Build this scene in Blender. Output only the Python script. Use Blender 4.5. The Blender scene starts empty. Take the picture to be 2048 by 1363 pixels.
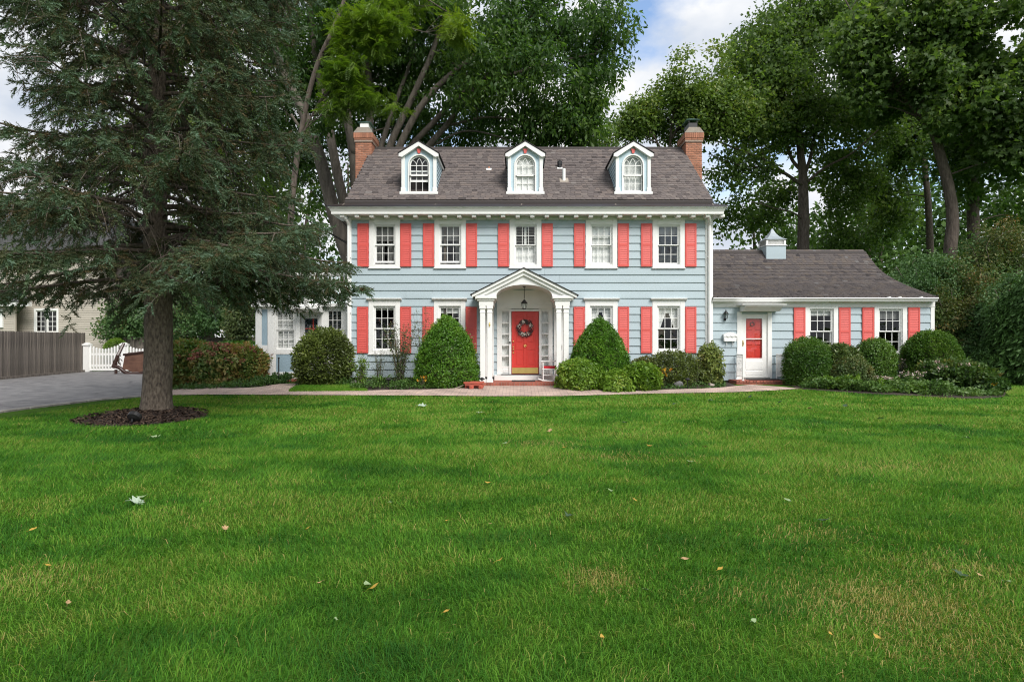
import bpy, math, random
import numpy as np
from mathutils import Matrix, Vector

SC = bpy.context.scene
COL = SC.collection
R = math.radians
rng = np.random.default_rng(11)
random.seed(11)

# ------------------------------------------------------------------ camera
F, CX, CY, H = 1200.0, 1034.0, 678.0, 1.55      # focal length and principal point in photo pixels, eye height
cam_d = bpy.data.cameras.new('camera')
cam = bpy.data.objects.new('camera', cam_d); COL.objects.link(cam)
cam.location = (0, 0, H); cam.rotation_euler = (R(90), 0, 0)
cam_d.sensor_width = 36; cam_d.lens = F / 2048 * 36
cam_d.shift_x = -10 / 2048; cam_d.shift_y = -3.5 / 2048
cam_d.clip_start = 0.1; cam_d.clip_end = 3000
SC.camera = cam

# ------------------------------------------------------------------ sky, sun, exposure
SUN_EL, SUN_AZ = R(44), R(150)                   # azimuth from +Y, clockwise: the sun stands behind the viewer
w = bpy.data.worlds.new('World'); SC.world = w; w.use_nodes = True
nt = w.node_tree; nt.nodes.clear(); N = nt.nodes.new; L = nt.links.new
out = N('ShaderNodeOutputWorld')
sky = N('ShaderNodeTexSky'); sky.sky_type = 'NISHITA'; sky.sun_disc = False
sky.sun_elevation = SUN_EL; sky.sun_rotation = SUN_AZ
bg1 = N('ShaderNodeBackground'); bg1.inputs['Strength'].default_value = 0.13
L(sky.outputs[0], bg1.inputs['Color'])
bg2 = N('ShaderNodeBackground'); bg2.inputs['Strength'].default_value = 0.52
tc = N('ShaderNodeTexCoord')
sep = N('ShaderNodeSeparateXYZ'); L(tc.outputs['Generated'], sep.inputs[0])
mp = N('ShaderNodeMapping'); L(tc.outputs['Generated'], mp.inputs['Vector'])
mp.inputs['Scale'].default_value = (1, 1, 1.7); mp.inputs['Location'].default_value = (4.1, 0.3, 1.7)
no = N('ShaderNodeTexNoise'); L(mp.outputs[0], no.inputs['Vector'])
no.inputs['Scale'].default_value = 3.6; no.inputs['Detail'].default_value = 7; no.inputs['Roughness'].default_value = 0.55
cr = N('ShaderNodeValToRGB'); L(no.outputs['Fac'], cr.inputs[0])
cr.color_ramp.elements[0].position = 0.32; cr.color_ramp.elements[1].position = 0.47
no2 = N('ShaderNodeTexNoise'); L(mp.outputs[0], no2.inputs['Vector'])
no2.inputs['Scale'].default_value = 6; no2.inputs['Detail'].default_value = 5
cr2 = N('ShaderNodeValToRGB'); L(no2.outputs['Fac'], cr2.inputs[0])
cr2.color_ramp.elements[0].position = 0.3; cr2.color_ramp.elements[0].color = (0.60, 0.67, 0.78, 1)
cr2.color_ramp.elements[1].position = 0.62; cr2.color_ramp.elements[1].color = (1, 1, 1, 1)
L(cr2.outputs[0], bg2.inputs['Color'])
mx = N('ShaderNodeMixShader'); L(cr.outputs[0], mx.inputs[0]); L(bg1.outputs[0], mx.inputs[1]); L(bg2.outputs[0], mx.inputs[2])
L(mx.outputs[0], out.inputs[0])

sun_d = bpy.data.lights.new('sun', 'SUN'); sun_d.energy = 2.1; sun_d.angle = R(30); sun_d.color = (1, 0.96, 0.9)
sun = bpy.data.objects.new('sun', sun_d); COL.objects.link(sun)
_d = Vector((math.sin(SUN_AZ) * math.cos(SUN_EL), math.cos(SUN_AZ) * math.cos(SUN_EL), math.sin(SUN_EL)))
sun.rotation_euler = _d.to_track_quat('Z', 'Y').to_euler(); sun.location = _d * 60

SC.view_settings.view_transform = 'Standard'; SC.view_settings.look = 'None'
SC.view_settings.exposure = 1.02; SC.view_settings.gamma = 1; SC.view_settings.use_curve_mapping = False
SC.render.engine = 'CYCLES'
SC.cycles.max_bounces = 10; SC.cycles.diffuse_bounces = 6; SC.cycles.glossy_bounces = 3
SC.cycles.transmission_bounces = 4; SC.cycles.transparent_max_bounces = 12
SC.cycles.use_denoising = True; SC.cycles.denoising_prefilter = 'FAST'; SC.cycles.filter_width = 1.1; SC.cycles.caustics_reflective = False; SC.cycles.caustics_refractive = False

# ------------------------------------------------------------------ measuring helpers
def PX(px, Y): return (px - CX) * Y / F
def PZ(py, Y): return H + (CY - py) * Y / F
def sst(t): t = np.clip(t, 0, 1); return t * t * (3 - 2 * t)
def gz(x, y):
    """height of the ground"""
    return 0.12 * sst((y - 15.3) / 3.0) * sst((x + 11.0) / 3.0) + 0.012 * np.sin(x * 0.9 + y * 0.35) * sst((y - 3) / 3) * sst((15 - y) / 2)
def GP(px, py):
    """ground point seen at a photo pixel"""
    Y = H * F / (py - CY)
    for _ in range(30):
        Y = 0.5 * Y + 0.5 * (H - float(gz(PX(px, Y), Y))) * F / (py - CY)
    return (PX(px, Y), Y)

def vnoise(p, seed=0):
    """smooth value noise, vectorised, about 0..1"""
    p = np.asarray(p, float); i = np.floor(p).astype(np.int64); f = p - i; f = f * f * (3 - 2 * f)
    def h(ix, iy, iz):
        n = (ix * 73856093) ^ (iy * 19349663) ^ (iz * 83492791) ^ (seed * 2654435761)
        n = (n ^ (n >> 13)) * 1274126177 & 0x7fffffff
        n = (n ^ (n >> 16)) * 2246822519 & 0x7fffffff
        return (n & 0xffff) / 65535.0
    r = 0
    for a in (0, 1):
        for b in (0, 1):
            for c in (0, 1):
                wgt = (f[:, 0] if a else 1 - f[:, 0]) * (f[:, 1] if b else 1 - f[:, 1]) * (f[:, 2] if c else 1 - f[:, 2])
                r = r + wgt * h(i[:, 0] + a, i[:, 1] + b, i[:, 2] + c)
    return r
def fbm(p, seed=0):
    p = np.asarray(p, float)
    return (vnoise(p, seed) + 0.5 * vnoise(p * 2.1 + 7, seed + 1) + 0.25 * vnoise(p * 4.3 + 3, seed + 2)) / 1.75

# ------------------------------------------------------------------ materials
def mat(name, col, rough=0.6, noise=0.0, nscale=6.0, bump=0.0, bscale=40.0, metal=0.0, col2=None, spec=0.5, stretch=(1, 1, 1), detail=6, randcol=0.0, attr=None):
    m = bpy.data.materials.new(name); m.use_nodes = True
    t = m.node_tree; b = t.nodes['Principled BSDF']; n = t.nodes.new; l = t.links.new
    b.inputs['Roughness'].default_value = rough; b.inputs['Metallic'].default_value = metal
    b.inputs['Specular IOR Level'].default_value = spec
    c = (*col, 1)
    b.inputs['Base Color'].default_value = c
    co = n('ShaderNodeTexCoord'); mpn = n('ShaderNodeMapping'); l(co.outputs['Object'], mpn.inputs[0]); mpn.inputs['Scale'].default_value = stretch
    last = None
    if col2 is not None or noise:
        nz = n('ShaderNodeTexNoise'); l(mpn.outputs[0], nz.inputs['Vector']); nz.inputs['Scale'].default_value = nscale; nz.inputs['Detail'].default_value = detail
        rp = n('ShaderNodeValToRGB'); l(nz.outputs['Fac'], rp.inputs[0])
        rp.color_ramp.elements[0].position = 0.3; rp.color_ramp.elements[1].position = 0.7
        if col2 is None: col2 = tuple(x * (1 - noise) for x in col)
        rp.color_ramp.elements[0].color = (*col2, 1); rp.color_ramp.elements[1].color = c
        last = rp.outputs[0]
    if randcol:
        if attr:
            oi = n('ShaderNodeAttribute'); oi.attribute_name = attr; src = oi.outputs['Fac']
        else:
            oi = n('ShaderNodeObjectInfo'); src = oi.outputs['Random']
        mr = n('ShaderNodeMapRange'); l(src, mr.inputs[0]); mr.inputs[3].default_value = 1 - randcol; mr.inputs[4].default_value = 1 + randcol * 0.6
        mm = n('ShaderNodeMix'); mm.data_type = 'RGBA'; mm.blend_type = 'MULTIPLY'; mm.inputs[0].default_value = 1
        if last: l(last, mm.inputs[6])
        else: mm.inputs[6].default_value = c
        l(mr.outputs[0], mm.inputs[7]); last = mm.outputs[2]
    if last: l(last, b.inputs['Base Color'])
    if bump:
        nb = n('ShaderNodeTexNoise'); l(mpn.outputs[0], nb.inputs['Vector']); nb.inputs['Scale'].default_value = bscale; nb.inputs['Detail'].default_value = 8
        bp = n('ShaderNodeBump'); bp.inputs['Strength'].default_value = bump; bp.inputs['Distance'].default_value = 0.02
        l(nb.outputs['Fac'], bp.inputs['Height']); l(bp.outputs[0], b.inputs['Normal'])
    return m

def ramp_mat(name, cols, rough=0.6, attr='tint', transl=0.0, spec=0.35, tcol=None, wsc=0.0):
    """colour from a per-piece attribute through a ramp; optional light passing through thin leaves"""
    m = bpy.data.materials.new(name); m.use_nodes = True
    t = m.node_tree; b = t.nodes['Principled BSDF']; n = t.nodes.new; l = t.links.new
    a = n('ShaderNodeAttribute'); a.attribute_name = attr
    rp = n('ShaderNodeValToRGB'); l(a.outputs['Fac'], rp.inputs[0])
    el = rp.color_ramp.elements
    while len(el) < len(cols): el.new(0.5)
    for i, c in enumerate(cols):
        el[i].position = i / (len(cols) - 1); el[i].color = (*c, 1)
    b.inputs['Roughness'].default_value = rough; b.inputs['Specular IOR Level'].default_value = spec
    l(rp.outputs[0], b.inputs['Base Color'])
    if transl:
        tr = n('ShaderNodeBsdfTranslucent')
        mm = n('ShaderNodeMix'); mm.data_type = 'RGBA'; mm.blend_type = 'MULTIPLY'; mm.inputs[0].default_value = 1
        l(rp.outputs[0], mm.inputs[6]); mm.inputs[7].default_value = (*(tcol or (1.5, 1.6, 0.7)), 1); l(mm.outputs[2], tr.inputs[0])
        ms = n('ShaderNodeMixShader'); ms.inputs[0].default_value = transl
        l(b.outputs[0], ms.inputs[1]); l(tr.outputs[0], ms.inputs[2])
        l(ms.outputs[0], t.nodes['Material Output'].inputs[0])
    return m

def glass_mat(name, wav=0.15, tint=(0.95, 0.97, 0.97), refl=1.0):
    m = bpy.data.materials.new(name); m.use_nodes = True
    t = m.node_tree; t.nodes.remove(t.nodes['Principled BSDF']); n = t.nodes.new; l = t.links.new
    tr = n('ShaderNodeBsdfTransparent'); tr.inputs[0].default_value = (*tint, 1)
    gl = n('ShaderNodeBsdfGlossy'); gl.inputs['Roughness'].default_value = 0.02
    co = n('ShaderNodeTexCoord'); nz = n('ShaderNodeTexNoise'); l(co.outputs['Object'], nz.inputs['Vector']); nz.inputs['Scale'].default_value = 3
    bp = n('ShaderNodeBump'); bp.inputs['Strength'].default_value = wav; bp.inputs['Distance'].default_value = 0.05; l(nz.outputs[0], bp.inputs['Height'])
    l(bp.outputs[0], gl.inputs['Normal'])
    lw = n('ShaderNodeLayerWeight'); lw.inputs['Blend'].default_value = .5
    pw = n('ShaderNodeMath'); pw.operation = 'POWER'; l(lw.outputs['Facing'], pw.inputs[0]); pw.inputs[1].default_value = 5
    fr = n('ShaderNodeMath'); fr.operation = 'MULTIPLY_ADD'; l(pw.outputs[0], fr.inputs[0]); fr.inputs[1].default_value = 1 - .055 * refl; fr.inputs[2].default_value = .055 * refl
    ms = n('ShaderNodeMixShader'); l(fr.outputs[0], ms.inputs[0]); l(tr.outputs[0], ms.inputs[1]); l(gl.outputs[0], ms.inputs[2])
    l(ms.outputs[0], t.nodes['Material Output'].inputs[0])
    return m

M = {}
M['white'] = mat('white_paint', (0.80, 0.80, 0.78), 0.45, noise=0.07, nscale=3, bump=0.05, bscale=60)
M['siding'] = mat('blue_siding_paint', (0.388, 0.470, 0.508), 0.55, noise=0.10, nscale=1.4, bump=0.08, bscale=30, randcol=0.035, stretch=(0.4, 1, 2))
M['siding_dark'] = mat('blue_panel_paint', (0.30, 0.41, 0.48), 0.5, noise=0.06, nscale=3)
M['dormer_blue'] = mat('dormer_blue_paint', (0.44, 0.57, 0.64), 0.5, noise=0.05, nscale=3)
M['coral'] = mat('coral_shutter_paint', (0.66, 0.10, 0.085), 0.5, noise=0.10, nscale=4, bump=0.03, randcol=0.05)
M['door_red'] = mat('red_door_paint', (0.62, 0.045, 0.035), 0.35, noise=0.05, nscale=5)
M['brass'] = mat('polished_brass', (0.83, 0.60, 0.22), 0.3, metal=0.85, noise=0.12, nscale=9)
M['black'] = mat('black_metal', (0.012, 0.012, 0.013), 0.45, noise=0.2, nscale=20)
M['glass'] = glass_mat('window_glass')
M['lantern_glass'] = glass_mat('lantern_glass', 0.3)
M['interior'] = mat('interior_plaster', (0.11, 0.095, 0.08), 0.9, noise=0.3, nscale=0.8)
M['fabric'] = mat('white_curtain', (0.84, 0.83, 0.81), 0.9, noise=0.1, nscale=8)
M['blind'] = mat('blind_slats', (0.75, 0.74, 0.71), 0.6, noise=0.08, nscale=10)
M['shadeblind'] = mat('grey_roller_shade', (0.20, 0.195, 0.19), 0.8, noise=0.1)
M['shingle'] = ramp_mat('asphalt_shingle', [(0.055, 0.047, 0.046), (0.098, 0.083, 0.080), (0.135, 0.116, 0.111), (0.158, 0.130, 0.118), (0.19, 0.176, 0.168)], 0.9, spec=0.2)
M['shingle_wing'] = ramp_mat('dark_asphalt_shingle', [(0.040, 0.036, 0.038), (0.071, 0.062, 0.062), (0.098, 0.086, 0.084), (0.109, 0.090, 0.078), (0.138, 0.132, 0.132)], 0.9, spec=0.2)
M['deck'] = mat('roof_deck', (0.045, 0.038, 0.036), 0.9)
M['copper_dark'] = mat('aged_dark_copper', (0.075, 0.075, 0.09), 0.4, metal=0.5, col2=(0.06, 0.042, 0.036), nscale=2.5, stretch=(0.3, 1, 1))
M['copper_green'] = mat('green_copper', (0.10, 0.20, 0.17), 0.6, col2=(0.05, 0.09, 0.08), nscale=6)
M['brick'] = mat('orange_brick', (0.44, 0.19, 0.115), 0.85, noise=0.25, nscale=14, bump=0.25, bscale=60, randcol=0.28)
M['brick_red'] = mat('red_brick', (0.34, 0.105, 0.07), 0.85, noise=0.3, nscale=14, bump=0.25, bscale=60, randcol=0.3)
M['mortar'] = mat('mortar', (0.34, 0.26, 0.21), 0.95, noise=0.2, nscale=20, bump=0.2)
M['mortar_light'] = mat('pale_mortar', (0.40, 0.35, 0.30), 0.95, noise=0.2, nscale=20, bump=0.2)
M['stone'] = mat('chimney_cap_stone', (0.36, 0.31, 0.26), 0.9, noise=0.25, nscale=7, bump=0.2)
M['concrete'] = mat('foundation_concrete', (0.26, 0.25, 0.24), 0.9, noise=0.25, nscale=3, bump=0.2)
M['asphalt'] = mat('driveway_asphalt', (0.23, 0.222, 0.222), 0.9, col2=(0.12, 0.117, 0.122), nscale=2.3, bump=0.35, bscale=160, detail=10)
M['kerb_stone'] = mat('pale_edging_stone', (0.36, 0.34, 0.31), 0.9, noise=0.3, nscale=8, bump=0.3, randcol=0.2)
M['mulch'] = mat('bark_mulch', (0.060, 0.040, 0.030), 0.95, col2=(0.018, 0.012, 0.010), nscale=30, bump=1.0, bscale=60)
M['chips'] = ramp_mat('mulch_chip', [(0.015, 0.010, 0.008), (0.04, 0.025, 0.018), (0.085, 0.058, 0.042)], 0.9, spec=0.2)
M['bark'] = mat('grey_brown_bark', (0.13, 0.105, 0.085), 0.95, col2=(0.055, 0.042, 0.034), nscale=5, bump=0.9, bscale=14, stretch=(3, 3, 0.6))
M['spruce_bark'] = mat('spruce_bark', (0.155, 0.125, 0.095), 0.95, col2=(0.035, 0.026, 0.020), nscale=13, bump=1.0, bscale=22, stretch=(2, 2, 0.8))
M['beech_bark'] = mat('smooth_grey_bark', (0.15, 0.128, 0.105), 0.9, col2=(0.06, 0.05, 0.04), nscale=3.2, bump=0.9, bscale=14, stretch=(2, 2, 0.4))
M['twig'] = mat('bare_twig', (0.12, 0.095, 0.075), 0.9, noise=0.4, nscale=8)
M['fence_wood'] = mat('weathered_fence_board', (0.25, 0.215, 0.185), 0.9, col2=(0.10, 0.085, 0.075), nscale=3, stretch=(4, 4, 0.35), bump=0.4, bscale=10, randcol=0.35)
M['beige'] = mat('beige_siding', (0.43, 0.39, 0.33), 0.7, noise=0.08, nscale=2)
M['palegrey'] = mat('pale_grey_siding', (0.55, 0.55, 0.54), 0.7, noise=0.1, nscale=2)
M['greyroof'] = mat('grey_roof_shingle', (0.10, 0.10, 0.105), 0.9, noise=0.35, nscale=14, bump=0.4)
M['darkwood'] = mat('dark_polished_wood', (0.045, 0.020, 0.014), 0.35, noise=0.4, nscale=6, stretch=(1, 1, 4))
M['worn_wood'] = mat('worn_veneer', (0.15, 0.075, 0.048), 0.55, col2=(0.085, 0.038, 0.025), nscale=4, stretch=(1, 1, 3))
M['wagon'] = mat('faded_red_wagon_paint', (0.45, 0.085, 0.05), 0.6, col2=(0.28, 0.07, 0.045), nscale=12)
M['cushion'] = mat('crimson_cloth', (0.55, 0.012, 0.025), 0.85, noise=0.15, nscale=20)
M['mat_dark'] = mat('dark_doormat', (0.022, 0.022, 0.024), 0.95, noise=0.3, nscale=30, bump=0.5, bscale=200)
M['rock'] = mat('grey_rock', (0.21, 0.205, 0.20), 0.9, noise=0.45, nscale=7, bump=0.6, bscale=18)
M['louvre'] = M['coral']

# brick pavers of the path, joints in relief
def paver_mat():
    m = mat('brick_pavers', (0.42, 0.33, 0.27), 0.9); t = m.node_tree; n = t.nodes.new; l = t.links.new; b = t.nodes['Principled BSDF']
    co = n('ShaderNodeTexCoord')
    bk = n('ShaderNodeTexBrick'); l(co.outputs['Object'], bk.inputs['Vector']); bk.inputs['Scale'].default_value = 1
    bk.inputs['Brick Width'].default_value = 0.2; bk.inputs['Row Height'].default_value = 0.1; bk.inputs['Mortar Size'].default_value = 0.008
    bk.inputs['Color1'].default_value = (0.54, 0.40, 0.33, 1); bk.inputs['Color2'].default_value = (0.41, 0.315, 0.27, 1); bk.inputs['Mortar'].default_value = (0.24, 0.19, 0.16, 1)
    nz = n('ShaderNodeTexNoise'); l(co.outputs['Object'], nz.inputs['Vector']); nz.inputs['Scale'].default_value = 1.7; nz.inputs['Detail'].default_value = 8
    mr = n('ShaderNodeMapRange'); l(nz.outputs[0], mr.inputs[0]); mr.inputs[1].default_value = .3; mr.inputs[2].default_value = .7; mr.inputs[3].default_value = .7; mr.inputs[4].default_value = 1.2
    mm = n('ShaderNodeMix'); mm.data_type = 'RGBA'; mm.blend_type = 'MULTIPLY'; mm.inputs[0].default_value = 1
    l(bk.outputs[0], mm.inputs[6]); l(mr.outputs[0], mm.inputs[7]); l(mm.outputs[2], b.inputs['Base Color'])
    bp = n('ShaderNodeBump'); bp.inputs['Strength'].default_value = 0.6; bp.inputs['Distance'].default_value = 0.01; bp.invert = True
    l(bk.outputs['Fac'], bp.inputs['Height']); l(bp.outputs[0], b.inputs['Normal'])
    return m
M['paver'] = paver_mat()

def crack(m):
    t = m.node_tree; n = t.nodes.new; l = t.links.new; b = t.nodes['Principled BSDF']; src = b.inputs['Base Color'].links[0].from_socket
    co = n('ShaderNodeTexCoord'); nz = n('ShaderNodeTexNoise'); l(co.outputs['Object'], nz.inputs['Vector']); nz.inputs['Scale'].default_value = 1.1; nz.inputs['Detail'].default_value = 6
    ad = n('ShaderNodeMix'); ad.data_type = 'VECTOR'; ad.inputs[0].default_value = .35; l(co.outputs['Object'], ad.inputs[4]); l(nz.outputs['Color'], ad.inputs[5])
    vo = n('ShaderNodeTexVoronoi'); vo.feature = 'DISTANCE_TO_EDGE'; vo.inputs['Scale'].default_value = .75; l(ad.outputs[1], vo.inputs['Vector'])
    rp = n('ShaderNodeMapRange'); l(vo.outputs['Distance'], rp.inputs[0]); rp.inputs[1].default_value = 0; rp.inputs[2].default_value = .018; rp.inputs[3].default_value = .68; rp.inputs[4].default_value = 1
    mm = n('ShaderNodeMix'); mm.data_type = 'RGBA'; mm.blend_type = 'MULTIPLY'; mm.inputs[0].default_value = 1; l(src, mm.inputs[6]); l(rp.outputs[0], mm.inputs[7]); l(mm.outputs[2], b.inputs['Base Color'])
crack(M['asphalt'])
def ground_mat():
    m = mat('lawn_soil', (0.05, 0.09, 0.02), 0.95, spec=0.05); t = m.node_tree; n = t.nodes.new; l = t.links.new; b = t.nodes['Principled BSDF']
    co = n('ShaderNodeTexCoord')
    nz = n('ShaderNodeTexNoise'); l(co.outputs['Object'], nz.inputs['Vector']); nz.inputs['Scale'].default_value = 0.8; nz.inputs['Detail'].default_value = 9
    rp = n('ShaderNodeValToRGB'); l(nz.outputs[0], rp.inputs[0])
    rp.color_ramp.elements[0].position = .35; rp.color_ramp.elements[0].color = (0.035, 0.085, 0.010, 1)
    rp.color_ramp.elements[1].position = .7; rp.color_ramp.elements[1].color = (0.07, 0.15, 0.018, 1)
    l(rp.outputs[0], b.inputs['Base Color'])
    nb = n('ShaderNodeTexNoise'); l(co.outputs['Object'], nb.inputs['Vector']); nb.inputs['Scale'].default_value = 60; nb.inputs['Detail'].default_value = 6
    bp = n('ShaderNodeBump'); bp.inputs['Strength'].default_value = 1; bp.inputs['Distance'].default_value = .03; l(nb.outputs[0], bp.inputs['Height']); l(bp.outputs[0], b.inputs['Normal'])
    return m
M['ground'] = ground_mat()

def G(*c): return c
M['grass'] = ramp_mat('grass_blade', [(0.44, 0.32, 0.14), (0.25, 0.27, 0.062), (0.118, 0.25, 0.026), (0.070, 0.195, 0.017), (0.040, 0.135, 0.014), (0.022, 0.088, 0.012)], 0.6, transl=0.25, spec=0.10)
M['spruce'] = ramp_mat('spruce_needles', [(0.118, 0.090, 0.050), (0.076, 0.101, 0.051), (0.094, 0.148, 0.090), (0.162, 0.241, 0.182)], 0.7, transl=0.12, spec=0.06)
M['maple'] = ramp_mat('maple_leaf', [(0.045, 0.084, 0.022), (0.073, 0.130, 0.034), (0.112, 0.185, 0.044), (0.225, 0.274, 0.068)], 0.5, transl=0.5)
M['oak'] = ramp_mat('dark_oak_leaf', [(0.035, 0.078, 0.021), (0.053, 0.116, 0.029), (0.088, 0.159, 0.037), (0.140, 0.223, 0.051)], 0.45, transl=0.5)
M['airy'] = ramp_mat('pale_green_leaf', [(0.057, 0.109, 0.026), (0.105, 0.178, 0.037), (0.162, 0.232, 0.053), (0.275, 0.279, 0.066)], 0.5, transl=0.35)
M['locust'] = ramp_mat('yellow_green_leaflet', [(0.06, 0.12, 0.016), (0.11, 0.19, 0.02), (0.15, 0.23, 0.025), (0.20, 0.26, 0.03)], 0.5, transl=0.4)
M['wood_far'] = ramp_mat('far_wood_leaf', [(0.025, 0.061, 0.014), (0.041, 0.097, 0.021), (0.072, 0.142, 0.029), (0.121, 0.203, 0.040)], 0.7, transl=0.25)
M['dogwood'] = ramp_mat('dogwood_leaf', [(0.048, 0.103, 0.036), (0.069, 0.145, 0.045), (0.097, 0.179, 0.063), (0.179, 0.138, 0.045)], 0.55, transl=0.25)
M['russet'] = ramp_mat('russet_leaf', [(0.039, 0.072, 0.017), (0.069, 0.113, 0.028), (0.138, 0.132, 0.036), (0.235, 0.099, 0.038)], 0.55, transl=0.25)
M['yew'] = ramp_mat('bright_yew_leaf', [(0.031, 0.087, 0.008), (0.055, 0.144, 0.012), (0.091, 0.213, 0.018), (0.157, 0.289, 0.030)], 0.4, transl=0.2)
M['box'] = ramp_mat('boxwood_leaf', [(0.028, 0.075, 0.010), (0.05, 0.12, 0.015), (0.085, 0.17, 0.02), (0.14, 0.22, 0.035)], 0.4, transl=0.2)
M['rhodo'] = ramp_mat('leathery_leaf', [(0.034, 0.062, 0.015), (0.063, 0.106, 0.024), (0.109, 0.156, 0.039), (0.218, 0.237, 0.066)], 0.35, transl=0.15)
M['azalea'] = ramp_mat('light_azalea_leaf', [(0.06, 0.13, 0.012), (0.11, 0.21, 0.018), (0.17, 0.28, 0.03), (0.27, 0.30, 0.05)], 0.45, transl=0.25)
M['hydra'] = ramp_mat('hydrangea_leaf', [(0.03, 0.07, 0.015), (0.06, 0.115, 0.025), (0.11, 0.15, 0.03), (0.19, 0.12, 0.04)], 0.5, transl=0.25)
M['dried'] = ramp_mat('dried_flower_head', [(0.161, 0.052, 0.044), (0.276, 0.098, 0.075), (0.391, 0.207, 0.138)], 0.8, transl=0.15)
M['blush'] = ramp_mat('pale_pink_petal', [(0.45, 0.30, 0.32), (0.62, 0.48, 0.48), (0.75, 0.68, 0.64)], 0.7, transl=0.25)
M['orange_fl'] = ramp_mat('orange_petal', [(0.55, 0.20, 0.02), (0.75, 0.38, 0.03), (0.80, 0.55, 0.05)], 0.7, transl=0.2)
M['ivy'] = ramp_mat('ground_cover_leaf', [(0.02, 0.055, 0.012), (0.04, 0.095, 0.018), (0.075, 0.15, 0.028), (0.13, 0.21, 0.05)], 0.5, transl=0.2)
M['sparse'] = ramp_mat('grey_green_leaf', [(0.035, 0.055, 0.022), (0.06, 0.095, 0.035), (0.11, 0.15, 0.05), (0.20, 0.11, 0.06)], 0.55, transl=0.25)
M['inner'] = mat('shade_core', (0.06, 0.055, 0.03), 0.95, col2=(0.03, 0.03, 0.016), nscale=9, bump=1.0, bscale=20)  # dark colour of the solid shrub core, standing in for shade between leaves
M['fresh'] = ramp_mat('fresh_yellow_green_leaf', [(0.055, 0.075, 0.02), (0.11, 0.15, 0.035), (0.19, 0.24, 0.05), (0.33, 0.30, 0.09)], 0.45, transl=0.25)
M['hydra_rust'] = ramp_mat('rusty_hydrangea_leaf', [(0.053, 0.121, 0.022), (0.128, 0.186, 0.041), (0.255, 0.194, 0.058), (0.300, 0.138, 0.065)], 0.5, transl=0.25)
M['arbor'] = ramp_mat('evergreen_spray', [(0.027, 0.066, 0.016), (0.042, 0.100, 0.022), (0.066, 0.146, 0.031), (0.095, 0.182, 0.039)], 0.6, transl=0.15)

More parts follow.
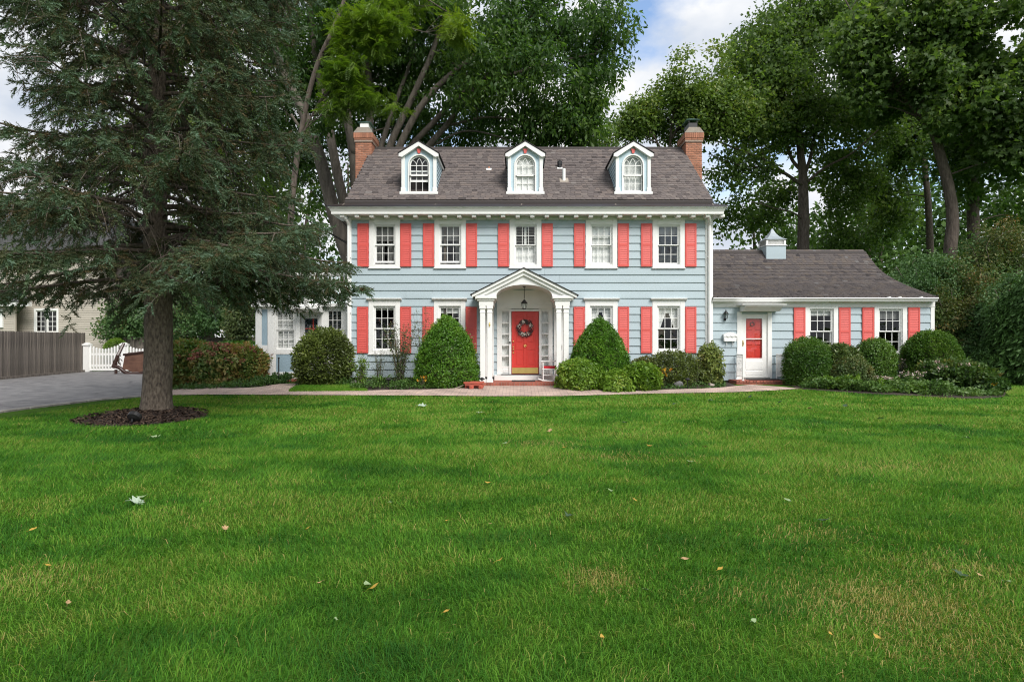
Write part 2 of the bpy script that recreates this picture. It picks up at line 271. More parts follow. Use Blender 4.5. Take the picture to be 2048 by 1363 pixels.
# ------------------------------------------------------------------ mesh tools
class MB:
    def __init__(s): s.v = []; s.f = []; s.mi = []; s.cur = 0
    def add(s, vs, fs):
        o = len(s.v); s.v += [tuple(map(float, p)) for p in vs]; s.f += [tuple(i + o for i in f) for f in fs]; s.mi += [s.cur] * len(fs); return s
    def box(s, x0, x1, y0, y1, z0, z1):
        return s.add([(x0, y0, z0), (x1, y0, z0), (x1, y1, z0), (x0, y1, z0), (x0, y0, z1), (x1, y0, z1), (x1, y1, z1), (x0, y1, z1)],
                     [(0, 3, 2, 1), (4, 5, 6, 7), (0, 1, 5, 4), (1, 2, 6, 5), (2, 3, 7, 6), (3, 0, 4, 7)])
    def bbox(s, x0, x1, y0, y1, z0, z1, b=0.006):
        """box with its front (-y) edges chamfered"""
        return s.add([(x0 + b, y0, z0 + b), (x1 - b, y0, z0 + b), (x1 - b, y0, z1 - b), (x0 + b, y0, z1 - b),
                      (x0, y0 + b, z0), (x1, y0 + b, z0), (x1, y0 + b, z1), (x0, y0 + b, z1),
                      (x0, y1, z0), (x1, y1, z0), (x1, y1, z1), (x0, y1, z1)],
                     [(0, 1, 2, 3), (0, 4, 5, 1), (1, 5, 6, 2), (2, 6, 7, 3), (3, 7, 4, 0), (4, 8, 9, 5), (5, 9, 10, 6), (6, 10, 11, 7), (7, 11, 8, 4), (8, 11, 10, 9)])
    def prism(s, poly, a0, a1, axis='y'):
        """polygon (list of 2-D points) extruded along an axis"""
        n = len(poly)
        def P(p, a): return {'y': (p[0], a, p[1]), 'x': (a, p[0], p[1]), 'z': (p[0], p[1], a)}[axis]
        return s.add([P(p, a0) for p in poly] + [P(p, a1) for p in poly],
                     [tuple(range(n)), tuple(range(2 * n - 1, n - 1, -1))] + [(i, i + n, (i + 1) % n + n, (i + 1) % n) for i in range(n)])
    def strip2(s, A, B, a0, a1):
        """band between two equal polylines in XZ, extruded from y=a0 to a1"""
        n = len(A)
        vs = [(p[0], a0, p[1]) for p in A] + [(p[0], a0, p[1]) for p in B] + [(p[0], a1, p[1]) for p in A] + [(p[0], a1, p[1]) for p in B]
        fs = []
        for i in range(n - 1):
            fs += [(i, i + 1, n + i + 1, n + i), (2 * n + i, 3 * n + i, 3 * n + i + 1, 2 * n + i + 1), (i, 2 * n + i, 2 * n + i + 1, i + 1), (n + i, n + i + 1, 3 * n + i + 1, 3 * n + i)]
        fs += [(0, n, 3 * n, 2 * n), (n - 1, 3 * n - 1, 4 * n - 1, 2 * n - 1)]
        return s.add(vs, fs)
    def tube(s, pts, rad, n=8, cap=True):
        pts = [Vector(p) for p in pts]
        if not hasattr(rad, '__len__'): rad = [rad] * len(pts)
        vs = []; fs = []; u = None
        for i, p in enumerate(pts):
            d = (pts[min(i + 1, len(pts) - 1)] - pts[max(i - 1, 0)]).normalized()
            if u is None: u = d.orthogonal().normalized()
            u = (u - d * u.dot(d)); u = u.normalized() if u.length > 1e-6 else d.orthogonal().normalized()
            v = d.cross(u)
            for k in range(n):
                a = 2 * math.pi * k / n
                vs.append(p + (u * math.cos(a) + v * math.sin(a)) * rad[i])
        for i in range(len(pts) - 1):
            for k in range(n):
                fs.append((i * n + k, i * n + (k + 1) % n, (i + 1) * n + (k + 1) % n, (i + 1) * n + k))
        if cap: fs += [tuple(range(n - 1, -1, -1)), tuple((len(pts) - 1) * n + k for k in range(n))]
        return s.add(vs, fs)
    def lathe(s, prof, n=16, c=(0, 0, 0)):
        vs = [(c[0] + r * math.cos(2 * math.pi * k / n), c[1] + r * math.sin(2 * math.pi * k / n), c[2] + z) for r, z in prof for k in range(n)]
        fs = [(i * n + k, i * n + (k + 1) % n, (i + 1) * n + (k + 1) % n, (i + 1) * n + k) for i in range(len(prof) - 1) for k in range(n)]
        fs += [tuple(range(n - 1, -1, -1)), tuple((len(prof) - 1) * n + k for k in range(n))]
        return s.add(vs, fs)
    def ball(s, c, r, n=10, m=7, sq=(1, 1, 1)):
        prof = [(max(1e-3, math.sin(math.pi * i / m)) * r, -math.cos(math.pi * i / m) * r) for i in range(m + 1)]
        o = len(s.v); s.lathe(prof, n)
        for i in range(o, len(s.v)):
            p = s.v[i]; s.v[i] = (p[0] * sq[0] + c[0], p[1] * sq[1] + c[1], p[2] * sq[2] + c[2])
        return s
    def mesh(s, name, mats, smooth=False):
        me = bpy.data.meshes.new(name); me.from_pydata(s.v, [], s.f)
        for m in (mats if isinstance(mats, (list, tuple)) else [mats]): me.materials.append(m)
        if any(s.mi): me.polygons.foreach_set('material_index', s.mi)
        if smooth: me.polygons.foreach_set('use_smooth', [True] * len(s.f))
        me.update(); return me

def npmesh(name, V, Fa, m, tint=None, smooth=False):
    """mesh straight from numpy arrays; Fa is one (m,k) array or a list of them; tint is one value per face"""
    me = bpy.data.meshes.new(name); Fs = Fa if isinstance(Fa, list) else [Fa]
    Fs = [f for f in Fs if len(f)]
    me.vertices.add(len(V)); me.vertices.foreach_set('co', np.ascontiguousarray(V, np.float32).ravel())
    idx = np.concatenate([f.ravel() for f in Fs]).astype(np.int32)
    cnt = np.concatenate([np.full(len(f), f.shape[1]) for f in Fs]); st = np.concatenate([[0], np.cumsum(cnt)[:-1]]).astype(np.int32)
    me.loops.add(len(idx)); me.loops.foreach_set('vertex_index', idx)
    me.polygons.add(len(cnt)); me.polygons.foreach_set('loop_start', st)
    me.update(calc_edges=True)
    if smooth: me.polygons.foreach_set('use_smooth', np.ones(len(cnt), bool))
    if tint is not None:
        a = me.attributes.new('tint', 'FLOAT', 'FACE'); a.data.foreach_set('value', np.ascontiguousarray(np.clip(tint, 0, 1), np.float32))
    me.materials.append(m); return me

WPOS = {}                                       # world position of every object made here (no rotations on parents)
def link(o, parent=None, at=(0, 0, 0)):
    """link an object whose mesh is in world coordinates shifted by -at; at = its origin in the world"""
    COL.objects.link(o); at = Vector(at); WPOS[o.name] = at
    if parent is not None:
        o.parent = parent; o.location = at - WPOS[parent.name]
    else: o.location = at
    return o
def obj(name, mb, m, parent=None, smooth=False, at=(0, 0, 0)):
    me = mb.mesh(name, m, smooth) if isinstance(mb, MB) else mb
    return link(bpy.data.objects.new(name, me), parent, at)
def tag(o, label, cat, group=None):
    o['label'] = label; o['category'] = cat
    if group: o['group'] = group
    return o
def thing(name, label, cat, at=(0, 0, 0), group=None):
    o = bpy.data.objects.new(name, None); o.empty_display_size = 0.1; link(o, None, at); return tag(o, label, cat, group)
def kind(o, k): o['kind'] = k; return o

CACHE = {}
def piece(name, key, build, m, parent, at):
    """an object sharing its mesh with all pieces of the same key; the mesh is local"""
    if key not in CACHE: CACHE[key] = build().mesh(name, m)
    return link(bpy.data.objects.new(name, CACHE[key]), parent, at)

# ------------------------------------------------------------------ house
YF = 19.6                                        # plane of the main front wall
SF = F / YF
def fx(px): return (px - CX) / SF
def fz(py): return H + (CY - py) / SF
house = thing('house', 'pale blue two-storey colonial house with coral shutters and three dormers', 'house', (fx(1061), YF, 0.1))
HX0, HX1 = fx(697), fx(1425)                     # outer corners
BX0, BX1 = fx(702), fx(1411)                     # where boards begin and end
EX = 0.2575                                      # clapboard exposure
ZB = fz(754)                                     # bottom of the siding
ZT = fz(440)                                     # underside of the frieze

UPW = [(738.8, 800.6), (869.2, 931.8), (1019, 1082.7), (1171, 1234), (1304.5, 1368.8)]
LOW = [(737.7, 800.7), (868, 931), (1169.9, 1234.8), (1304, 1369)]
UZ0, UZ1 = fz(535.5), fz(439.5)
LZ0, LZ1 = fz(707), fz(601.5)
holes = [(fx(a), fx(b), UZ0, UZ1) for a, b in UPW] + [(fx(a), fx(b), LZ0, LZ1) for a, b in LOW]
POX0, POX1 = fx(994), fx(1105)
holes.append((POX0, POX1, 0, fz(583)))

def clap_rows(x0, x1, zb, zt, yf, holes, parent, ex=EX, thick=0.046, m='siding', name='siding_board'):
    """every clapboard of a wall, cut at the openings, each an object"""
    z = zb; row = 0
    while z < zt - 0.02:
        zh = min(z + ex, zt)
        cuts = [x0, x1]; segs = [(x0, x1)]
        for a, b, c, d in holes:
            if c < z + (zh - z) * 0.55 and d > z + (zh - z) * 0.45:
                segs = [t for s in segs for t in ([(s[0], min(s[1], a))] if s[0] < a else []) + ([(max(s[0], b), s[1])] if s[1] > b else [])]
        for a, b in segs:
            if b - a < 0.03: continue
            parts = [(a, b)]
            if b - a > 4.5:
                c = a + (b - a) * random.uniform(0.3, 0.7); parts = [(a, c - 0.0015), (c + 0.0015, b)]
            for p, q in parts:
                dy = random.uniform(-0.002, 0.002); dz = random.uniform(-0.002, 0.002)
                mb = MB()
                top = zh + (0.028 if zh < zt - 0.01 else 0)
                mb.add([(p, yf - thick + dy, z + dz), (q, yf - thick + dy, z + dz), (q, yf - 0.002 + dy, z + dz), (p, yf - 0.002 + dy, z + dz),
                        (p, yf - 0.012 + dy, top), (q, yf - 0.012 + dy, top), (q, yf + 0.004, top), (p, yf + 0.004, top)],
                       [(0, 1, 5, 4), (0, 3, 2, 1), (4, 5, 6, 7), (2, 3, 7, 6), (0, 4, 7, 3), (1, 2, 6, 5)])
                obj(name, mb, M[m], parent)
        z = zh; row += 1
clap_rows(BX0, BX1, ZB, ZT, YF, holes, house)

def clap_side(pts_zx, xw, sgn, m, parent, zb, ex=EX, name='side_wall'):
    """gable side wall: boards joined, clipped to y-range given by a function of z"""
    mb = MB(); z = zb
    while z < pts_zx[-1][0] - 0.01:
        zh = min(z + ex, pts_zx[-1][0])
        def rng_(zz):
            for (z0, a0, b0), (z1, a1, b1) in zip(pts_zx[:-1], pts_zx[1:]):
                if z0 <= zz <= z1 + 1e-6:
                    t = (zz - z0) / max(1e-6, z1 - z0); return a0 + (a1 - a0) * t, b0 + (b1 - b0) * t
            return pts_zx[-1][1:]
        a, b = rng_(z); c, d = rng_(zh)
        xo, xi = xw + sgn * 0.034, xw + sgn * 0.010
        mb.add([(xo, a, z), (xo, b, z), (xi, d, zh), (xi, c, zh), (xw - sgn * .02, a, z), (xw - sgn * .02, b, z)], [(0, 1, 2, 3), (0, 4, 5, 1)])
        z = zh
    return obj(name, mb, m, parent)
RY, RZ = 22.85, PZ(296, 22.85)                   # ridge
EY, EZ = 19.15, PZ(406, 19.15)                   # eave line
BY = 2 * RY - YF                                 # back wall
slope = (RZ - EZ) / (RY - EY)
def roofz(y): return EZ + slope * (min(y, 2 * RY - y) - EY)
prof = [(ZB, YF, BY), (5.4, YF, BY), (5.85, YF + .05, BY - .05), (RZ - 0.1, RY - 0.05, RY + 0.05)]
clap_side(prof, HX0 + 0.03, -1, M['siding'], house, ZB); clap_side(prof, HX1 - 0.03, 1, M['siding'], house, ZB)
bw = MB(); bw.box(HX0 + .05, HX1 - .05, BY - .1, BY, ZB, 5.8); obj('back_wall', bw, M['siding'], house)
fo = MB(); fo.box(BX0 - .02, BX1 + .02, YF + 0.03, BY - .02, -0.1, ZB + 0.02); obj('foundation', fo, M['concrete'], house)
# rooms behind the windows
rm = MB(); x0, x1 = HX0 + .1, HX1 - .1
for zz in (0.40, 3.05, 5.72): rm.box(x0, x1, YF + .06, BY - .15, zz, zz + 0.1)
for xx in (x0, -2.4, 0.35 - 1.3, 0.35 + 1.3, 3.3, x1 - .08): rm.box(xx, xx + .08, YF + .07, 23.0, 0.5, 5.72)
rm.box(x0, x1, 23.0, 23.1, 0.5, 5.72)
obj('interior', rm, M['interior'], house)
sh = MB()                                        # wall plates behind the boards round the openings
def plate(mb, x0, x1, z0, z1, yf, holes, y0=0.006, y1=0.05):
    xs = sorted({x0, x1, *[h[0] for h in holes if x0 < h[0] < x1], *[h[1] for h in holes if x0 < h[1] < x1]})
    for a, b in zip(xs[:-1], xs[1:]):
        zs = [(z0, z1)]
        for h in holes:
            if h[0] < (a + b) / 2 < h[1]:
                zs = [t for s in zs for t in ([(s[0], min(s[1], h[2]))] if s[0] < h[2] else []) + ([(max(s[0], h[3]), s[1])] if s[1] > h[3] else [])]
        for c, d in zs:
            if d - c > 0.005: mb.box(a, b, yf + y0, yf + y1, c, d)
plate(sh, BX0, BX1, ZB, ZT + .1, YF, [(a + .14, b - .14, c + .1, d - .1) for a, b, c, d in holes[:-1]] + [(POX0 + .1, POX1 - .1, 0, fz(610))])
obj('sheathing', sh, M['concrete'], house)
# corner boards
for a, b in ((697, 703.5), (1410, 1425)):
    cb = MB(); cb.bbox(fx(a), fx(b), YF - 0.055, YF + .12, ZB - .02, ZT + .06); obj('corner_board', cb, M['white'], house)

# cornice
SE = F / 19.1
def ex_(px): return (px - CX) / SE
def ez_(py): return H + (CY - py) / SE
cz0, cz1 = ez_(427), ez_(412.5)
cn = MB()
cxl, cxr = ex_(656), ex_(1454)
prof_c = [(0.0, cz1), (0.0, cz1 - .045), (.03, cz1 - .055), (.085, cz0 + .07), (.085, cz0 + .0), (.46, cz0), (.46, cz1)]   # depth from the lip, height
for (d0, h0), (d1, h1) in zip(prof_c, prof_c[1:] + prof_c[:1]):
    yb = RY
    cn.add([(cxl + d0, 19.06 + d0, h0), (cxr - d0, 19.06 + d0, h0), (cxr - d1, 19.06 + d1, h1), (cxl + d1, 19.06 + d1, h1)], [(0, 1, 2, 3)])
    for xs, sg in ((cxl, 1), (cxr, -1)):
        cn.add([(xs + sg * d0, 19.06 + d0, h0), (xs + sg * d1, 19.06 + d1, h1), (xs + sg * d1, 20.3, h1), (xs + sg * d0, 20.3, h0)], [(0, 1, 2, 3)])
obj('cornice', cn, M['white'], house)
fr = MB(); fr.bbox(HX0 + .02, HX1 - .02, YF - .045, YF + .03, ZT, cz0 + .01); obj('frieze_board', fr, M['white'], house)
mods = np.arange(682, 1452, 29.45)
for p in mods:
    piece('modillion', 'modillion', lambda: MB().bbox(-.068, .068, 0, .30, 0, .085, .008), M['white'], house, (ex_(p), 19.2, cz0 - .088))
# dark metal built-in gutter and the end returns
gt = MB()
gz0, gz1 = cz1 + .004, ez_(404)
yb = EY + .17
gt.add([(cxl, 19.05, gz0), (cxr, 19.05, gz0), (cxr - .40, yb, gz1 + .02), (cxl + .42, yb, gz1 + .02), (cxl + .42, yb, gz0), (cxr - .4, yb, gz0),
        (cxl, 20.3, gz0), (cxl + .42, 20.3, gz1 + .02), (cxr, 20.3, gz0), (cxr - .40, 20.3, gz1 + .02)],
       [(0, 1, 2, 3), (0, 3, 7, 6), (1, 8, 9, 2)])
gt.box(cxl - .01, cxr + .01, 19.03, 19.06, cz1 - .012, cz1 + .028)
obj('metal_gutter', gt, M['copper_dark'], house)
for p in (684, 868.5, 1042, 1231, 1426):
    sm = MB(); xx = (p - CX) / SE
    sm.add([(xx, 19.045, gz0 + .004), (xx + .02, 19.045, gz0 + .004), (xx + .045, yb, gz1 + .026), (xx + .025, yb, gz1 + .026)], [(0, 1, 2, 3)])
    obj('gutter_seam', sm, M['stone'], house)
# downspouts
for p, sg in ((695.5, 1), (1413, 1)):
    dp = MB(); xx = fx(p)
    dp.tube([(xx, 19.3, cz0 - .0), (xx, 19.3, cz0 - .10), (xx + .06, 19.42, cz0 - .22), (xx + .06, 19.48, cz0 - .32), (xx + .06, 19.48, 0.3)], 0.048, 8)
    for zz in (4.2, 2.4, 1.0): dp.box(xx - .0, xx + .12, 19.47, 19.56, zz, zz + .03)
    obj('downspout', dp, M['white'], house)

# roof deck
RX0, RX1 = (688 - CX) / SE - .02, (1428 - CX) / SE + .02
dk = MB()
def slab(mb, prof, x0, x1, t=0.08):
    """roof sheet following a profile of (y, z), thick downwards"""
    n = len(prof)
    mb.add([(x, y, z) for x in (x0, x1) for y, z in prof] + [(x, y, z - t) for x in (x0, x1) for y, z in prof],
           [f for i in range(n - 1) for f in ((i, n + i, n + i + 1, i + 1), (2 * n + i, 2 * n + i + 1, 3 * n + i + 1, 3 * n + i), (i, i + 1, 2 * n + i + 1, 2 * n + i), (n + i, 3 * n + i, 3 * n + i + 1, n + i + 1))]
           + [(0, 2 * n, 3 * n, n), (n - 1, 2 * n - 1, 4 * n - 1, 3 * n - 1)])
slab(dk, [(EY + .1, EZ + .1 * slope), (RY, RZ), (2 * RY - EY, EZ)], RX0, RX1)
obj('roof_deck', dk, M['deck'], house)
rk = MB()
for xx in (RX0 + .03, RX1 - .11):
    n = 3; pr = [(YF + .1, roofz(YF + .1) - .08), (RY, RZ - .08), (BY, roofz(BY) - .08)]
    rk.add([(x, y, z) for x in (xx, xx + .08) for y, z in pr] + [(x, y, z - .2) for x in (xx, xx + .08) for y, z in pr],
           [(0, 3, 4, 1), (1, 4, 5, 2), (0, 1, 7, 6), (1, 2, 8, 7), (3, 9, 10, 4), (4, 10, 11, 5), (6, 7, 10, 9), (7, 8, 11, 10), (0, 6, 9, 3)])
obj('rake_board', rk, M['white'], house)

def shingle_mb(wd, ln, v):
    """one shingle: slab with an uneven, clipped butt; lies along +Y rising in local z=0 plane"""
    r = random.Random(v); b = 0.018
    a1, a2 = r.uniform(.12, .34) * wd, r.uniform(.12, .34) * wd; d1, d2 = r.uniform(.15, .4) * ln * .5, r.uniform(.15, .4) * ln * .5
    top = [(-wd / 2, d1), (-wd / 2 + a1, 0), (wd / 2 - a2, 0), (wd / 2, d2), (wd / 2, ln), (-wd / 2, ln)]
    vs = [(x, y, b * (1 - y / (ln * 1.15))) for x, y in top] + [(x, y, -0.004) for x, y in top[:4]]
    return vs, [(0, 1, 2, 3, 4, 5), (0, 6, 7, 1), (1, 7, 8, 2), (2, 8, 9, 3)]

def shingle_roof(prof, xl, xr, ex, wd, mkey, parent, skip, n_obj, seed):
    """courses up a roof profile; the lowest n_obj shingles are objects, the rest one joined part"""
    r = random.Random(seed)
    segs = []; acc = 0
    for (y0, z0), (y1, z1) in zip(prof[:-1], prof[1:]):
        ln = math.hypot(y1 - y0, z1 - z0); segs.append((acc, acc + ln, y0, z0, (y1 - y0) / ln, (z1 - z0) / ln)); acc += ln
    V = []; Fs = []; T = []; count = 0; s = 0; row = 0
    while s < acc - 0.03:
        sg = next(g for g in segs if g[0] <= s < g[1] + 1e-9)
        y = sg[2] + sg[4] * (s - sg[0]); z = sg[3] + sg[5] * (s - sg[0]); cy, cz = sg[4], sg[5]
        a, b = xl(y), xr(y); x = a + (row % 2) * wd * .5 - wd * .25 + r.uniform(-.03, .03)
        while x < b:
            ww = wd * r.choice((.75, .9, 1, 1.15, 1.3)); xc = x + ww / 2; x += ww
            l_, r_ = max(xc - ww / 2, a - .01), min(xc + ww / 2, b + .01)
            if r_ - l_ < .03 or skip(xc, y): continue
            full = abs((r_ - l_) - ww) < .002; ww, xc = r_ - l_, (l_ + r_) / 2
            jz = r.uniform(-.012, .012); v = r.randrange(8)
            tint = min(1, max(0, r.gauss(.5, .17)))
            if count < n_obj and full:
                tq = int(tint * 7.99); wq = (.75, .9, 1, 1.15, 1.3).index(min((.75, .9, 1, 1.15, 1.3), key=lambda q: abs(q * wd - ww)))
                key = ('shingle', mkey, v % 3, tq, wq)
                if key not in CACHE:
                    vs, fs = shingle_mb((.75, .9, 1, 1.15, 1.3)[wq] * wd - .004, ex * 1.25, v % 3)
                    me = bpy.data.meshes.new('shingle'); me.from_pydata(vs, [], fs); me.materials.append(M[mkey])
                    at = me.attributes.new('tint', 'FLOAT', 'FACE'); at.data.foreach_set('value', [(tq + .5) / 8] * len(fs)); CACHE[key] = me
                o = link(bpy.data.objects.new('shingle', CACHE[key]), parent, (xc, y + jz * cy, z + jz * cz + .005)); o.rotation_euler = (math.atan2(cz, cy), 0, 0)
                count += 1
            else:
                vs, fs = shingle_mb(ww - .004, ex * 1.25, v)
                o = len(V)
                V += [(xc + p[0], y + (p[1] + jz) * cy - p[2] * cz, z + .005 + (p[1] + jz) * cz + p[2] * cy) for p in vs]
                Fs += [tuple(i + o for i in f) for f in fs]; T += [tint] * len(fs)
        s += ex; row += 1
    me = bpy.data.meshes.new('shingles'); me.from_pydata(V, [], Fs); me.materials.append(M[mkey])
    at = me.attributes.new('tint', 'FLOAT', 'FACE'); at.data.foreach_set('value', T)
    return kind(link(bpy.data.objects.new('shingles', me), parent), 'stuff')

YD = 19.70; SD = F / YD
DORM = [(838.2, 'dark'), (1050.5, 'white'), (1266, 'sky')]
def in_dormer(x, y):
    for c, _ in DORM:
        xc = (c - CX) / SD
        if abs(x - xc) < .50 and YD - .02 < y < 21.35: return True
    return False
front = [(EY + .16, EZ + .16 * slope + .012), (RY, RZ + .012)]
shingle_roof(front, lambda y: RX0, lambda y: RX1, .150, .175, 'shingle', house, in_dormer, 210, 3)
kind(obj('back_roof', MB().add([(RX0, RY, RZ + .02), (RX1, RY, RZ + .02), (RX1, 2 * RY - EY, EZ + .02), (RX0, 2 * RY - EY, EZ + .02)], [(0, 1, 2, 3)]), M['deck'], house), 'structure')
rc = MB(); rc.prism([(RY - .14, RZ - .07), (RY, RZ + .045), (RY + .14, RZ - .07), (RY + .14, RZ - .1), (RY, RZ + .02), (RY - .14, RZ - .1)], RX0, RX1, 'x'); obj('ridge_cap', rc, M['deck'], house)

# ------------------------------------------------------------------ windows
def sash(parent, x0, x1, z0, z1, y, cols, rows, m='white', st=.045, mu=.018, bot=None, pane_tint='glass'):
    bot = bot or st
    fr = MB(); fr.bbox(x0, x0 + st, y, y + .04, z0, z1, .004); fr.bbox(x1 - st, x1, y, y + .04, z0, z1, .004)
    fr.bbox(x0 + st, x1 - st, y + .002, y + .038, z0, z0 + bot, .004); fr.bbox(x0 + st, x1 - st, y + .002, y + .038, z1 - st, z1, .004)
    s = obj('sash', fr, M[m], parent)
    ax, bx, az, bz = x0 + st, x1 - st, z0 + bot, z1 - st
    mu_ = MB()
    for i in range(1, cols):
        xx = ax + (bx - ax) * i / cols; mu_.box(xx - mu / 2, xx + mu / 2, y + .006, y + .03, az, bz)
    for j in range(1, rows):
        zz = az + (bz - az) * j / rows; mu_.box(ax, bx, y + .008, y + .028, zz - mu / 2, zz + mu / 2)
    if mu_.v: obj('glazing_bars', mu_, M[m], parent)
    pw, ph = (bx - ax) / cols, (bz - az) / rows
    for i in range(cols):
        for j in range(rows):
            tl = random.uniform(-.004, .004)
            mb = MB(); a, b, c, d = ax + i * pw, ax + (i + 1) * pw, az + j * ph, az + (j + 1) * ph
            mb.add([(a, y + .018 + tl, c), (b, y + .018 - tl, c), (b, y + .018 - tl * .5, d), (a, y + .018 + tl, d)], [(0, 1, 2, 3)])
            obj('pane', mb, M[pane_tint], parent)

def folds(x0, x1, z0, z1, y, amp=.02, n=64, taper=None):
    """hanging cloth with folds; taper(t)-> (x0,x1) at height fraction t from the top"""
    mb = MB(); rows = 9; vs = []
    ph = random.uniform(0, 6)
    for j in range(rows):
        t = j / (rows - 1); a, b = (x0, x1) if taper is None else taper(t)
        for i in range(n):
            u = i / (n - 1); vs.append((a + (b - a) * u, y + amp * math.sin(u * (x1 - x0) * 62 + ph + math.sin(u * 9)) * (0.6 + .4 * t), z1 + (z0 - z1) * t))
    mb.add(vs, [(j * n + i, j * n + i + 1, (j + 1) * n + i + 1, (j + 1) * n + i) for j in range(rows - 1) for i in range(n - 1)])
    return mb

def slats(x0, x1, z0, z1, y, step=.05, tilt=.6, wd=.045):
    mb = MB(); z = z0 + step / 2
    c, s_ = math.cos(tilt) * wd / 2, math.sin(tilt) * wd / 2
    while z < z1:
        mb.add([(x0, y - c, z - s_), (x1, y - c, z - s_), (x1, y + c, z + s_), (x0, y + c, z + s_)], [(0, 1, 2, 3)]); z += step
    return mb

def window(x0, x1, z0, z1, yf, inside, crown=False, cas=.155, cols=3, rows=2, sill=True, top=None, crack=0.0):
    top = top or cas
    c = MB()
    c.bbox(x0, x0 + cas, yf - .055, yf + .06, z0, z1); c.bbox(x1 - cas, x1, yf - .055, yf + .06, z0, z1)
    c.bbox(x0 + cas, x1 - cas, yf - .053, yf + .06, z1 - top, z1); c.bbox(x0 + cas, x1 - cas, yf - .053, yf + .06, z0, z0 + cas * .72)
    # inner bead
    b = .022; a0, a1, b0, b1 = x0 + cas, x1 - cas, z0 + cas * .72, z1 - top
    c.box(a0, a0 + b, yf - .02, yf + .1, b0, b1); c.box(a1 - b, a1, yf - .02, yf + .1, b0, b1); c.box(a0 + b, a1 - b, yf - .022, yf + .1, b1 - b, b1)
    wn = obj('window', c, M['white'], house)
    if sill:
        s = MB(); s.bbox(x0 - .02, x1 + .02, yf - .085, yf + .03, z0 - .035, z0 - .001); obj('sill', s, M['white'], wn)
    if crown:
        k = MB(); k.prism([(yf - .03, z1 - .002), (yf - .07, z1 - .002), (yf - .09, z1 + .03), (yf - .15, z1 + .06), (yf - .15, z1 + .085), (yf - .03, z1 + .09)], x0 - .055, x1 + .055, 'x')
        obj('crown_moulding', k, M['white'], wn)
    a0 += b; a1 -= b; b1 -= b; mid = (b0 + b1) / 2
    sash(wn, a0, a1, mid - .02, b1, yf + .012, cols, rows, bot=.032)
    sash(wn, a0, a1, b0 + crack, mid + .02 + crack * .3, yf + .056, cols, rows, bot=.06)
    yi = yf + .125
    for it in inside:
        if it[0] == 'shade':                       # roller shade pulled part way
            s = MB(); s.box(a0, a1, yi, yi + .012, b1 - it[1] * (b1 - b0), b1); s.box(a0, a1, yi - .008, yi + .02, b1 - it[1] * (b1 - b0) - .025, b1 - it[1] * (b1 - b0)); obj('roller_shade', s, M[it[2]], wn)
        elif it[0] == 'slats':
            obj('blind', slats(a0, a1, b1 - it[1] * (b1 - b0), b1, yi, .05, it[2]), M['blind'], wn)
            s = MB(); s.box((a0 + a1) / 2 - .035, (a0 + a1) / 2 + .035, yi - .03, yi + .03, b1 - it[1] * (b1 - b0), b1); obj('blind_stile', s, M['blind'], wn)
        elif it[0] == 'sheer': obj('curtain', folds(a0, a1, b0, b1 - it[1] * (b1 - b0), yi + .04, .008), M['fabric'], wn)
        elif it[0] == 'tieback':
            h_ = b1 - b0; w_ = (a1 - a0)
            for sg in (0, 1):
                def tp(t, sg=sg):
                    q = .52 - .36 * min(1, t * 1.0)
                    return (a0, a0 + w_ * q) if sg == 0 else (a1 - w_ * q, a1)
                obj('curtain', folds(a0, a0 + w_ * .45, b1 - h_ * .52, b1, yi + .04, .008, taper=tp), M['fabric'], wn)
        elif it[0] == 'valance': obj('valance', folds(a0, a1, b1 - it[1] * (b1 - b0), b1, yi + .012, .006), M['fabric'], wn)
        elif it[0] == 'drapes':
            for a, b_ in ((a0 - .05, a0 + (a1 - a0) * it[1]), (a1 - (a1 - a0) * it[1], a1 + .05)): obj('curtain', folds(a, b_, b0, b1, yi + .1, .02), M[it[2]], wn)
    return wn
UIN = [[('shade', .37, 'shadeblind'), ('drapes', .42, 'shadeblind')], [('shade', .36, 'shadeblind'), ('drapes', .30, 'shadeblind')], [('slats', .47, -.15), ('sheer', .52)], [('sheer', 0), ('shade', .3, 'fabric')], [('shade', .20, 'shadeblind')]]  # fourth window: white sheer put in to stand for the sky's reflection
for (a, b), ins in zip(UPW, UIN):
    window(fx(a), fx(b), UZ0, UZ1, YF, ins, crack=.06 if a < 900 else 0)
LIN = [[('shade', .06, 'blind')], [('shade', .13, 'blind')], [('valance', .12), ('tieback',)], [('valance', .14), ('tieback',)]]
for (a, b), ins in zip(LOW, LIN):
    window(fx(a), fx(b), LZ0, LZ1, YF, ins, crown=True, top=.17)

def shutter(x0, x1, z0, z1, yf, split=.47):
    wd, h = x1 - x0, z1 - z0
    def frame():
        st, f = .055, MB()
        f.bbox(0, st, 0, .038, 0, h, .004); f.bbox(wd - st, wd, 0, .038, 0, h, .004)
        for a, b in ((0, .075), (h * split + .0, h * split + .085), (h - .065, h)): f.bbox(st, wd - st, .002, .036, a, b, .004)
        f.box(st - .002, wd - st + .002, .028, .034, .05, h - .05)
        return f
    def lou():
        st, f = .055, MB()
        for a, b in ((.075, h * split), (h * split + .085, h - .065)):
            n = int((b - a) / .056); step = (b - a) / n
            for i in range(n):
                z = a + i * step
                f.add([(st, .004, z + .003), (wd - st, .004, z + .003), (wd - st, .015, z + step * 1.05), (st, .015, z + step * 1.05), (st, .010, z), (wd - st, .010, z)], [(0, 1, 2, 3), (0, 4, 5, 1)])
        return f
    k = (round(wd, 2), round(h, 2))
    s = piece('shutter', ('shf',) + k, frame, M['coral'], house, (x0, yf - .075, z0))
    kind(piece('louvres', ('shl',) + k, lou, M['louvre'], s, (x0, yf - .075, z0)), 'stuff')
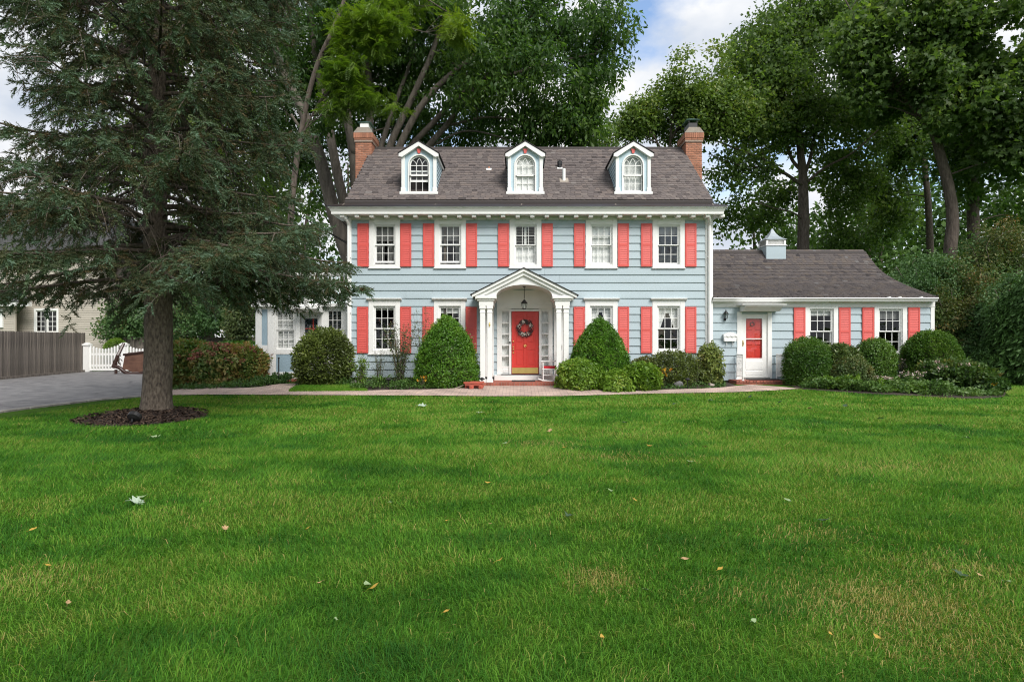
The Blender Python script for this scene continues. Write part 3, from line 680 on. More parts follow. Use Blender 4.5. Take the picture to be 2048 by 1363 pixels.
for a, b in [(716, 738), (801.2, 823), (846.5, 868.5), (932.4, 954.2), (996, 1018), (1083.3, 1105.5), (1147.6, 1169.8), (1235, 1257.3), (1281.4, 1303.6), (1369.4, 1391.8)]:
    shutter(fx(a), fx(b), fz(533.6), fz(447.4), YF)
for a, b in [(715, 737), (801, 823), (845.6, 867.4), (931.6, 953.4), (1147, 1169.2), (1235.4, 1257.6), (1281, 1303.2), (1369.6, 1391.8)]:
    shutter(fx(a), fx(b), fz(705.5), fz(613.8), YF)

# ------------------------------------------------------------------ dormers
for ci, (c, look) in enumerate(DORM):
    xc = (c - CX) / SD
    def dx(px): return xc + (px - 838.2) / SD       # laid out on the first dormer's pixels
    def dz(py): return H + (CY - py) / SD
    zb, zs, ze, za = dz(387), dz(384), dz(306), dz(283.8)
    hw = (873.5 - 803) / 2 / SD                      # half width at pilasters
    ww = 19.6 / SD                                   # half width of the arched opening
    z0, zsp = dz(383), dz(330.5)
    n = 14
    arch = [(xc + ww * math.cos(math.pi * i / n), zsp + ww * 1.0 * math.sin(math.pi * i / n)) for i in range(n + 1)]
    # front face as a band between opening and outline
    inner = [(xc + ww, z0)] + arch + [(xc - ww, z0)]
    zt, zg = ze + .06, za - .10
    def outl(p):
        x, z = p
        if z <= z0 + .001: return (xc + math.copysign(hw, x - xc), z0)
        a = math.atan2(z - zsp, x - xc); c_, s_ = math.cos(a), max(0.0, math.sin(a))
        t = hw / max(1e-6, abs(c_))
        if zsp + t * s_ > zt: t = (zg - zsp) / (s_ + (zg - zt) * abs(c_) / hw)
        return (xc + t * c_, zsp + t * s_)
    outer = [outl(p) for p in inner]
    fb = MB(); fb.strip2(outer, inner, YD, YD + .08)
    dm = obj('dormer', fb, M['dormer_blue'], house)
    ya = EY + (ze + .04 - EZ) / slope + .1
    for sg in (-1, 1):                               # cheeks with boards
        ck = MB(); z = zb
        while z < ze:
            zh = min(z + .135, ze + .05); yr = EY + (z - EZ) / slope + .12
            xo = xc + sg * (hw - .02); ck.add([(xo + sg * .03, YD + .03, z), (xo + sg * .03, max(yr, YD + .04), z), (xo + sg * .008, max(yr + .16, YD + .05), zh), (xo + sg * .008, YD + .03, zh), (xo - sg * .02, YD + .03, z), (xo - sg * .02, max(yr, YD + .04), z)], [(0, 1, 2, 3), (0, 4, 5, 1)])
            z = zh
        obj('cheek', ck, M['dormer_blue'], dm)
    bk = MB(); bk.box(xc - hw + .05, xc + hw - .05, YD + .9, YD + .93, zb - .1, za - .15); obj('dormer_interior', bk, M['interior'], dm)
    for sg in (-1, 1):                               # pilasters
        pl = MB(); x = xc + sg * (hw - .06)
        pl.bbox(x - .055, x + .055, YD - .05, YD + .02, zs, ze - .02); pl.bbox(x - .075, x + .075, YD - .065, YD + .02, zs, zs + .13, .012); pl.bbox(x - .07, x + .07, YD - .06, YD + .02, ze - .07, ze - .02, .01)
        obj('pilaster', pl, M['white'], dm)
    sl = MB(); sl.bbox(xc - hw - .05, xc + hw + .05, YD - .09, YD + .05, zb - .04, zs); obj('sill', sl, M['white'], dm)
    # gable roof with white raking boards
    ov = hw + .07
    rf = MB()
    for sg in (-1, 1):
        yr0 = EY + (ze - .03 - EZ) / slope + .22; yr1 = EY + (za - EZ) / slope + .25
        A = [(xc, YD - .14, za + .015), (xc + sg * (ov + .03), YD - .14, ze - .02), (xc + sg * (ov + .03), yr0, ze - .02), (xc, yr1, za + .015)]
        rf.add(A + [(x, y, z - .035) for x, y, z in A], [(0, 1, 2, 3), (4, 7, 6, 5), (0, 4, 5, 1), (1, 5, 6, 2)])
    obj('dormer_roof', rf, M['shingle_wing'], dm)
    for sg in (-1, 1):
        rb = MB(); d = .115
        P = [(xc, za - .025), (xc + sg * ov, ze - .055), (xc + sg * ov, ze - .055 - d * .75), (xc + sg * (ov - .11), ze - .075 - d * .75), (xc, za - .025 - d * 1.2)]
        rb.prism(P if sg < 0 else P[::-1], YD - .12, YD + .03); rb.prism([(x, z) for x, z in (P if sg < 0 else P[::-1])], YD - .125, YD - .118)
        fs_ = MB()
        obj('raking_board', rb, M['white'], dm)
        fa = MB(); yr0 = EY + (ze - .1 - EZ) / slope + .1
        fa.box(xc + sg * (hw + .02) - .03, xc + sg * (hw + .02) + .03, YD + .035, yr0, ze - .15, ze - .055); obj('eave_board', fa, M['white'], dm)
    # keystone and arch trim
    ks = MB(); ks.prism([(xc - .035, zsp + ww + .06), (xc + .035, zsp + ww + .06), (xc + .055, zsp + ww + .17), (xc + .07, zsp + ww + .17), (xc + .07, zsp + ww + .205), (xc - .07, zsp + ww + .205), (xc - .07, zsp + ww + .17), (xc - .055, zsp + ww + .17)], YD - .05, YD + .01); obj('keystone', ks, M['coral'], dm)
    tr = MB(); o2 = [(xc + (p[0] - xc) * 1.13, p[1] if p[1] <= zsp + .001 else zsp + (p[1] - zsp) * 1.13) for p in inner]
    tr.strip2(o2, inner, YD - .03, YD + .09); obj('arch_trim', tr, M['white'], dm)
    # sashes
    mid = dz(350.5)
    i2 = [(xc + (p[0] - xc) * .86, zsp + (p[1] - zsp) * .86) for p in arch]; o3 = [(p[0], p[1]) for p in arch]
    us = MB(); us.strip2(o3, i2, YD + .03, YD + .07); us.box(xc - ww, xc - ww * .86, YD + .03, YD + .07, mid, zsp); us.box(xc + ww * .86, xc + ww, YD + .03, YD + .07, mid, zsp); us.box(xc - ww * .86, xc + ww * .86, YD + .03, YD + .07, mid - .02, mid + .025)
    obj('sash', us, M['white'], dm)
    bars = MB(); wq = ww * .86
    for k in (-1, 1): bars.box(xc + k * wq / 3 - .009, xc + k * wq / 3 + .009, YD + .036, YD + .064, mid + .02, zsp + .02)
    bars.box(xc - wq, xc + wq, YD + .038, YD + .062, zsp - .012, zsp + .012); bars.box(xc - wq, xc + wq, YD + .038, YD + .062, (mid + zsp) / 2 - .13, (mid + zsp) / 2 - .115)
    for k, sg in ((-1, 1), (1, -1), (-1, -1), (1, 1)):        # interlaced gothic arcs
        x_s = xc + k * wq / 3; rr = wq * (4 / 3 if k * sg < 0 else 2 / 3)
        pts = []
        for i in range(9):
            a = (math.pi * .52) * i / 8 * (0.72 if rr > wq else .95)
            x = x_s + sg * (rr - rr * math.cos(a)); z = zsp + rr * math.sin(a)
            if (x - xc) ** 2 + (z - zsp) ** 2 > (wq * 1.03) ** 2: break
            pts.append((x, YD + .05, z))
        if len(pts) > 2: bars.tube(pts, .010, 4)
    obj('glazing_bars', bars, M['white'], dm)
    gp = MB(); gp.add([(p[0], YD + .055, p[1]) for p in arch] + [(xc - ww, YD + .055, mid), (xc + ww, YD + .055, mid)], [tuple(range(n + 3))]); obj('pane', gp, M['glass'], dm)
    if look == 'dark':                               # lower sash slid up behind the upper one, the room open below it
        sash(dm, xc - ww, xc + ww, dz(363), dz(340), YD + .075, 3, 1, bot=.07)
        sc_ = MB(); sc_.box(xc - ww, xc - ww + .03, YD + .05, YD + .09, z0, dz(363)); sc_.box(xc + ww - .03, xc + ww, YD + .05, YD + .09, z0, dz(363))
        for k in (-1, 1): sc_.box(xc + k * ww / 3 - .007, xc + k * ww / 3 + .007, YD + .05, YD + .07, z0, dz(363))
        obj('screen_frame', sc_, M['white'], dm)
    else:
        sash(dm, xc - ww, xc + ww, z0, mid + .02, YD + .072, 3, 2, bot=.06)
        yb_ = YD + .125 if look == 'white' else YD + .2
        obj('curtain', folds(xc - ww - .04, xc + ww + .04, z0, zsp + ww, yb_, .003 if look == 'white' else .012), M['fabric'], dm)

# roof vents
def roofpt(px, py):
    t0, t1 = 0.0, 1.0
    for _ in range(40):
        t = (t0 + t1) / 2; y = EY + (RY - EY) * t; z = EZ + (RZ - EZ) * t
        if CY - F * (z - H) / y > py: t0 = t
        else: t1 = t
    return (PX(px, y), y, z)
x, y, z = roofpt(1128, 362)
vp = MB(); vp.tube([(x, y, z - .1), (x, y, z + .42)], .055, 12); obj('vent_pipe', vp, M['white'], house)
vf = MB(); vf.box(x - .15, x + .15, y - .12, y + .12, -.005, .012)
vf.v = [(a, b, c + z + (b - y) * slope + .03) for a, b, c in vf.v]; obj('vent_flashing', vf, M['stone'], house)
for px, py in ((1119.5, 336), (978, 338)):
    x, y, z = roofpt(px, py); vv = MB(); vv.lathe([(.07, 0), (.07, .12), (.09, .14), (.09, .24), (.02, .30)] if px > 1000 else [(.03, 0), (.03, .1)], 10, (x, y, z - .02)); obj('roof_vent', vv, M['black'] if px > 1000 else M['brick'], house)
    vf = MB(); vf.box(x - .09, x + .09, y - .12, y - .02, -.005, .012); vf.v = [(a, b, c + z + (b - y) * slope + .03) for a, b, c in vf.v]; obj('vent_flashing', vf, M['white'], house)

# ------------------------------------------------------------------ chimneys
def brick_mb(): return MB().bbox(-.096, .096, 0, .09, 0, .056, .005)
def brick_side(): return MB().box(0, .09, -.096, .096, 0, .056)
def chimney(xc, vis, cap_metal):
    y0, y1 = 22.25, 23.15; hw = .30
    zb, zt = 5.6, PZ(283, 22.2)
    core = MB(); core.box(xc - hw + .012, xc + hw - .012, y0 + .012, y1 - .012, zb - 2.5, zt)
    ch = obj('chimney', core, M['mortar_light'], house)
    z = zb + .9; row = 0; zo = zt
    while z < zo - .02:
        off = (row % 2) * .1
        x = xc - hw - off
        while x < xc + hw - .02:
            a, b = max(x, xc - hw), min(x + .192, xc + hw)
            if b - a > .04:
                if b - a > .19: piece('brick', 'brick', brick_mb, M['brick'], ch, ((a + b) / 2, y0 + random.uniform(-.003, .003), z))
                else: piece('brick', ('brickh', round(b - a, 2)), lambda a=a, b=b: MB().bbox(-(b - a) / 2, (b - a) / 2, 0, .09, 0, .056, .005), M['brick'], ch, ((a + b) / 2, y0 + random.uniform(-.003, .003), z))
            x += .2
        z += .0665; row += 1
    sd = MB()                                        # side faces, joined
    z = zb + .9; row = 0
    while z < zt - .02:
        y = y0 + .095 - (row % 2) * .1
        while y < y1 - .02:
            a, b = max(y, y0 + .092), min(y + .192, y1)
            if b - a > .03: sd.box(xc - hw - .002, xc - hw + .05, a, b, z, z + .056); sd.box(xc + hw - .05, xc + hw + .002, a, b, z, z + .056)
            y += .2
        z += .0665; row += 1
    # corbelled head: three stepped courses and one of standing bricks
    zc = zt
    def ring(zc, h, o, w_, nm):
        n = int(round((2 * hw + 2 * o) / w_)); w2 = (2 * hw + 2 * o) / n
        for i in range(n):
            piece('brick', ('cor', nm, round(w2, 3)), lambda: MB().bbox(-w2 / 2 + .004, w2 / 2 - .004, 0, .1, 0, h - .008, .004), M['brick'], ch, (xc - hw - o + (i + .5) * w2, y0 - o, zc))
        sg = 1
        m_ = int(round((y1 - y0 + 2 * o - .1) / w_)); w3 = (y1 - y0 + 2 * o - .1) / m_
        for i in range(m_):
            y = y0 - o + .1 + i * w3
            sd.box(xc - hw - o, xc - hw + .05, y + .004, y + w3 - .004, zc, zc + h - .008); sd.box(xc + hw - .05, xc + hw + o, y + .004, y + w3 - .004, zc, zc + h - .008)
    ring(zc, .0665, .02, .2, 'a'); ring(zc + .0665, .0665, .04, .2, 'b'); ring(zc + .133, .20, .06, .078, 'c')
    kind(obj('side_bricks', sd, M['brick'], ch), 'stuff')
    zz = zc + .33
    c2 = MB(); c2.box(xc - hw - .03, xc + hw + .03, y0 - .03, y1 + .03, zc, zz); obj('corbel_core', c2, M['mortar'], ch)
    cp = MB(); cp.prism([(xc - hw - .06, zz), (xc + hw + .06, zz), (xc + hw - .10, zz + .20), (xc - hw + .10, zz + .20)], y0 - .06, y1 + .06); obj('cap', cp, M['stone'], ch)
    fl = MB(); fl.box(xc - .16, xc + .16, y0 + .12, y1 - .2, zz + .2, zz + .42); obj('flue', fl, M['white'] if not cap_metal else M['black'], ch)
    ml = MB(); zt2 = zz + .42 + (0.10 if cap_metal else 0)
    ml.lathe([(.40, 0), (.42, .03), (.12, .15), (.02, .17)], 4, (0, 0, 0)); c_, s_ = math.cos(math.pi / 4), math.sin(math.pi / 4)
    ml.v = [((a * c_ - b * s_) * .85 + xc, (a * s_ + b * c_) * 1.1 + (y0 + y1) / 2 - .05, d * .8 + zt2) for a, b, d in ml.v]; obj('metal_hood', ml, M['copper_green'], ch)
    if cap_metal:
        sp = MB()
        for a in (-.16, .14):
            for b in (y0 + .12, y1 - .22): sp.box(xc + a, xc + a + .02, b, b + .02, zz + .4, zt2 + .05)
        obj('hood_bracket', sp, M['black'], ch)
chimney(PX(727, 22.25), 1, False)
chimney(PX(1388, 22.25), -1, True)

# ------------------------------------------------------------------ portico
YP = 18.25; SP = F / YP
def qx(px): return (px - CX) / SP
def qz(py): return H + (CY - py) / SP
ZL = qz(765)                                     # top of the brick landing
pc = qx(1047.5)
por = MB()
za_, zt_ = qz(536), qz(588)
xl_, xr_ = qx(944), qx(1153.5)
asp = math.hypot(pc - xl_, za_ - zt_)
xi0, xi1 = qx(992.5), qx(1104.5); ac, aw = (xi0 + xi1) / 2, (xi1 - xi0) / 2
zs_ = qz(591); ar = qz(568.5) - zs_
n = 24
arch = [(ac + aw * math.cos(math.pi * i / n), zs_ + ar * math.sin(math.pi * i / n)) for i in range(n + 1)]
def gable_z(x, drop): return za_ - drop - abs(x - pc) * (za_ - zt_) / (pc - xl_)
outer = [(p[0], max(gable_z(p[0], .20), p[1] + .004)) for p in arch]
por.strip2(outer, arch, YP + .07, YP + .2)
for x0, x1 in ((xl_ + .28, xi0), (xi1, xr_ - .28)):
    xm = x0 if x0 < pc else x1
    zl = gable_z(x1 if x0 < pc else x0, .2)
    por.prism([(x0, zs_), (x1, zs_), (x1, max(zs_ + .01, gable_z(x1, .2))), (x0, max(zs_ + .01, gable_z(x0, .2)))], YP + .072, YP + .2)
portico = obj('portico', por, M['white'], house)
va = MB(); va.strip2([(p[0], p[1] + .03) for p in arch], arch, YP + .2, YF - .03); obj('vault', va, M['white'], portico)
for sg, xt in ((-1, xl_), (1, xr_)):                # raking cornices: two fasciae
    sl_ = (za_ - zt_) / (pc - xl_)
    for d0, d1, y0 in ((.0, .10, YP - .06), (.085, .215, YP + .0)):
        k = MB(); P = [(pc, za_ - d0), (xt, gable_z(xt, d0) if sg < 0 else za_ - d0 - (xr_ - pc) * sl_), (xt - sg * .0, (gable_z(xt, d1))), (pc, za_ - d1)]
        xe = xt + (-sg) * (0 if d0 == 0 else .10)
        P = [(pc, za_ - d0), (xe, gable_z(xe, d0)), (xe, gable_z(xe, d1)), (pc, za_ - d1)]
        k.prism(P if sg > 0 else P[::-1], y0, YP + .2); obj('raking_cornice', k, M['white'], portico)
    rf = MB(); xo = xt + sg * .05
    A = [(pc, YP - .09, za_ + .02), (xo, YP - .09, gable_z(xo, -.02)), (xo, YF - .01, gable_z(xo, -.02)), (pc, YF - .01, za_ + .02)]
    rf.add(A + [(x, y, z - .03) for x, y, z in A], [(0, 1, 2, 3), (4, 7, 6, 5), (0, 4, 5, 1), (1, 5, 6, 2), (2, 6, 7, 3)]); obj('portico_roof', rf, M['shingle_wing'], portico)
    sf = MB(); A = [(xt, YP + .2), (xt - sg * .3, YP + .2)]
    sf.prism([(xt, gable_z(xt, .0) - .01), (xt - sg * .45, gable_z(xt - sg * .45, .0) - .01), (xt - sg * .45, zs_ + .0), (xt - sg * .28, zs_)], YP + .2, YF - .03); obj('soffit', sf, M['white'], portico)
z_e0, z_e1 = qz(610.5), zs_
colx = [(qx(959.6), qx(969.8)), (qx(974), qx(984.2)), (qx(1112.8), qx(1123.2)), (qx(1127.6), qx(1138))]
for (a, b), (c, d) in (((qx(950), qx(993)), (qx(957.5), qx(986.5))), ((qx(1104.5), qx(1147)), (qx(1110.5), qx(1140)))):
    en = MB(); en.bbox(a, b, YP - .03, YF - .03, qz(597), z_e1, .012); en.bbox(a + .06, b - .06, YP + .02, YF - .03, qz(601), qz(597)); en.bbox(c, d, YP + .05, YF - .03, z_e0, qz(601))
    obj('entablature', en, M['white'], portico)
for a, b in colx:
    cl = MB(); y0, y1 = YP + .07, YP + .07 + (b - a)
    cl.bbox(a, b, y0, y1, ZL + .1, z_e0 - .1, .010); cl.bbox(a - .02, b + .02, y0 - .02, y1 + .02, z_e0 - .1, z_e0); cl.bbox(a - .008, b + .008, y0 - .008, y1 + .008, z_e0 - .22, z_e0 - .19); cl.bbox(a - .025, b + .025, y0 - .025, y1 + .02, ZL, ZL + .1)
    obj('column', cl, M['white'], portico)
    pl = MB(); pl.bbox(a, b, YF - .09, YF, ZL + .1, z_e0); obj('pilaster', pl, M['white'], portico)
lz = MB()                                         # door surround on the wall
yd = YF - .045
D0, D1 = fx(1022.6), fx(1077.8); S0, S1, T0, T1 = fx(1004), fx(1018), fx(1083), fx(1096.5)
zdt, zdb = fz(622.5), fz(748); zst, zsb = fz(623.5), fz(733)
lz.bbox(POX0, S0, yd, YF + .08, zdb, fz(612)); lz.bbox(T1, POX1, yd, YF + .08, zdb, fz(612))
lz.bbox(S1, D0, yd - .03, YF + .08, zdb, zdt + .06); lz.bbox(D1, T0, yd - .03, YF + .08, zdb, zdt + .06)
lz.bbox(POX0 + .001, POX1 - .001, yd - .012, YF + .05, fz(617.5), fz(610)); lz.box(S0, D0 - .001, yd + .004, YF + .05, zst, fz(617)); lz.box(D1 + .001, T1, yd + .004, YF + .05, zst, fz(617)); lz.bbox(D0 - .06, D1 + .06, yd - .032, YF + .08, zdt + .005, zdt + .06)
n2 = 16
fan = [(ac + (POX1 - POX0) / 2 * math.cos(math.pi * i / n2), fz(606) + (fz(578) - fz(606)) * math.sin(math.pi * i / n2)) for i in range(n2 + 1)]
lz.prism([(POX1, fz(612)), (POX1, fz(606))] + fan[1:-1] + [(POX0, fz(606)), (POX0, fz(612))], yd + .01, YF + .04)
ent = obj('entry_surround', lz, M['white'], house)
ft = MB(); o2 = [(ac + (p[0] - ac) * 1.06, fz(606) + (p[1] - fz(606)) * 1.12) for p in fan]; ft.strip2(o2, fan, yd - .02, yd + .03); obj('fan_arch', ft, M['white'], ent)
fk = MB(); fk.box(POX0 - .1, POX1 + .1, YF - .008, YF + .03, fz(606), fz(570)); obj('wall_panel', fk, M['white'], ent)
for a, b in ((S0, S1), (T0, T1)):                 # sidelights, five panes each
    for i in range(6):
        br = MB(); z = zsb + (zst - zsb) * i / 5; br.box(a, b, yd + .004, YF + .05, z - .022, z + .022); obj('glazing_bar', br, M['white'], ent)
    for i in range(5):
        z = zsb + (zst - zsb) * i / 5; z2 = zsb + (zst - zsb) * (i + 1) / 5
        p = MB(); p.add([(a, yd + .03, z), (b, yd + .03, z), (b, yd + .03, z2), (a, yd + .03, z2)], [(0, 1, 2, 3)]); obj('pane', p, M['glass'], ent)
    pb = MB(); pb.bbox(a, b, yd + .012, YF + .05, zdb, zsb - .02); pb.bbox(a + .03, b - .03, yd + .0, yd + .02, zdb + .05, zsb - .06, .01); obj('lower_panel', pb, M['white'], ent)
    cu = folds(a - .02, b + .02, zsb, zst, YF + .12, .012); obj('curtain', cu, M['fabric'], ent)
# front door
dr = MB(); ydr = yd + .03
dr.box(D0 + .008, D1 - .008, ydr + .012, ydr + .05, zdb + .01, zdt)
door = obj('front_door', dr, M['door_red'], house)
st = MB(); dw = D1 - D0 - .016; x0 = D0 + .008
rows = [(zdb + .01, zdb + .235), (zdb + .85 - .08, zdb + .85 + .10), (zdt - .62 + .1, zdt - .62 + .1 + .001), (zdt - .10, zdt)]
cx_ = x0 + dw / 2
for a, b in ((x0, x0 + .12), (cx_ - .05, cx_ + .05), (x0 + dw - .12, x0 + dw)): st.bbox(a, b, ydr, ydr + .02, zdb + .01, zdt, .008)
for a, b in ((zdb + .01, zdb + .27), (zdb + .80, zdb + 1.01), (zdt - .30, zdt - .22), (zdt - .10, zdt)):
    for c, d in ((x0 + .12, cx_ - .05), (cx_ + .05, x0 + dw - .12)): st.bbox(c, d, ydr + .001, ydr + .02, a, b, .008)
obj('rails', st, M['door_red'], door)
for c, d in ((x0 + .12, cx_ - .05), (cx_ + .05, x0 + dw - .12)):
    for a, b in ((zdb + .27, zdb + .80), (zdb + 1.01, zdt - .30), (zdt - .22, zdt - .10)):
        p = MB(); p.bbox(c + .03, d - .03, ydr + .004, ydr + .02, a + .03, b - .03, .02); obj('raised_panel', p, M['door_red'], door)
kp = MB(); kp.bbox(x0 + .015, x0 + dw - .015, ydr - .004, ydr + .002, zdb + .025, zdb + .215, .003); obj('kick_plate', kp, M['brass'], door)
for z, r in ((fz(682.5), .026), (fz(693.5), .02), (fz(698.5), .028), (fz(705), .018)):
    kb = MB(); kb.ball((x0 + .06, ydr - .03, z), r, 10, 6); kb.lathe([(.03, 0), (.03, .01)], 10); 
    kb.v[-20:] = [(x0 + .06 + a, ydr - .002 + c, z + b) for a, b, c in kb.v[-20:]]; obj('door_handle', kb, M['brass'], door, smooth=True)
kn = MB(); kn.ball((cx_, ydr - .02, fz(690)), .03, 10, 6, (1, .6, 1)); kn.tube([(cx_ - .04, ydr - .02, fz(689)), (cx_ - .03, ydr - .03, fz(692)), (cx_, ydr - .035, fz(693.5)), (cx_ + .03, ydr - .03, fz(692)), (cx_ + .04, ydr - .02, fz(689))], .009, 6); obj('door_knocker', kn, M['brass'], door, smooth=True)
bell = MB(); bell.bbox(fx(1018.8), fx(1021.4), yd - .045, yd - .03, fz(687), fz(682.5)); obj('doorbell', bell, M['black'], ent)
th = MB(); th.bbox(fx(989), fx(1110), YF - .22, YF + .05, ZL - .01, zdb - .02, .008); obj('threshold_step', th, M['white'], house)
t2 = MB(); t2.bbox(fx(1003), fx(1081), YF - .19, YF + .04, zdb - .019, zdb + .008, .004); obj('door_sill', t2, M['mat_dark'], house)

# brick landings of the front and side doors
def stoop(x0, x1, y0, y1, zt, courses, parent, rowlock, sides=True):
    cr_ = MB(); cr_.box(x0 + .012, x1 - .012, y0 + .012, y1, -.1, zt - .006)
    st = obj('stoop', cr_, M['mortar'], parent)
    if rowlock:
        n = int(round((x1 - x0) / .078)); w2 = (x1 - x0) / n; h = .115
        for i in range(n):
            piece('brick', ('rl', round(w2, 4)), lambda: MB().bbox(-w2 / 2 + .005, w2 / 2 - .005, 0, .2, -h, 0, .006), M['brick_red'], st, (x0 + (i + .5) * w2, y0 + random.uniform(-.004, .004), zt + random.uniform(-.002, .003)))
        z = zt - h - .01
    else: z = zt
    for c in range(courses):
        h = .075 if not c else .085
        n = int(round((x1 - x0) / (.105 if c == 0 and not rowlock else .21))); w2 = (x1 - x0) / n
        for i in range(n):
            piece('brick', ('st', round(w2, 3), h), lambda: MB().bbox(-w2 / 2 + .006, w2 / 2 - .006, 0, .1, -h + .01, 0, .006), M['brick_red'], st, (x0 + (i + .5) * w2, y0 + random.uniform(-.004, .004) - (.012 if c == 0 and not rowlock else 0), z))
        if sides:
            m_ = int(round((y1 - y0 - .1) / .21)); w3 = (y1 - y0 - .1) / m_
            for i in range(m_):
                for xx in (x0, x1 - .1):
                    piece('brick', ('sd', round(w3, 3), h), lambda: MB().box(0, .1, -w3 / 2 + .006, w3 / 2 - .006, -h + .01, 0), M['brick_red'], st, (xx, y0 + .105 + (i + .5) * w3, z))
        z -= h
    # top paving
    tp = MB(); yy = y0 + (.205 if rowlock else .105)
    j = 0
    while yy < y1 - .05:
        xx = x0 + .005 - (j % 2) * .1
        while xx < x1 - .01:
            a, b = max(xx, x0 + .1 if not rowlock else x0 + .01), min(xx + .2, x1 - (.1 if not rowlock else .01))
            if b - a > .04: tp.box(a, b, yy, min(yy + .094, y1), zt - .05, zt - .001)
            xx += .206
        yy += .1; j += 1
    kind(obj('paving_bricks', tp, M['brick_red'], st), 'stuff')
    return st
stoop(qx(962), qx(1142), YP - .06, YF - .2, ZL, 1, house, True)

# ------------------------------------------------------------------ wing
YW = 19.75; SW = F / YW
def gx(px): return (px - CX) / SW
def gzp(py): return H + (CY - py) / SW
WX1 = gx(1867.5); WZT = gzp(614); WZB = gzp(760)
wcurve = [(19.5, PZ(594, 19.5)), (20.15, 3.11), (21.46, 3.57), (22.64, 4.15), (23.62, PZ(503.5, 23.62))]
def crom(P, n):
    P = np.array(P, float); Q = np.vstack([2 * P[0] - P[1], P, 2 * P[-1] - P[-2]]); o = []
    for i in range(1, len(Q) - 2):
        for k in range(n):
            t = k / n; o.append(.5 * ((2 * Q[i]) + (Q[i + 1] - Q[i - 1]) * t + (2 * Q[i - 1] - 5 * Q[i] + 4 * Q[i + 1] - Q[i + 2]) * t * t + (3 * Q[i] - Q[i - 1] - 3 * Q[i + 1] + Q[i + 2]) * t ** 3))
    return [tuple(map(float, p)) for p in o] + [tuple(map(float, P[-1]))]
wprof = crom(wcurve, 5)
WRX = 13.70
WR = wprof[-1]
dkw = MB(); slab(dkw, [(a, b - .012) for a, b in wprof] + [(2 * WR[0] - a, b - .012) for a, b in wprof[-2::-1]], HX1 - .02, WRX, .09); obj('wing_roof_deck', dkw, M['deck'], house)
shingle_roof(wprof, lambda y: HX1 + .0, lambda y: WRX, .145, .165, 'shingle_wing', house, lambda x, y: False, 88, 9)
rc = MB(); rc.prism([(WR[0] - .13, WR[1] - .09), (WR[0], WR[1] + .03), (WR[0] + .13, WR[1] - .09)], HX1, WRX + .01, 'x'); obj('ridge_cap', rc, M['deck'], house)
WW = [(1609, 1675), (1747, 1812.5)]
wz0, wz1 = gzp(712), gzp(612)
dx0, dx1 = gx(1473), gx(1542.5)
wh = [(gx(a), gx(b), wz0, wz1) for a, b in WW] + [(dx0, dx1, 0, gzp(622))]
clap_rows(gx(1424), gx(1860), WZB, WZT, YW, wh, house, ex=.272, name='siding_board')
ws = MB(); plate(ws, gx(1424), gx(1860), WZB, WZT + .15, YW, [(a + .14, b - .14, c + .1, d - .1) for a, b, c, d in wh[:2]] + [(dx0 + .1, dx1 - .1, 0, gzp(626))]); obj('sheathing', ws, M['concrete'], house)
cb = MB(); cb.bbox(gx(1859.5), WX1, YW - .05, YW + .12, WZB - .02, WZT + .05); obj('corner_board', cb, M['white'], house)
fb = MB(); fb.bbox(gx(1425), gx(1868), YW - .06, YW + .02, WZT, gzp(599)); obj('frieze_board', fb, M['white'], house)
SG = F / 19.5
gu = MB(); g0, g1 = (1426 - CX) / SG, (1874 - CX) / SG; gb, gt_ = H + (CY - 603) / SG, H + (CY - 595) / SG
gu.prism([(19.50, gt_), (19.42, gt_), (19.41, gt_ - .03), (19.44, gt_ - .06), (19.48, gb), (19.6, gb), (19.6, gt_)], g0, g1, 'x'); obj('gutter', gu, M['white'], house)
sf = MB(); sf.box(HX1, WRX - .02, 19.55, YW, gt_ - .10, gt_ - .07); obj('soffit', sf, M['white'], house)
for p in (1777, 1798, 1841):
    hk = MB(); hk.bbox((p - CX) / SG - .04, (p - CX) / SG + .04, 19.42, 19.7, gt_ + .005, gt_ + .03); obj('gutter_hanger', hk, M['white'], house)
clap_side([(WZB, YW, 28.2), (2.85, YW, 27.5), (3.02, 20.15, 27.1), (3.48, 21.46, 25.8), (4.06, 22.64, 24.6), (4.88, 23.6, 23.66)], WX1 - .02, 1, M['siding'], house, WZB)
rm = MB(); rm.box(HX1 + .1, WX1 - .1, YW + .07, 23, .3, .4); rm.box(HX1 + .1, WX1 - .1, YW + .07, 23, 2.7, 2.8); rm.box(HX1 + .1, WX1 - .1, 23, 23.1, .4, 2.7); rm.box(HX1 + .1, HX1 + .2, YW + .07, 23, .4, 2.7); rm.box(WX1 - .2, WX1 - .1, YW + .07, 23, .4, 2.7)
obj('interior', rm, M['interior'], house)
bw2 = MB(); bw2.box(HX1, WX1 - .05, 27.4, 27.5, WZB, 2.9); obj('back_wall', bw2, M['siding'], house)
fo = MB(); fo.box(HX1, WX1 - .03, YW + .02, 27.4, -.1, WZB + .02); obj('foundation', fo, M['concrete'], house)
for (a, b), ins in zip(WW, [[('shade', .12, 'blind')], [('shade', .20, 'shadeblind')]]):
    window(gx(a), gx(b), wz0, wz1, YW, ins, cas=.15, top=.09)
for a, b in ((1586, 1609), (1676, 1699), (1722.5, 1746), (1814, 1837.5)): shutter(gx(a), gx(b), gzp(710), gzp(615), YW)
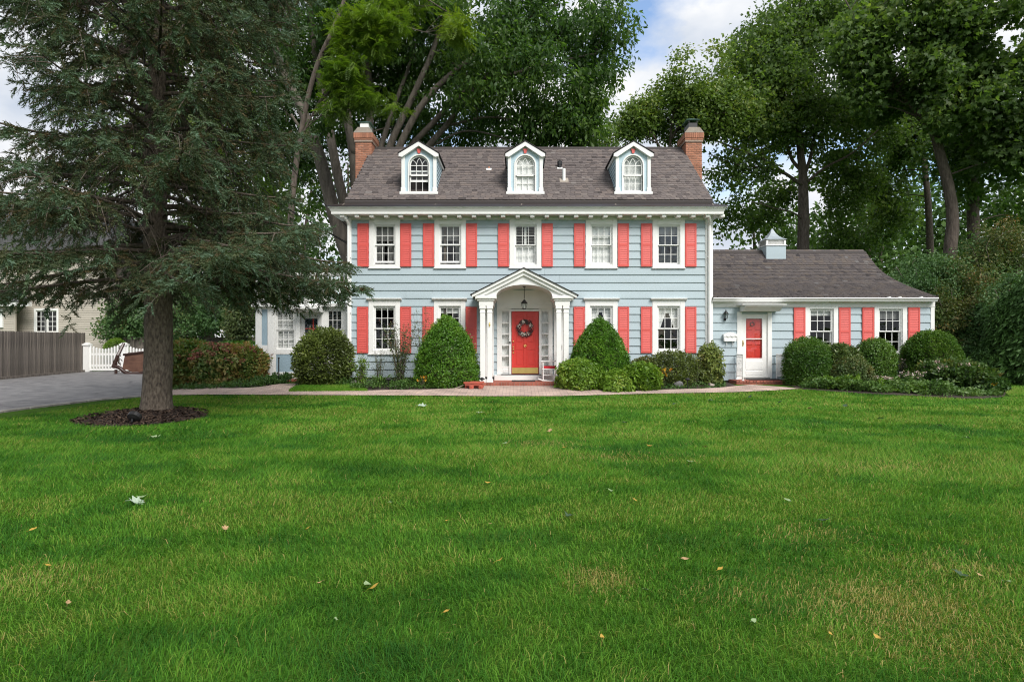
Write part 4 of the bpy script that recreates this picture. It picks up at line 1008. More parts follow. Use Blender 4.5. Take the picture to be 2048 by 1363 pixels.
# side door with storm door
dz0, dz1 = gzp(752.5), gzp(623.5)
dc = MB(); dc.bbox(dx0, gx(1483), YW - .06, YW + .08, dz0 - .12, dz1); dc.bbox(gx(1534), dx1, YW - .06, YW + .08, dz0 - .12, dz1); dc.bbox(gx(1483), gx(1534), YW - .05, YW + .08, dz0 - .12, dz0 - .01)
dcs = obj('side_door_frame', dc, M['white'], house)
hd = MB(); hd.prism([(YW - .03, gzp(612)), (YW - .58, gzp(612)), (YW - .58, gzp(613.5)), (YW - .5, gzp(616)), (YW - .42, gzp(620)), (YW - .36, gzp(623)), (YW - .03, gzp(623))], gx(1478), gx(1551), 'x')
hd.prism([(YW - .03, gzp(612) + .01), (YW - .62, gzp(612) + .01), (YW - .62, gzp(612) + .035), (YW - .03, gzp(612) + .045)], gx(1471), gx(1557), 'x')
obj('door_hood', hd, M['white'], house)
rd = MB(); rd.box(gx(1490), gx(1527), YW + .07, YW + .11, dz0, gzp(634)); sd_ = obj('side_door', rd, M['door_red'], house)
pp = MB()
for a, b, c, d in ((1495, 1506, 660, 642), (1511, 1522, 660, 642), (1495, 1506, 690, 666), (1511, 1522, 690, 666), (1495, 1506, 713, 698), (1511, 1522, 713, 698)): pp.bbox(gx(a), gx(b), YW + .055, YW + .08, gzp(c), gzp(d), .015)
obj('raised_panel', pp, M['door_red'], sd_)
so = MB(); a0, a1, b0, b1 = gx(1483), gx(1534), dz0, dz1 - .02; g0, g1, gb_, gt2 = gx(1492), gx(1524), gzp(716), gzp(637)
so.bbox(a0, g0, YW - .01, YW + .03, b0, b1); so.bbox(g1, a1, YW - .01, YW + .03, b0, b1); so.bbox(g0, g1, YW - .008, YW + .03, gt2, b1); so.bbox(g0, g1, YW - .008, YW + .03, b0, gb_); so.box(g0, g1, YW - .004, YW + .02, gzp(678), gzp(676.2))
storm = obj('storm_door', so, M['white'], house)
for z0_, z1_ in ((739, 721), (750, 741)):
    p = MB(); p.bbox(g0 - .02, g1 + .02, YW - .02, YW - .006, gzp(z0_), gzp(z1_), .012); obj('lower_panel', p, M['white'], storm)
for a, b in ((gb_, gzp(678)), (gzp(676.2), gt2)):
    p = MB(); p.add([(g0, YW + .008, a), (g1, YW + .008, a), (g1, YW + .008, b), (g0, YW + .008, b)], [(0, 1, 2, 3)]); obj('pane', p, M['glass'], storm)
hn = MB(); hx_ = gx(1485.5); hn.box(hx_ - .015, hx_ + .015, YW - .02, YW - .008, gzp(692), gzp(680)); hn.tube([(hx_, YW - .02, gzp(690)), (hx_, YW - .06, gzp(689)), (hx_, YW - .06, gzp(684)), (hx_, YW - .02, gzp(683))], .012, 6); obj('door_handle', hn, M['brass'], storm)
ds = MB(); ds.bbox(gx(1484), gx(1537), YW - .12, YW - .051, dz0 - .09, dz0 - .02); obj('door_sill', ds, M['concrete'], house)
ZS2 = .237
stoop(6.94, 8.66, 19.0, YW - .06, ZS2, 2, house, False)
# cupola
M['lead'] = mat('grey_lead_sheet', (.33, .38, .41), .5, noise=.2, nscale=5)
YCU = WR[0]; SCu = F / YCU; cux = (1544 - CX) / SCu; chw = 19.3 / SCu
cu = MB(); zc0, zc1, zc2, zc3 = WR[1] - .5, H + (CY - 494) / SCu, H + (CY - 481) / SCu, H + (CY - 457) / SCu
cu.box(cux - chw, cux + chw, YCU - chw, YCU + chw, zc0, zc1); cup = obj('cupola', cu, M['siding'], house)
cw = MB(); cw.box(cux - chw - .03, cux + chw + .03, YCU - chw - .03, YCU + chw + .03, zc1, zc1 + .03); q = chw - .0
for sx in (-1, 1):
    for sy in (-1, 1): cw.box(cux + sx * q - (.07 if sx > 0 else 0), cux + sx * q + (0 if sx > 0 else .07), YCU + sy * q - (.07 if sy > 0 else 0), YCU + sy * q + (0 if sy > 0 else .07), zc1 + .03, zc2)
cw.box(cux - chw, cux + chw, YCU - chw, YCU + chw, zc2 - .04, zc2); obj('louvre_frame', cw, M['white'], cup)
lv = MB()
for i in range(6):
    z = zc1 + .04 + i * (zc2 - zc1 - .08) / 6; e = chw - .02
    lv.prism([(YCU - e, z), (YCU - e + .06, z + .05), (YCU + e - .06, z + .05), (YCU + e, z), (YCU + e - .06, z + .035), (YCU - e + .06, z + .035)], cux - e + .05, cux + e - .05, 'x')
    lv.prism([(cux - e, z), (cux - e + .06, z + .05), (cux - e + .07, z + .05), (cux - e + .01, z)], YCU - e + .05, YCU + e - .05, 'y'); lv.prism([(cux + e, z), (cux + e - .06, z + .05), (cux + e - .07, z + .05), (cux + e - .01, z)], YCU - e + .05, YCU + e - .05, 'y')
lv.box(cux - e + .08, cux + e - .08, YCU - e + .08, YCU + e - .08, zc1 + .03, zc2 - .04)
obj('louvres', lv, M['white'], cup)
cr_ = MB(); cr_.lathe([(1.30, -.03), (1.30, 0), (.92, .12), (.62, .30), (.34, .56), (.14, .86), (.02, 1.0)], 4)
c_ = math.cos(math.pi / 4); hgt = zc3 - zc2
cr_.v = [((a * c_ - b * c_) * chw * 1.18 + cux, (a * c_ + b * c_) * chw * 1.18 + YCU, zc2 + d * hgt) for a, b, d in cr_.v]
obj('cupola_roof', cr_, M['lead'], cup)


# ------------------------------------------------------------------ sunroom on the other end
YS = 20.6; SS = F / YS
def sx(px): return (px - CX) / SS
def sz(py): return H + (CY - py) / SS
def sbox(mb, a, b, t, bt, y0=-.05, y1=.1): return mb.bbox(sx(a), sx(b), YS + y0, YS + y1, sz(bt), sz(t))
SX0 = sx(512); SXE = HX0 + .02; SZB = .28
sp = MB()
for a, b in ((512, 524), (536, 549), (592, 601)): sbox(sp, a, b, 614, 760)
sun_room = obj('sunroom', sp, M['white'], house)
for a, b, t, bt, m_ in ((524, 536, 618, 690, 'siding_dark'), (524, 536, 712, 745, 'siding_dark'), (552.5, 589, 708, 743.5, 'siding_dark')):
    p = MB(); sbox(p, a, b, t, bt, -.01, .05); obj('wall_panel', p, M[m_], sun_room)
fr_ = MB()
for a, b, t, bt in ((524, 536, 690, 712), (524, 536, 745, 760), (524, 536, 612, 618), (549, 592, 698, 708), (549, 592, 743.5, 760), (549, 552.5, 708, 743.5), (589, 592, 708, 743.5), (549, 553, 614, 698), (589, 592, 614, 698), (549, 592, 614, 619.5), (643, 655, 614, 760), (655, 700, 614, 619.5), (655, 700, 698, 760), (685, 700, 619.5, 698), (601, 643, 614, 628)): sbox(fr_, a, b, t, bt, -.03, .06)
obj('panel_frame', fr_, M['white'], sun_room)
for a, b in ((553, 589), (655, 685)):
    mid = sz(658.5)
    sash(sun_room, sx(a), sx(b), mid - .02, sz(619.5), YS - .012, 3, 2, bot=.035); sash(sun_room, sx(a), sx(b), sz(698), mid + .02, YS + .03, 3, 2, bot=.05)
    obj('blind', slats(sx(a), sx(b), sz(698), sz(619.5), YS + .14, .05, 1.2 if a < 600 else -.25), M['blind'], sun_room)
sd2 = MB(); sbox(sd2, 601, 609.5, 628, 755, -.0, .05); sbox(sd2, 635, 643, 628, 755, .0, .05); sbox(sd2, 609.5, 635, 628, 637, .001, .05); sbox(sd2, 609.5, 635, 668, 755, .001, .05)
d2 = obj('sunroom_door', sd2, M['palegrey'], sun_room)
p = MB(); p.add([(sx(609.5), YS + .03, sz(668)), (sx(635), YS + .03, sz(668)), (sx(635), YS + .03, sz(637)), (sx(609.5), YS + .03, sz(637))], [(0, 1, 2, 3)]); obj('pane', p, M['glass'], d2)
rdb = MB(); rdb.box(sx(624.5), sx(626.7), YS + .045, YS + .06, sz(668), sz(637)); rdb.box(sx(609.5), sx(635), YS + .045, YS + .06, sz(658), sz(656)); obj('glazing_bars', rdb, M['door_red'], d2)
obj('blind', slats(sx(609.5), sx(635), sz(668), sz(637), YS + .1, .05, -.2), M['shadeblind'], d2)
hd = MB(); hd.prism([(YS - .04, sz(613)), (YS - .65, sz(616.5)), (YS - .65, sz(619)), (YS - .45, sz(624)), (YS - .04, sz(625))], sx(597), sx(648), 'x'); obj('door_hood', hd, M['white'], sun_room)
rf = MB(); rf.box(SX0 - .07, SXE, YS - .22, BY - 1.2, sz(613.5), sz(607)); rf.box(SX0 - .05, SXE, YS - .08, BY - 1.3, sz(614), sz(613.5)); obj('sunroom_roof', rf, M['white'], sun_room)
sw = MB(); sw.box(SX0, SX0 + .1, YS + .1, BY - 1.3, SZB, sz(614)); sw.box(SX0, SXE, BY - 1.4, BY - 1.3, SZB, sz(614)); sw.box(SX0 + .1, SXE, 23.4, 23.5, SZB, sz(614)); sw.box(SX0 + .1, SXE, YS + .1, 23.4, SZB - .1, SZB); obj('side_wall', sw, M['dormer_blue'], sun_room)
fo = MB(); fo.box(SX0 + .02, SXE, YS + .03, BY - 1.4, -.1, sz(758)); obj('foundation', fo, M['concrete'], sun_room)
bl = obj('balustrade', MB().bbox(SX0 - .1, SXE, YS - .12, YS - .02, sz(552), sz(546)), M['white'], sun_room)
rl = MB(); rl.bbox(SX0 - .1, SXE, YS - .11, YS - .03, sz(602), sz(598)); obj('bottom_rail', rl, M['white'], bl)
for x in np.arange(SX0, SXE, .145):
    piece('baluster', 'balu', lambda: MB().lathe([(.02, 0), (.02, .1), (.034, .2), (.036, .32), (.02, .55), (.018, .7), (.024, .8), (.024, sz(552) - sz(598))], 8), M['white'], bl, (x, YS - .07, sz(598)))
for x in (SX0 + .08, (SX0 + SXE) / 2):
    piece('newel', 'newel', lambda: MB().box(-.08, .08, -.08, .08, 0, .95).box(-.1, .1, -.1, .1, .95, 1.0), M['white'], bl, (x, YS - .07, sz(607)))
stoop(sx(577), sx(650), YS - .55, YS - .04, sz(757), 2, house, False, sides=False)

# ------------------------------------------------------------------ things on and by the house
def cam_axis(mb, at, rz):
    c, s = math.cos(rz), math.sin(rz); mb.v = [(a * c - b * s + at[0], a * s + b * c + at[1], d + at[2]) for a, b, d in mb.v]; return mb
# hanging lantern
lx, ly, lzb = PX(1048.5, 18.9), 18.9, PZ(617.5, 18.9); lt = PZ(600.5, 18.9)
lan = thing('hanging_lantern', 'black glass lantern hanging on a rod under the portico arch', 'lantern', (lx, ly, lzb))
rod = MB(); rod.tube([(lx, ly, lt + .05), (lx, ly, PZ(573, 18.9))], .011, 6); rod.lathe([(.05, 0), (.05, .02)], 10, (lx, ly, PZ(573, 18.9) - .02)); obj('rod', rod, M['black'], lan)
hq = lt - lzb; cg = MB()
for k in range(6):
    a = k * math.pi / 3; cg.tube([(lx + math.cos(a) * .055, ly + math.sin(a) * .055, lzb), (lx + math.cos(a) * .095, ly + math.sin(a) * .095, lzb + hq * .62), (lx + math.cos(a) * .03, ly + math.sin(a) * .03, lt)], .007, 4)
cg.lathe([(.06, 0), (.06, .015)], 12, (lx, ly, lzb)); cg.lathe([(.10, 0), (.105, .02), (.05, .09), (.015, .13)], 12, (lx, ly, lzb + hq * .62)); obj('cage', cg, M['black'], lan)
gg = MB(); gg.lathe([(.05, .01), (.09, hq * .6)], 6, (lx, ly, lzb)); obj('glass_pane', gg, M['lantern_glass'], lan)
cd = MB(); cd.tube([(lx, ly, lzb + .02), (lx, ly, lzb + .12)], .012, 6); obj('candle', cd, M['white'], lan)
# wall lantern
wx, wy = gx(1449.3), YW - .12; wzb, wzt = gzp(642.5), gzp(620)
wl = thing('wall_lantern', 'small black wall lantern on the blue siding above the mailbox', 'lantern', (wx, YW - .04, gzp(635)))
b = MB(); b.ball((wx - .01, YW - .05, gzp(638.5)), .045, 8, 6, (1, .6, 1)); b.tube([(wx - .01, YW - .05, gzp(638.5)), (wx - .01, wy, gzp(641)), (wx, wy, gzp(637.5))], .014, 6); obj('bracket', b, M['black'], wl)
cg = MB(); z0, z1 = gzp(637), gzp(627.5)
for k in range(6):
    a = k * math.pi / 3; cg.tube([(wx + math.cos(a) * .045, wy + math.sin(a) * .045, z0), (wx + math.cos(a) * .075, wy + math.sin(a) * .075, z1)], .006, 4)
cg.lathe([(.05, 0), (.05, .02)], 10, (wx, wy, z0 - .01)); cg.lathe([(.095, 0), (.05, .06), (.02, .09), (.012, .13), (.002, .16)], 10, (wx, wy, z1)); obj('cage', cg, M['black'], wl)
gg = MB(); gg.lathe([(.042, 0), (.07, z1 - z0)], 6, (wx, wy, z0)); obj('glass_pane', gg, M['lantern_glass'], wl)
# mailbox
mx0, mx1, mz0, mz1 = gx(1444.5), gx(1471), gzp(682), gzp(664)
mb_ = thing('mailbox', 'white wall mailbox with a scalloped lid and two paper hooks', 'mailbox', ((mx0 + mx1) / 2, YW - .04, mz0))
b = MB(); xm = (mx0 + mx1) / 2; hwm = (mx1 - mx0) / 2; hm = mz1 - mz0
b.prism([(xm - hwm * .88, mz0), (xm + hwm * .88, mz0), (xm + hwm, mz0 + hm * .75), (xm - hwm, mz0 + hm * .75)], YW - .15, YW - .04); obj('box', b, M['white'], mb_)
l_ = MB(); pts = [(xm + hwm * 1.04 * (i / 8 - 1), mz0 + hm * (.74 + .26 * math.sin(math.pi * i / 16))) for i in range(17)]; low = [(p[0], mz0 + hm * (.52 + .06 * math.cos(3 * math.pi * (p[0] - xm) / hwm))) for p in pts]
l_.strip2(pts, low, YW - .175, YW - .15); l_.strip2(pts, [(p[0], p[1] - .012) for p in pts], YW - .17, YW - .04); obj('lid', l_, M['white'], mb_)
for s in (-.5, .45):
    k = MB(); x = xm + hwm * s; k.tube([(x, YW - .06, mz0), (x, YW - .06, mz0 - .09), (x, YW - .09, mz0 - .13), (x, YW - .13, mz0 - .11), (x, YW - .14, mz0 - .07)], .008, 6); obj('paper_hook', k, M['white'], mb_)
# wreath on the front door
wcx, wcz, wr = PX(1050, YF - .1), PZ(656, YF - .1), .21
wre = thing('door_wreath', 'round dark twig wreath with pale blossoms hanging on the red front door', 'wreath', (wcx, ydr - .03, wcz))
tw = MB(); r_ = random.Random(4)
for k in range(230):
    a = r_.uniform(0, 6.283); ro = wr + r_.uniform(-.06, .06); da = r_.uniform(.15, .45); q = r_.uniform(-.05, .06)
    p = [(wcx + math.cos(a + da * t) * (ro + q * t), ydr - .02 - r_.uniform(0, .05), wcz + math.sin(a + da * t) * (ro + q * t)) for t in (0, .5, 1)]
    tw.tube(p, .006, 3)
obj('twig_ring', tw, mat('wreath_twigs', (.035, .028, .03), .9, noise=.4, nscale=30), wre)
def leaflet(mb, c, d, up, l, wd):
    d = Vector(d).normalized(); s = d.cross(Vector(up)).normalized() * wd / 2; c = Vector(c)
    mb.add([c, c + d * l * .5 + s, c + d * l, c + d * l * .5 - s], [(0, 1, 2, 3)])
lf = MB(); fl = MB(); rdm = MB()
for k in range(260):
    a = r_.uniform(0, 6.283); ro = wr + r_.uniform(-.07, .07); dr_ = (r_.uniform(-1, 1), -r_.uniform(.1, .6), r_.uniform(-1, 1))
    leaflet(lf, (wcx + math.cos(a) * ro, ydr - .06, wcz + math.sin(a) * ro), dr_, (0, 1, .2), r_.uniform(.03, .06), .022)
for k in range(90):
    a = r_.choice((.55, 1.9, 2.7, 4.3, 4.7, 5.2)) + r_.gauss(0, .16); ro = wr + r_.uniform(-.05, .04)
    leaflet(fl, (wcx + math.cos(a) * ro, ydr - .085, wcz + math.sin(a) * ro), (r_.uniform(-1, 1), -.4, r_.uniform(-1, 1)), (0, 1, .1), .045, .04)
for k in range(26):
    a = r_.uniform(0, 6.28); ro = wr + r_.uniform(-.09, .02); rdm.ball((wcx + math.cos(a) * ro, ydr - .08, wcz + math.sin(a) * ro), .011, 6, 4)
kind(obj('leaves', lf, mat('wreath_leaf', (.07, .09, .085), .8, noise=.5, nscale=30), wre), 'stuff'); kind(obj('blossoms', fl, mat('wreath_blossom', (.55, .48, .42), .8, noise=.3, nscale=20), wre), 'stuff'); kind(obj('berries', rdm, M['cushion'], wre), 'stuff')
# ring on the side door behind the storm glass
rg = MB(); rx, rz_ = gx(1505.5), gzp(648)
for k in range(70):
    a = r_.uniform(0, 6.28); p = [(rx + math.cos(a + t) * (.065 + r_.uniform(-.015, .015)), YW + .045, rz_ + math.sin(a + t) * (.065 + r_.uniform(-.015, .015))) for t in (0, .25, .5)]; rg.tube(p, .006, 3)
tag(obj('small_wreath', rg, M['twig'], at=(0, 0, 0)), 'tiny brown wreath on the red side door behind the storm glass', 'wreath')
# number plaque
pq = MB(); pxx, pzz = qx(979), qz(649); pq.ball((pxx, YP + .06, pzz), .035, 8, 6, (.8, .5, 1.2)); pq.ball((pxx, YP + .055, pzz + .05), .02, 8, 5); pq.ball((pxx, YP + .045, pzz - .045), .014, 8, 5)
tag(obj('brass_knocker', pq, M['brass'], smooth=True), 'little brass ornament fixed to the white portico column', 'ornament')
# doormats
d = MB(); d.bbox(PX(1024, 18.9), PX(1070, 18.9), 18.72, 19.2, ZL + .001, ZL + .018, .004); tag(obj('doormat', d, M['mat_dark']), 'dark doormat lying on the front landing before the red door', 'doormat')
d = MB(); d.bbox(gx(1489), gx(1551), 19.25, 19.72, ZS2 + .001, ZS2 + .02, .004); tag(obj('doormat', d, M['mat_dark']), 'dark doormat lying on the small brick stoop of the storm door', 'doormat')
# rocking chair, facing along -x
cxr_, cyr = PX(1101, 18.95), 18.95
rk_ = thing('rocking_chair', 'white wooden rocking chair beside the front door under the portico', 'chair', (cxr_, cyr, ZL))
def U(x, y, z): return (cxr_ + x, cyr + y, ZL + z)
for y in (-.25, .25):
    k = MB(); k.tube([U(-.40, y, .09), U(-.25, y, .035), U(0, y, .02), U(.25, y, .045), U(.42, y, .12)], .022, 6); obj('rocker', k, M['white'], rk_)
    k = MB(); k.tube([U(-.24, y, .04), U(-.25, y, .62)], .02, 8); obj('leg', k, M['white'], rk_)
    k = MB(); k.tube([U(.17, y, .03), U(.20, y, .42), U(.34, y, 1.12)], .02, 8); obj('back_post', k, M['white'], rk_)
    k = MB(); k.bbox(cxr_ - .32, cxr_ + .24, cyr + y - .035, cyr + y + .035, ZL + .62, ZL + .645); obj('armrest', k, M['white'], rk_)
    k = MB(); k.tube([U(-.25, y, .2), U(.18, y, .2)], .012, 6); obj('stretcher', k, M['white'], rk_)
k = MB(); k.tube([U(-.25, -.25, .25), U(-.25, .25, .25)], .012, 6); k.tube([U(.18, -.25, .25), U(.18, .25, .25)], .012, 6); obj('cross_stretcher', k, M['white'], rk_)
k = MB(); k.bbox(cxr_ - .28, cxr_ + .21, cyr - .27, cyr + .27, ZL + .38, ZL + .41); obj('seat', k, M['white'], rk_)
for i in range(6):
    y = -.2 + .08 * i; k = MB(); k.tube([U(.20, y, .42), U(.335, y, 1.06)], .014, 5); obj('back_slat', k, M['white'], rk_)
for z, x in ((.60, .235), (1.08, .335)):
    k = MB(); k.box(cxr_ + x - .012, cxr_ + x + .014, cyr - .25, cyr + .25, ZL + z - .04, ZL + z + .06); obj('back_rail', k, M['white'], rk_)
cs = MB(); cs.bbox(cxr_ - .26, cxr_ + .18, cyr - .24, cyr + .24, ZL + .411, ZL + .475, .02); tag(obj('seat_cushion', cs, M['cushion']), 'crimson seat cushion on the white rocking chair', 'cushion')
# old wagon
wyy = 17.55; wxc = PX(948, wyy); gw = float(gz(wxc, wyy)); zt = PZ(763.5, wyy)
wg = thing('toy_wagon', 'faded red flat toy wagon parked on the path beside the landing', 'wagon', (wxc, wyy, gw))
hwx = 18.5 * wyy / F
t_ = MB(); t_.prism([(wxc - hwx, zt), (wxc + hwx, zt), (wxc + hwx * .9, zt - .09), (wxc - hwx * .9, zt - .09)], wyy - .17, wyy + .17); t_.bbox(wxc - hwx - .02, wxc + hwx + .02, wyy - .19, wyy - .16, zt - .035, zt + .012); t_.box(wxc - hwx - .02, wxc + hwx + .02, wyy + .16, wyy + .19, zt - .035, zt + .012); obj('tray', t_, M['wagon'], wg)
u = MB(); u.box(wxc - hwx * .9, wxc + hwx * .7, wyy - .03, wyy + .03, zt - .16, zt - .09); u.box(wxc - hwx * .95, wxc - hwx * .8, wyy - .1, wyy + .1, gw + .03, zt - .09); obj('underframe', u, M['wagon'], wg)
for p in (944, 962.5):
    x = PX(p, wyy); r0 = .068
    for y in (wyy - .2, wyy + .16):
        wl_ = MB(); wl_.lathe([(r0 * .2, 0), (r0, .003), (r0 * 1.02, .02), (r0, .037), (r0 * .2, .04)], 16); wl_.v = [(a + x, c + y, b + gw + r0) for a, b, c in wl_.v]; o = obj('wheel', wl_, M['wagon'], wg)
        hb = MB(); hb.ball((x, y - .002, gw + r0), .02, 8, 5); obj('hub', hb, M['wagon'], o)
hd_ = MB(); hd_.tube([(wxc - hwx, wyy, gw + .12), (PX(917, wyy), wyy - .1, gw + .05), (PX(911, wyy), wyy - .12, gw + .03)], .012, 6); obj('handle', hd_, M['stone'], wg)

# railings beside the small stoop
def railing(xb, xf, label):
    yb, yf_ = YW - .1, 19.06; zt = 1.055
    r = thing('metal_railing', label, 'railing', ((xb + xf) / 2, (yb + yf_) / 2, ZS2), 'railings beside the small stoop')
    tr_ = MB(); tr_.tube([(xb, yb, zt), (xf, yf_, zt)], .018, 6); tr_.tube([(xb, yb, ZS2 + .12), (xf, yf_, ZS2 + .12)], .012, 6); tr_.tube([(xb, yb, zt - .08), (xf, yf_, zt - .08)], .008, 6); obj('rail', tr_, M['white'], r)
    for t in (0, 1):
        x, y = xb + (xf - xb) * t, yb + (yf_ - yb) * t
        p = MB(); p.tube([(x, y, ZS2 - .002), (x, y, zt + .02)], .017, 8); p.lathe([(.05, 0), (.04, .015)], 8, (x, y, ZS2)); obj('post', p, M['white'], r)
    for i in range(1, 9):
        t = i / 9; x, y = xb + (xf - xb) * t, yb + (yf_ - yb) * t
        b = MB(); b.tube([(x, y, ZS2 + .12), (x, y, zt)], .009, 5); obj('baluster', b, M['white'], r)
        if i % 2: 
            s_ = MB(); zz = (zt + ZS2) / 2 + .05
            s_.tube([(x, y - .04 * math.sin(k * .9), zz - .18 + k * .045) for k in range(9)], .006, 4); obj('scroll', s_, M['white'], r)
railing(7.20, 7.17 + .01, 'white metal railing nearest the mailbox on the small stoop')
railing(8.50, 8.54, 'white metal railing beside the rounded boxwood on the small stoop')

# ------------------------------------------------------------------ ground, path, driveway
gxs = np.unique(np.concatenate([np.linspace(-900, -60, 12), np.linspace(-60, -22, 14), np.linspace(-22, 22, 133), np.linspace(22, 60, 14), np.linspace(60, 900, 12)]))
gys = np.unique(np.concatenate([np.linspace(-300, -6, 12), np.linspace(-6, 34, 121), np.linspace(34, 90, 15), np.linspace(90, 1200, 12)]))
XX, YY = np.meshgrid(gxs, gys); ZZ = gz(XX, YY)
ny, nx = XX.shape; ii = np.arange(ny * nx).reshape(ny, nx)
kind(link(bpy.data.objects.new('ground', npmesh('ground', np.stack([XX, YY, ZZ], -1).reshape(-1, 3), np.stack([ii[:-1, :-1], ii[:-1, 1:], ii[1:, 1:], ii[1:, :-1]], -1).reshape(-1, 4), M['ground'], smooth=True))), 'structure')

def strip(name, A, B, m, lift, ncr=6, nal=8):
    """sheet between two edge polylines (ground points), draped on the ground"""
    def dens(P):
        o = []
        for p, q in zip(P[:-1], P[1:]):
            for k in range(nal): t = k / nal; o.append((p[0] + (q[0] - p[0]) * t, p[1] + (q[1] - p[1]) * t))
        return np.array(o + [P[-1]])
    a, b = dens(A), dens(B); t = np.linspace(0, 1, ncr)[:, None, None]
    P = a[None] * (1 - t) + b[None] * t; h = gz(P[..., 0], P[..., 1]) + lift
    V = np.concatenate([P, h[..., None]], -1); n, k = V.shape[:2]; ii = np.arange(n * k).reshape(n, k)
    return kind(link(bpy.data.objects.new(name, npmesh(name, V.reshape(-1, 3), np.stack([ii[:-1, :-1], ii[:-1, 1:], ii[1:, 1:], ii[1:, :-1]], -1).reshape(-1, 4), m, smooth=True))), 'structure')
LAWN = [(-420, 905), (-150, 850), (0, 825), (100, 812), (200, 800), (285, 793), (345, 791), (450, 790), (580, 790.5), (680, 791), (760, 791.5), (870, 792), (968, 793), (1119, 793), (1230, 790), (1300, 788), (1400, 786.5), (1470, 785), (1540, 782), (1600, 778), (1640, 781), (1690, 785), (1760, 789), (1830, 792), (1900, 796), (1960, 798), (2008, 794), (2060, 786), (2300, 784)]
lawn_pts = np.array([GP(*p) for p in LAWN])
def lawn_far(x): return np.interp(x, lawn_pts[:, 0], lawn_pts[:, 1])
near = [GP(*p) for p in LAWN[5:20]]
FARP = [(285, 781), (345, 779), (450, 777), (560, 782), (680, 783), (760, 781), (870, 779), (968, 772), (1119, 772), (1170, 781), (1250, 781), (1330, 780), (1400, 778), (1450, 775), (1500, 770), (1590, 771), (1600, 777)][:15]
far = [GP(*p) for p in FARP]
strip('path', near, far, M['paver'], .022)
strip('path', [GP(*p) for p in [(450, 778), (560, 783.5), (578, 784)]], [GP(*p) for p in [(520, 775), (560, 768), (620, 766)]], M['paver'], .018)
# driveway from the street side to the gate
dnear = [GP(*p) for p in LAWN[0:7]]
strip('driveway', dnear, [(-21.0, 16.5), (-21.2, 19.0), (-21.3, 23), (-21.4, 28.6), (-19, 28.9), (-15, 28.9), (-12.6, 27.0)], M['asphalt'], .008, 10)
strip('driveway', [(-21.0, 16.5), (-24, 14)], [dnear[0], (dnear[0][0] - 6, dnear[0][1] - 3)], M['asphalt'], .006, 10)
# pale edging stones between lawn and driveway
edging = thing('stone_edging', 'row of pale edging stones between the lawn and the grey driveway', 'edging', (*GP(100, 812), 0)); pts = [GP(*p) for p in LAWN[0:6]]
for (a, b), (c, d) in zip(pts[:-1], pts[1:]):
    ln = math.hypot(c - a, d - b); k = max(1, int(ln / .42)); an = math.atan2(d - b, c - a)
    for i in range(k):
        t = (i + .5) / k; x, y = a + (c - a) * t, b + (d - b) * t
        if x < -17: continue
        o = piece('edging_stone', ('edge', round(ln / k, 2)), lambda: MB().bbox(-ln / k / 2 + .008, ln / k / 2 - .008, -.06, .06, -.06, .045, .012), M['kerb_stone'], edging, (x, y + .03, float(gz(x, y))))
        o.rotation_euler = (0, 0, an + random.uniform(-.03, .03))
# planting beds
strip('planting_bed', [GP(*p) for p in [(700, 783.2), (735, 782.8), (800, 781.5), (870, 780), (968, 774)]], [(-5.6, 19.66), (-4, 19.66), (-3, 19.66), (-2, 19.66), (-1.2, 19.66)], M['mulch'], .014)
strip('planting_bed', [GP(*p) for p in [(1110, 774), (1170, 782), (1250, 782), (1330, 781), (1400, 779), (1450, 777), (1472, 771)]], [(1.9, 19.66), (2.5, 19.66), (3.5, 19.66), (4.5, 19.66), (5.5, 19.66), (6.2, 19.7), (6.95, 19.8)], M['mulch'], .014)
strip('planting_bed', [GP(*p) for p in LAWN[19:27]], [(8.5, 19.75), (9.5, 19.75), (10.5, 19.75), (11.5, 19.75), (12.5, 19.75), (13.5, 19.8), (15, 20), (16.5, 20)], M['mulch'], .014)
strip('planting_bed', [GP(*p) for p in [(330, 783), (400, 779), (470, 777), (560, 769)]], [(-13.5, 22), (-11.5, 22), (-9.2, 21), (-7.7, 20.6)], M['mulch'], .012)
TX, TY = GP(313, 827)                            # spruce
MR = 1.12
ang = np.linspace(0, 2 * np.pi, 49)[:-1]
wob = 1 + .07 * np.sin(ang * 3 + 1) + .05 * np.sin(ang * 7)
mcx, mcy = GP(287, 836)
rr = np.linspace(0, 1, 7)
V = [(mcx + MR * r * w_ * math.cos(a), mcy + MR * 1.05 * r * w_ * math.sin(a)) for r in rr for a, w_ in zip(ang, wob)]
V = np.array([(x, y, float(gz(x, y)) + .03 + .09 * (1 - min(1, math.hypot(x - TX, y - TY) / 1.4))) for x, y in V])
V[-48:, 2] -= .05
n = 48; Fq = np.array([(i * n + k, i * n + (k + 1) % n, (i + 1) * n + (k + 1) % n, (i + 1) * n + k) for i in range(6) for k in range(n)])
kind(link(bpy.data.objects.new('mulch_ring', npmesh('mulch_ring', V, Fq, M['mulch'], smooth=True))), 'structure')

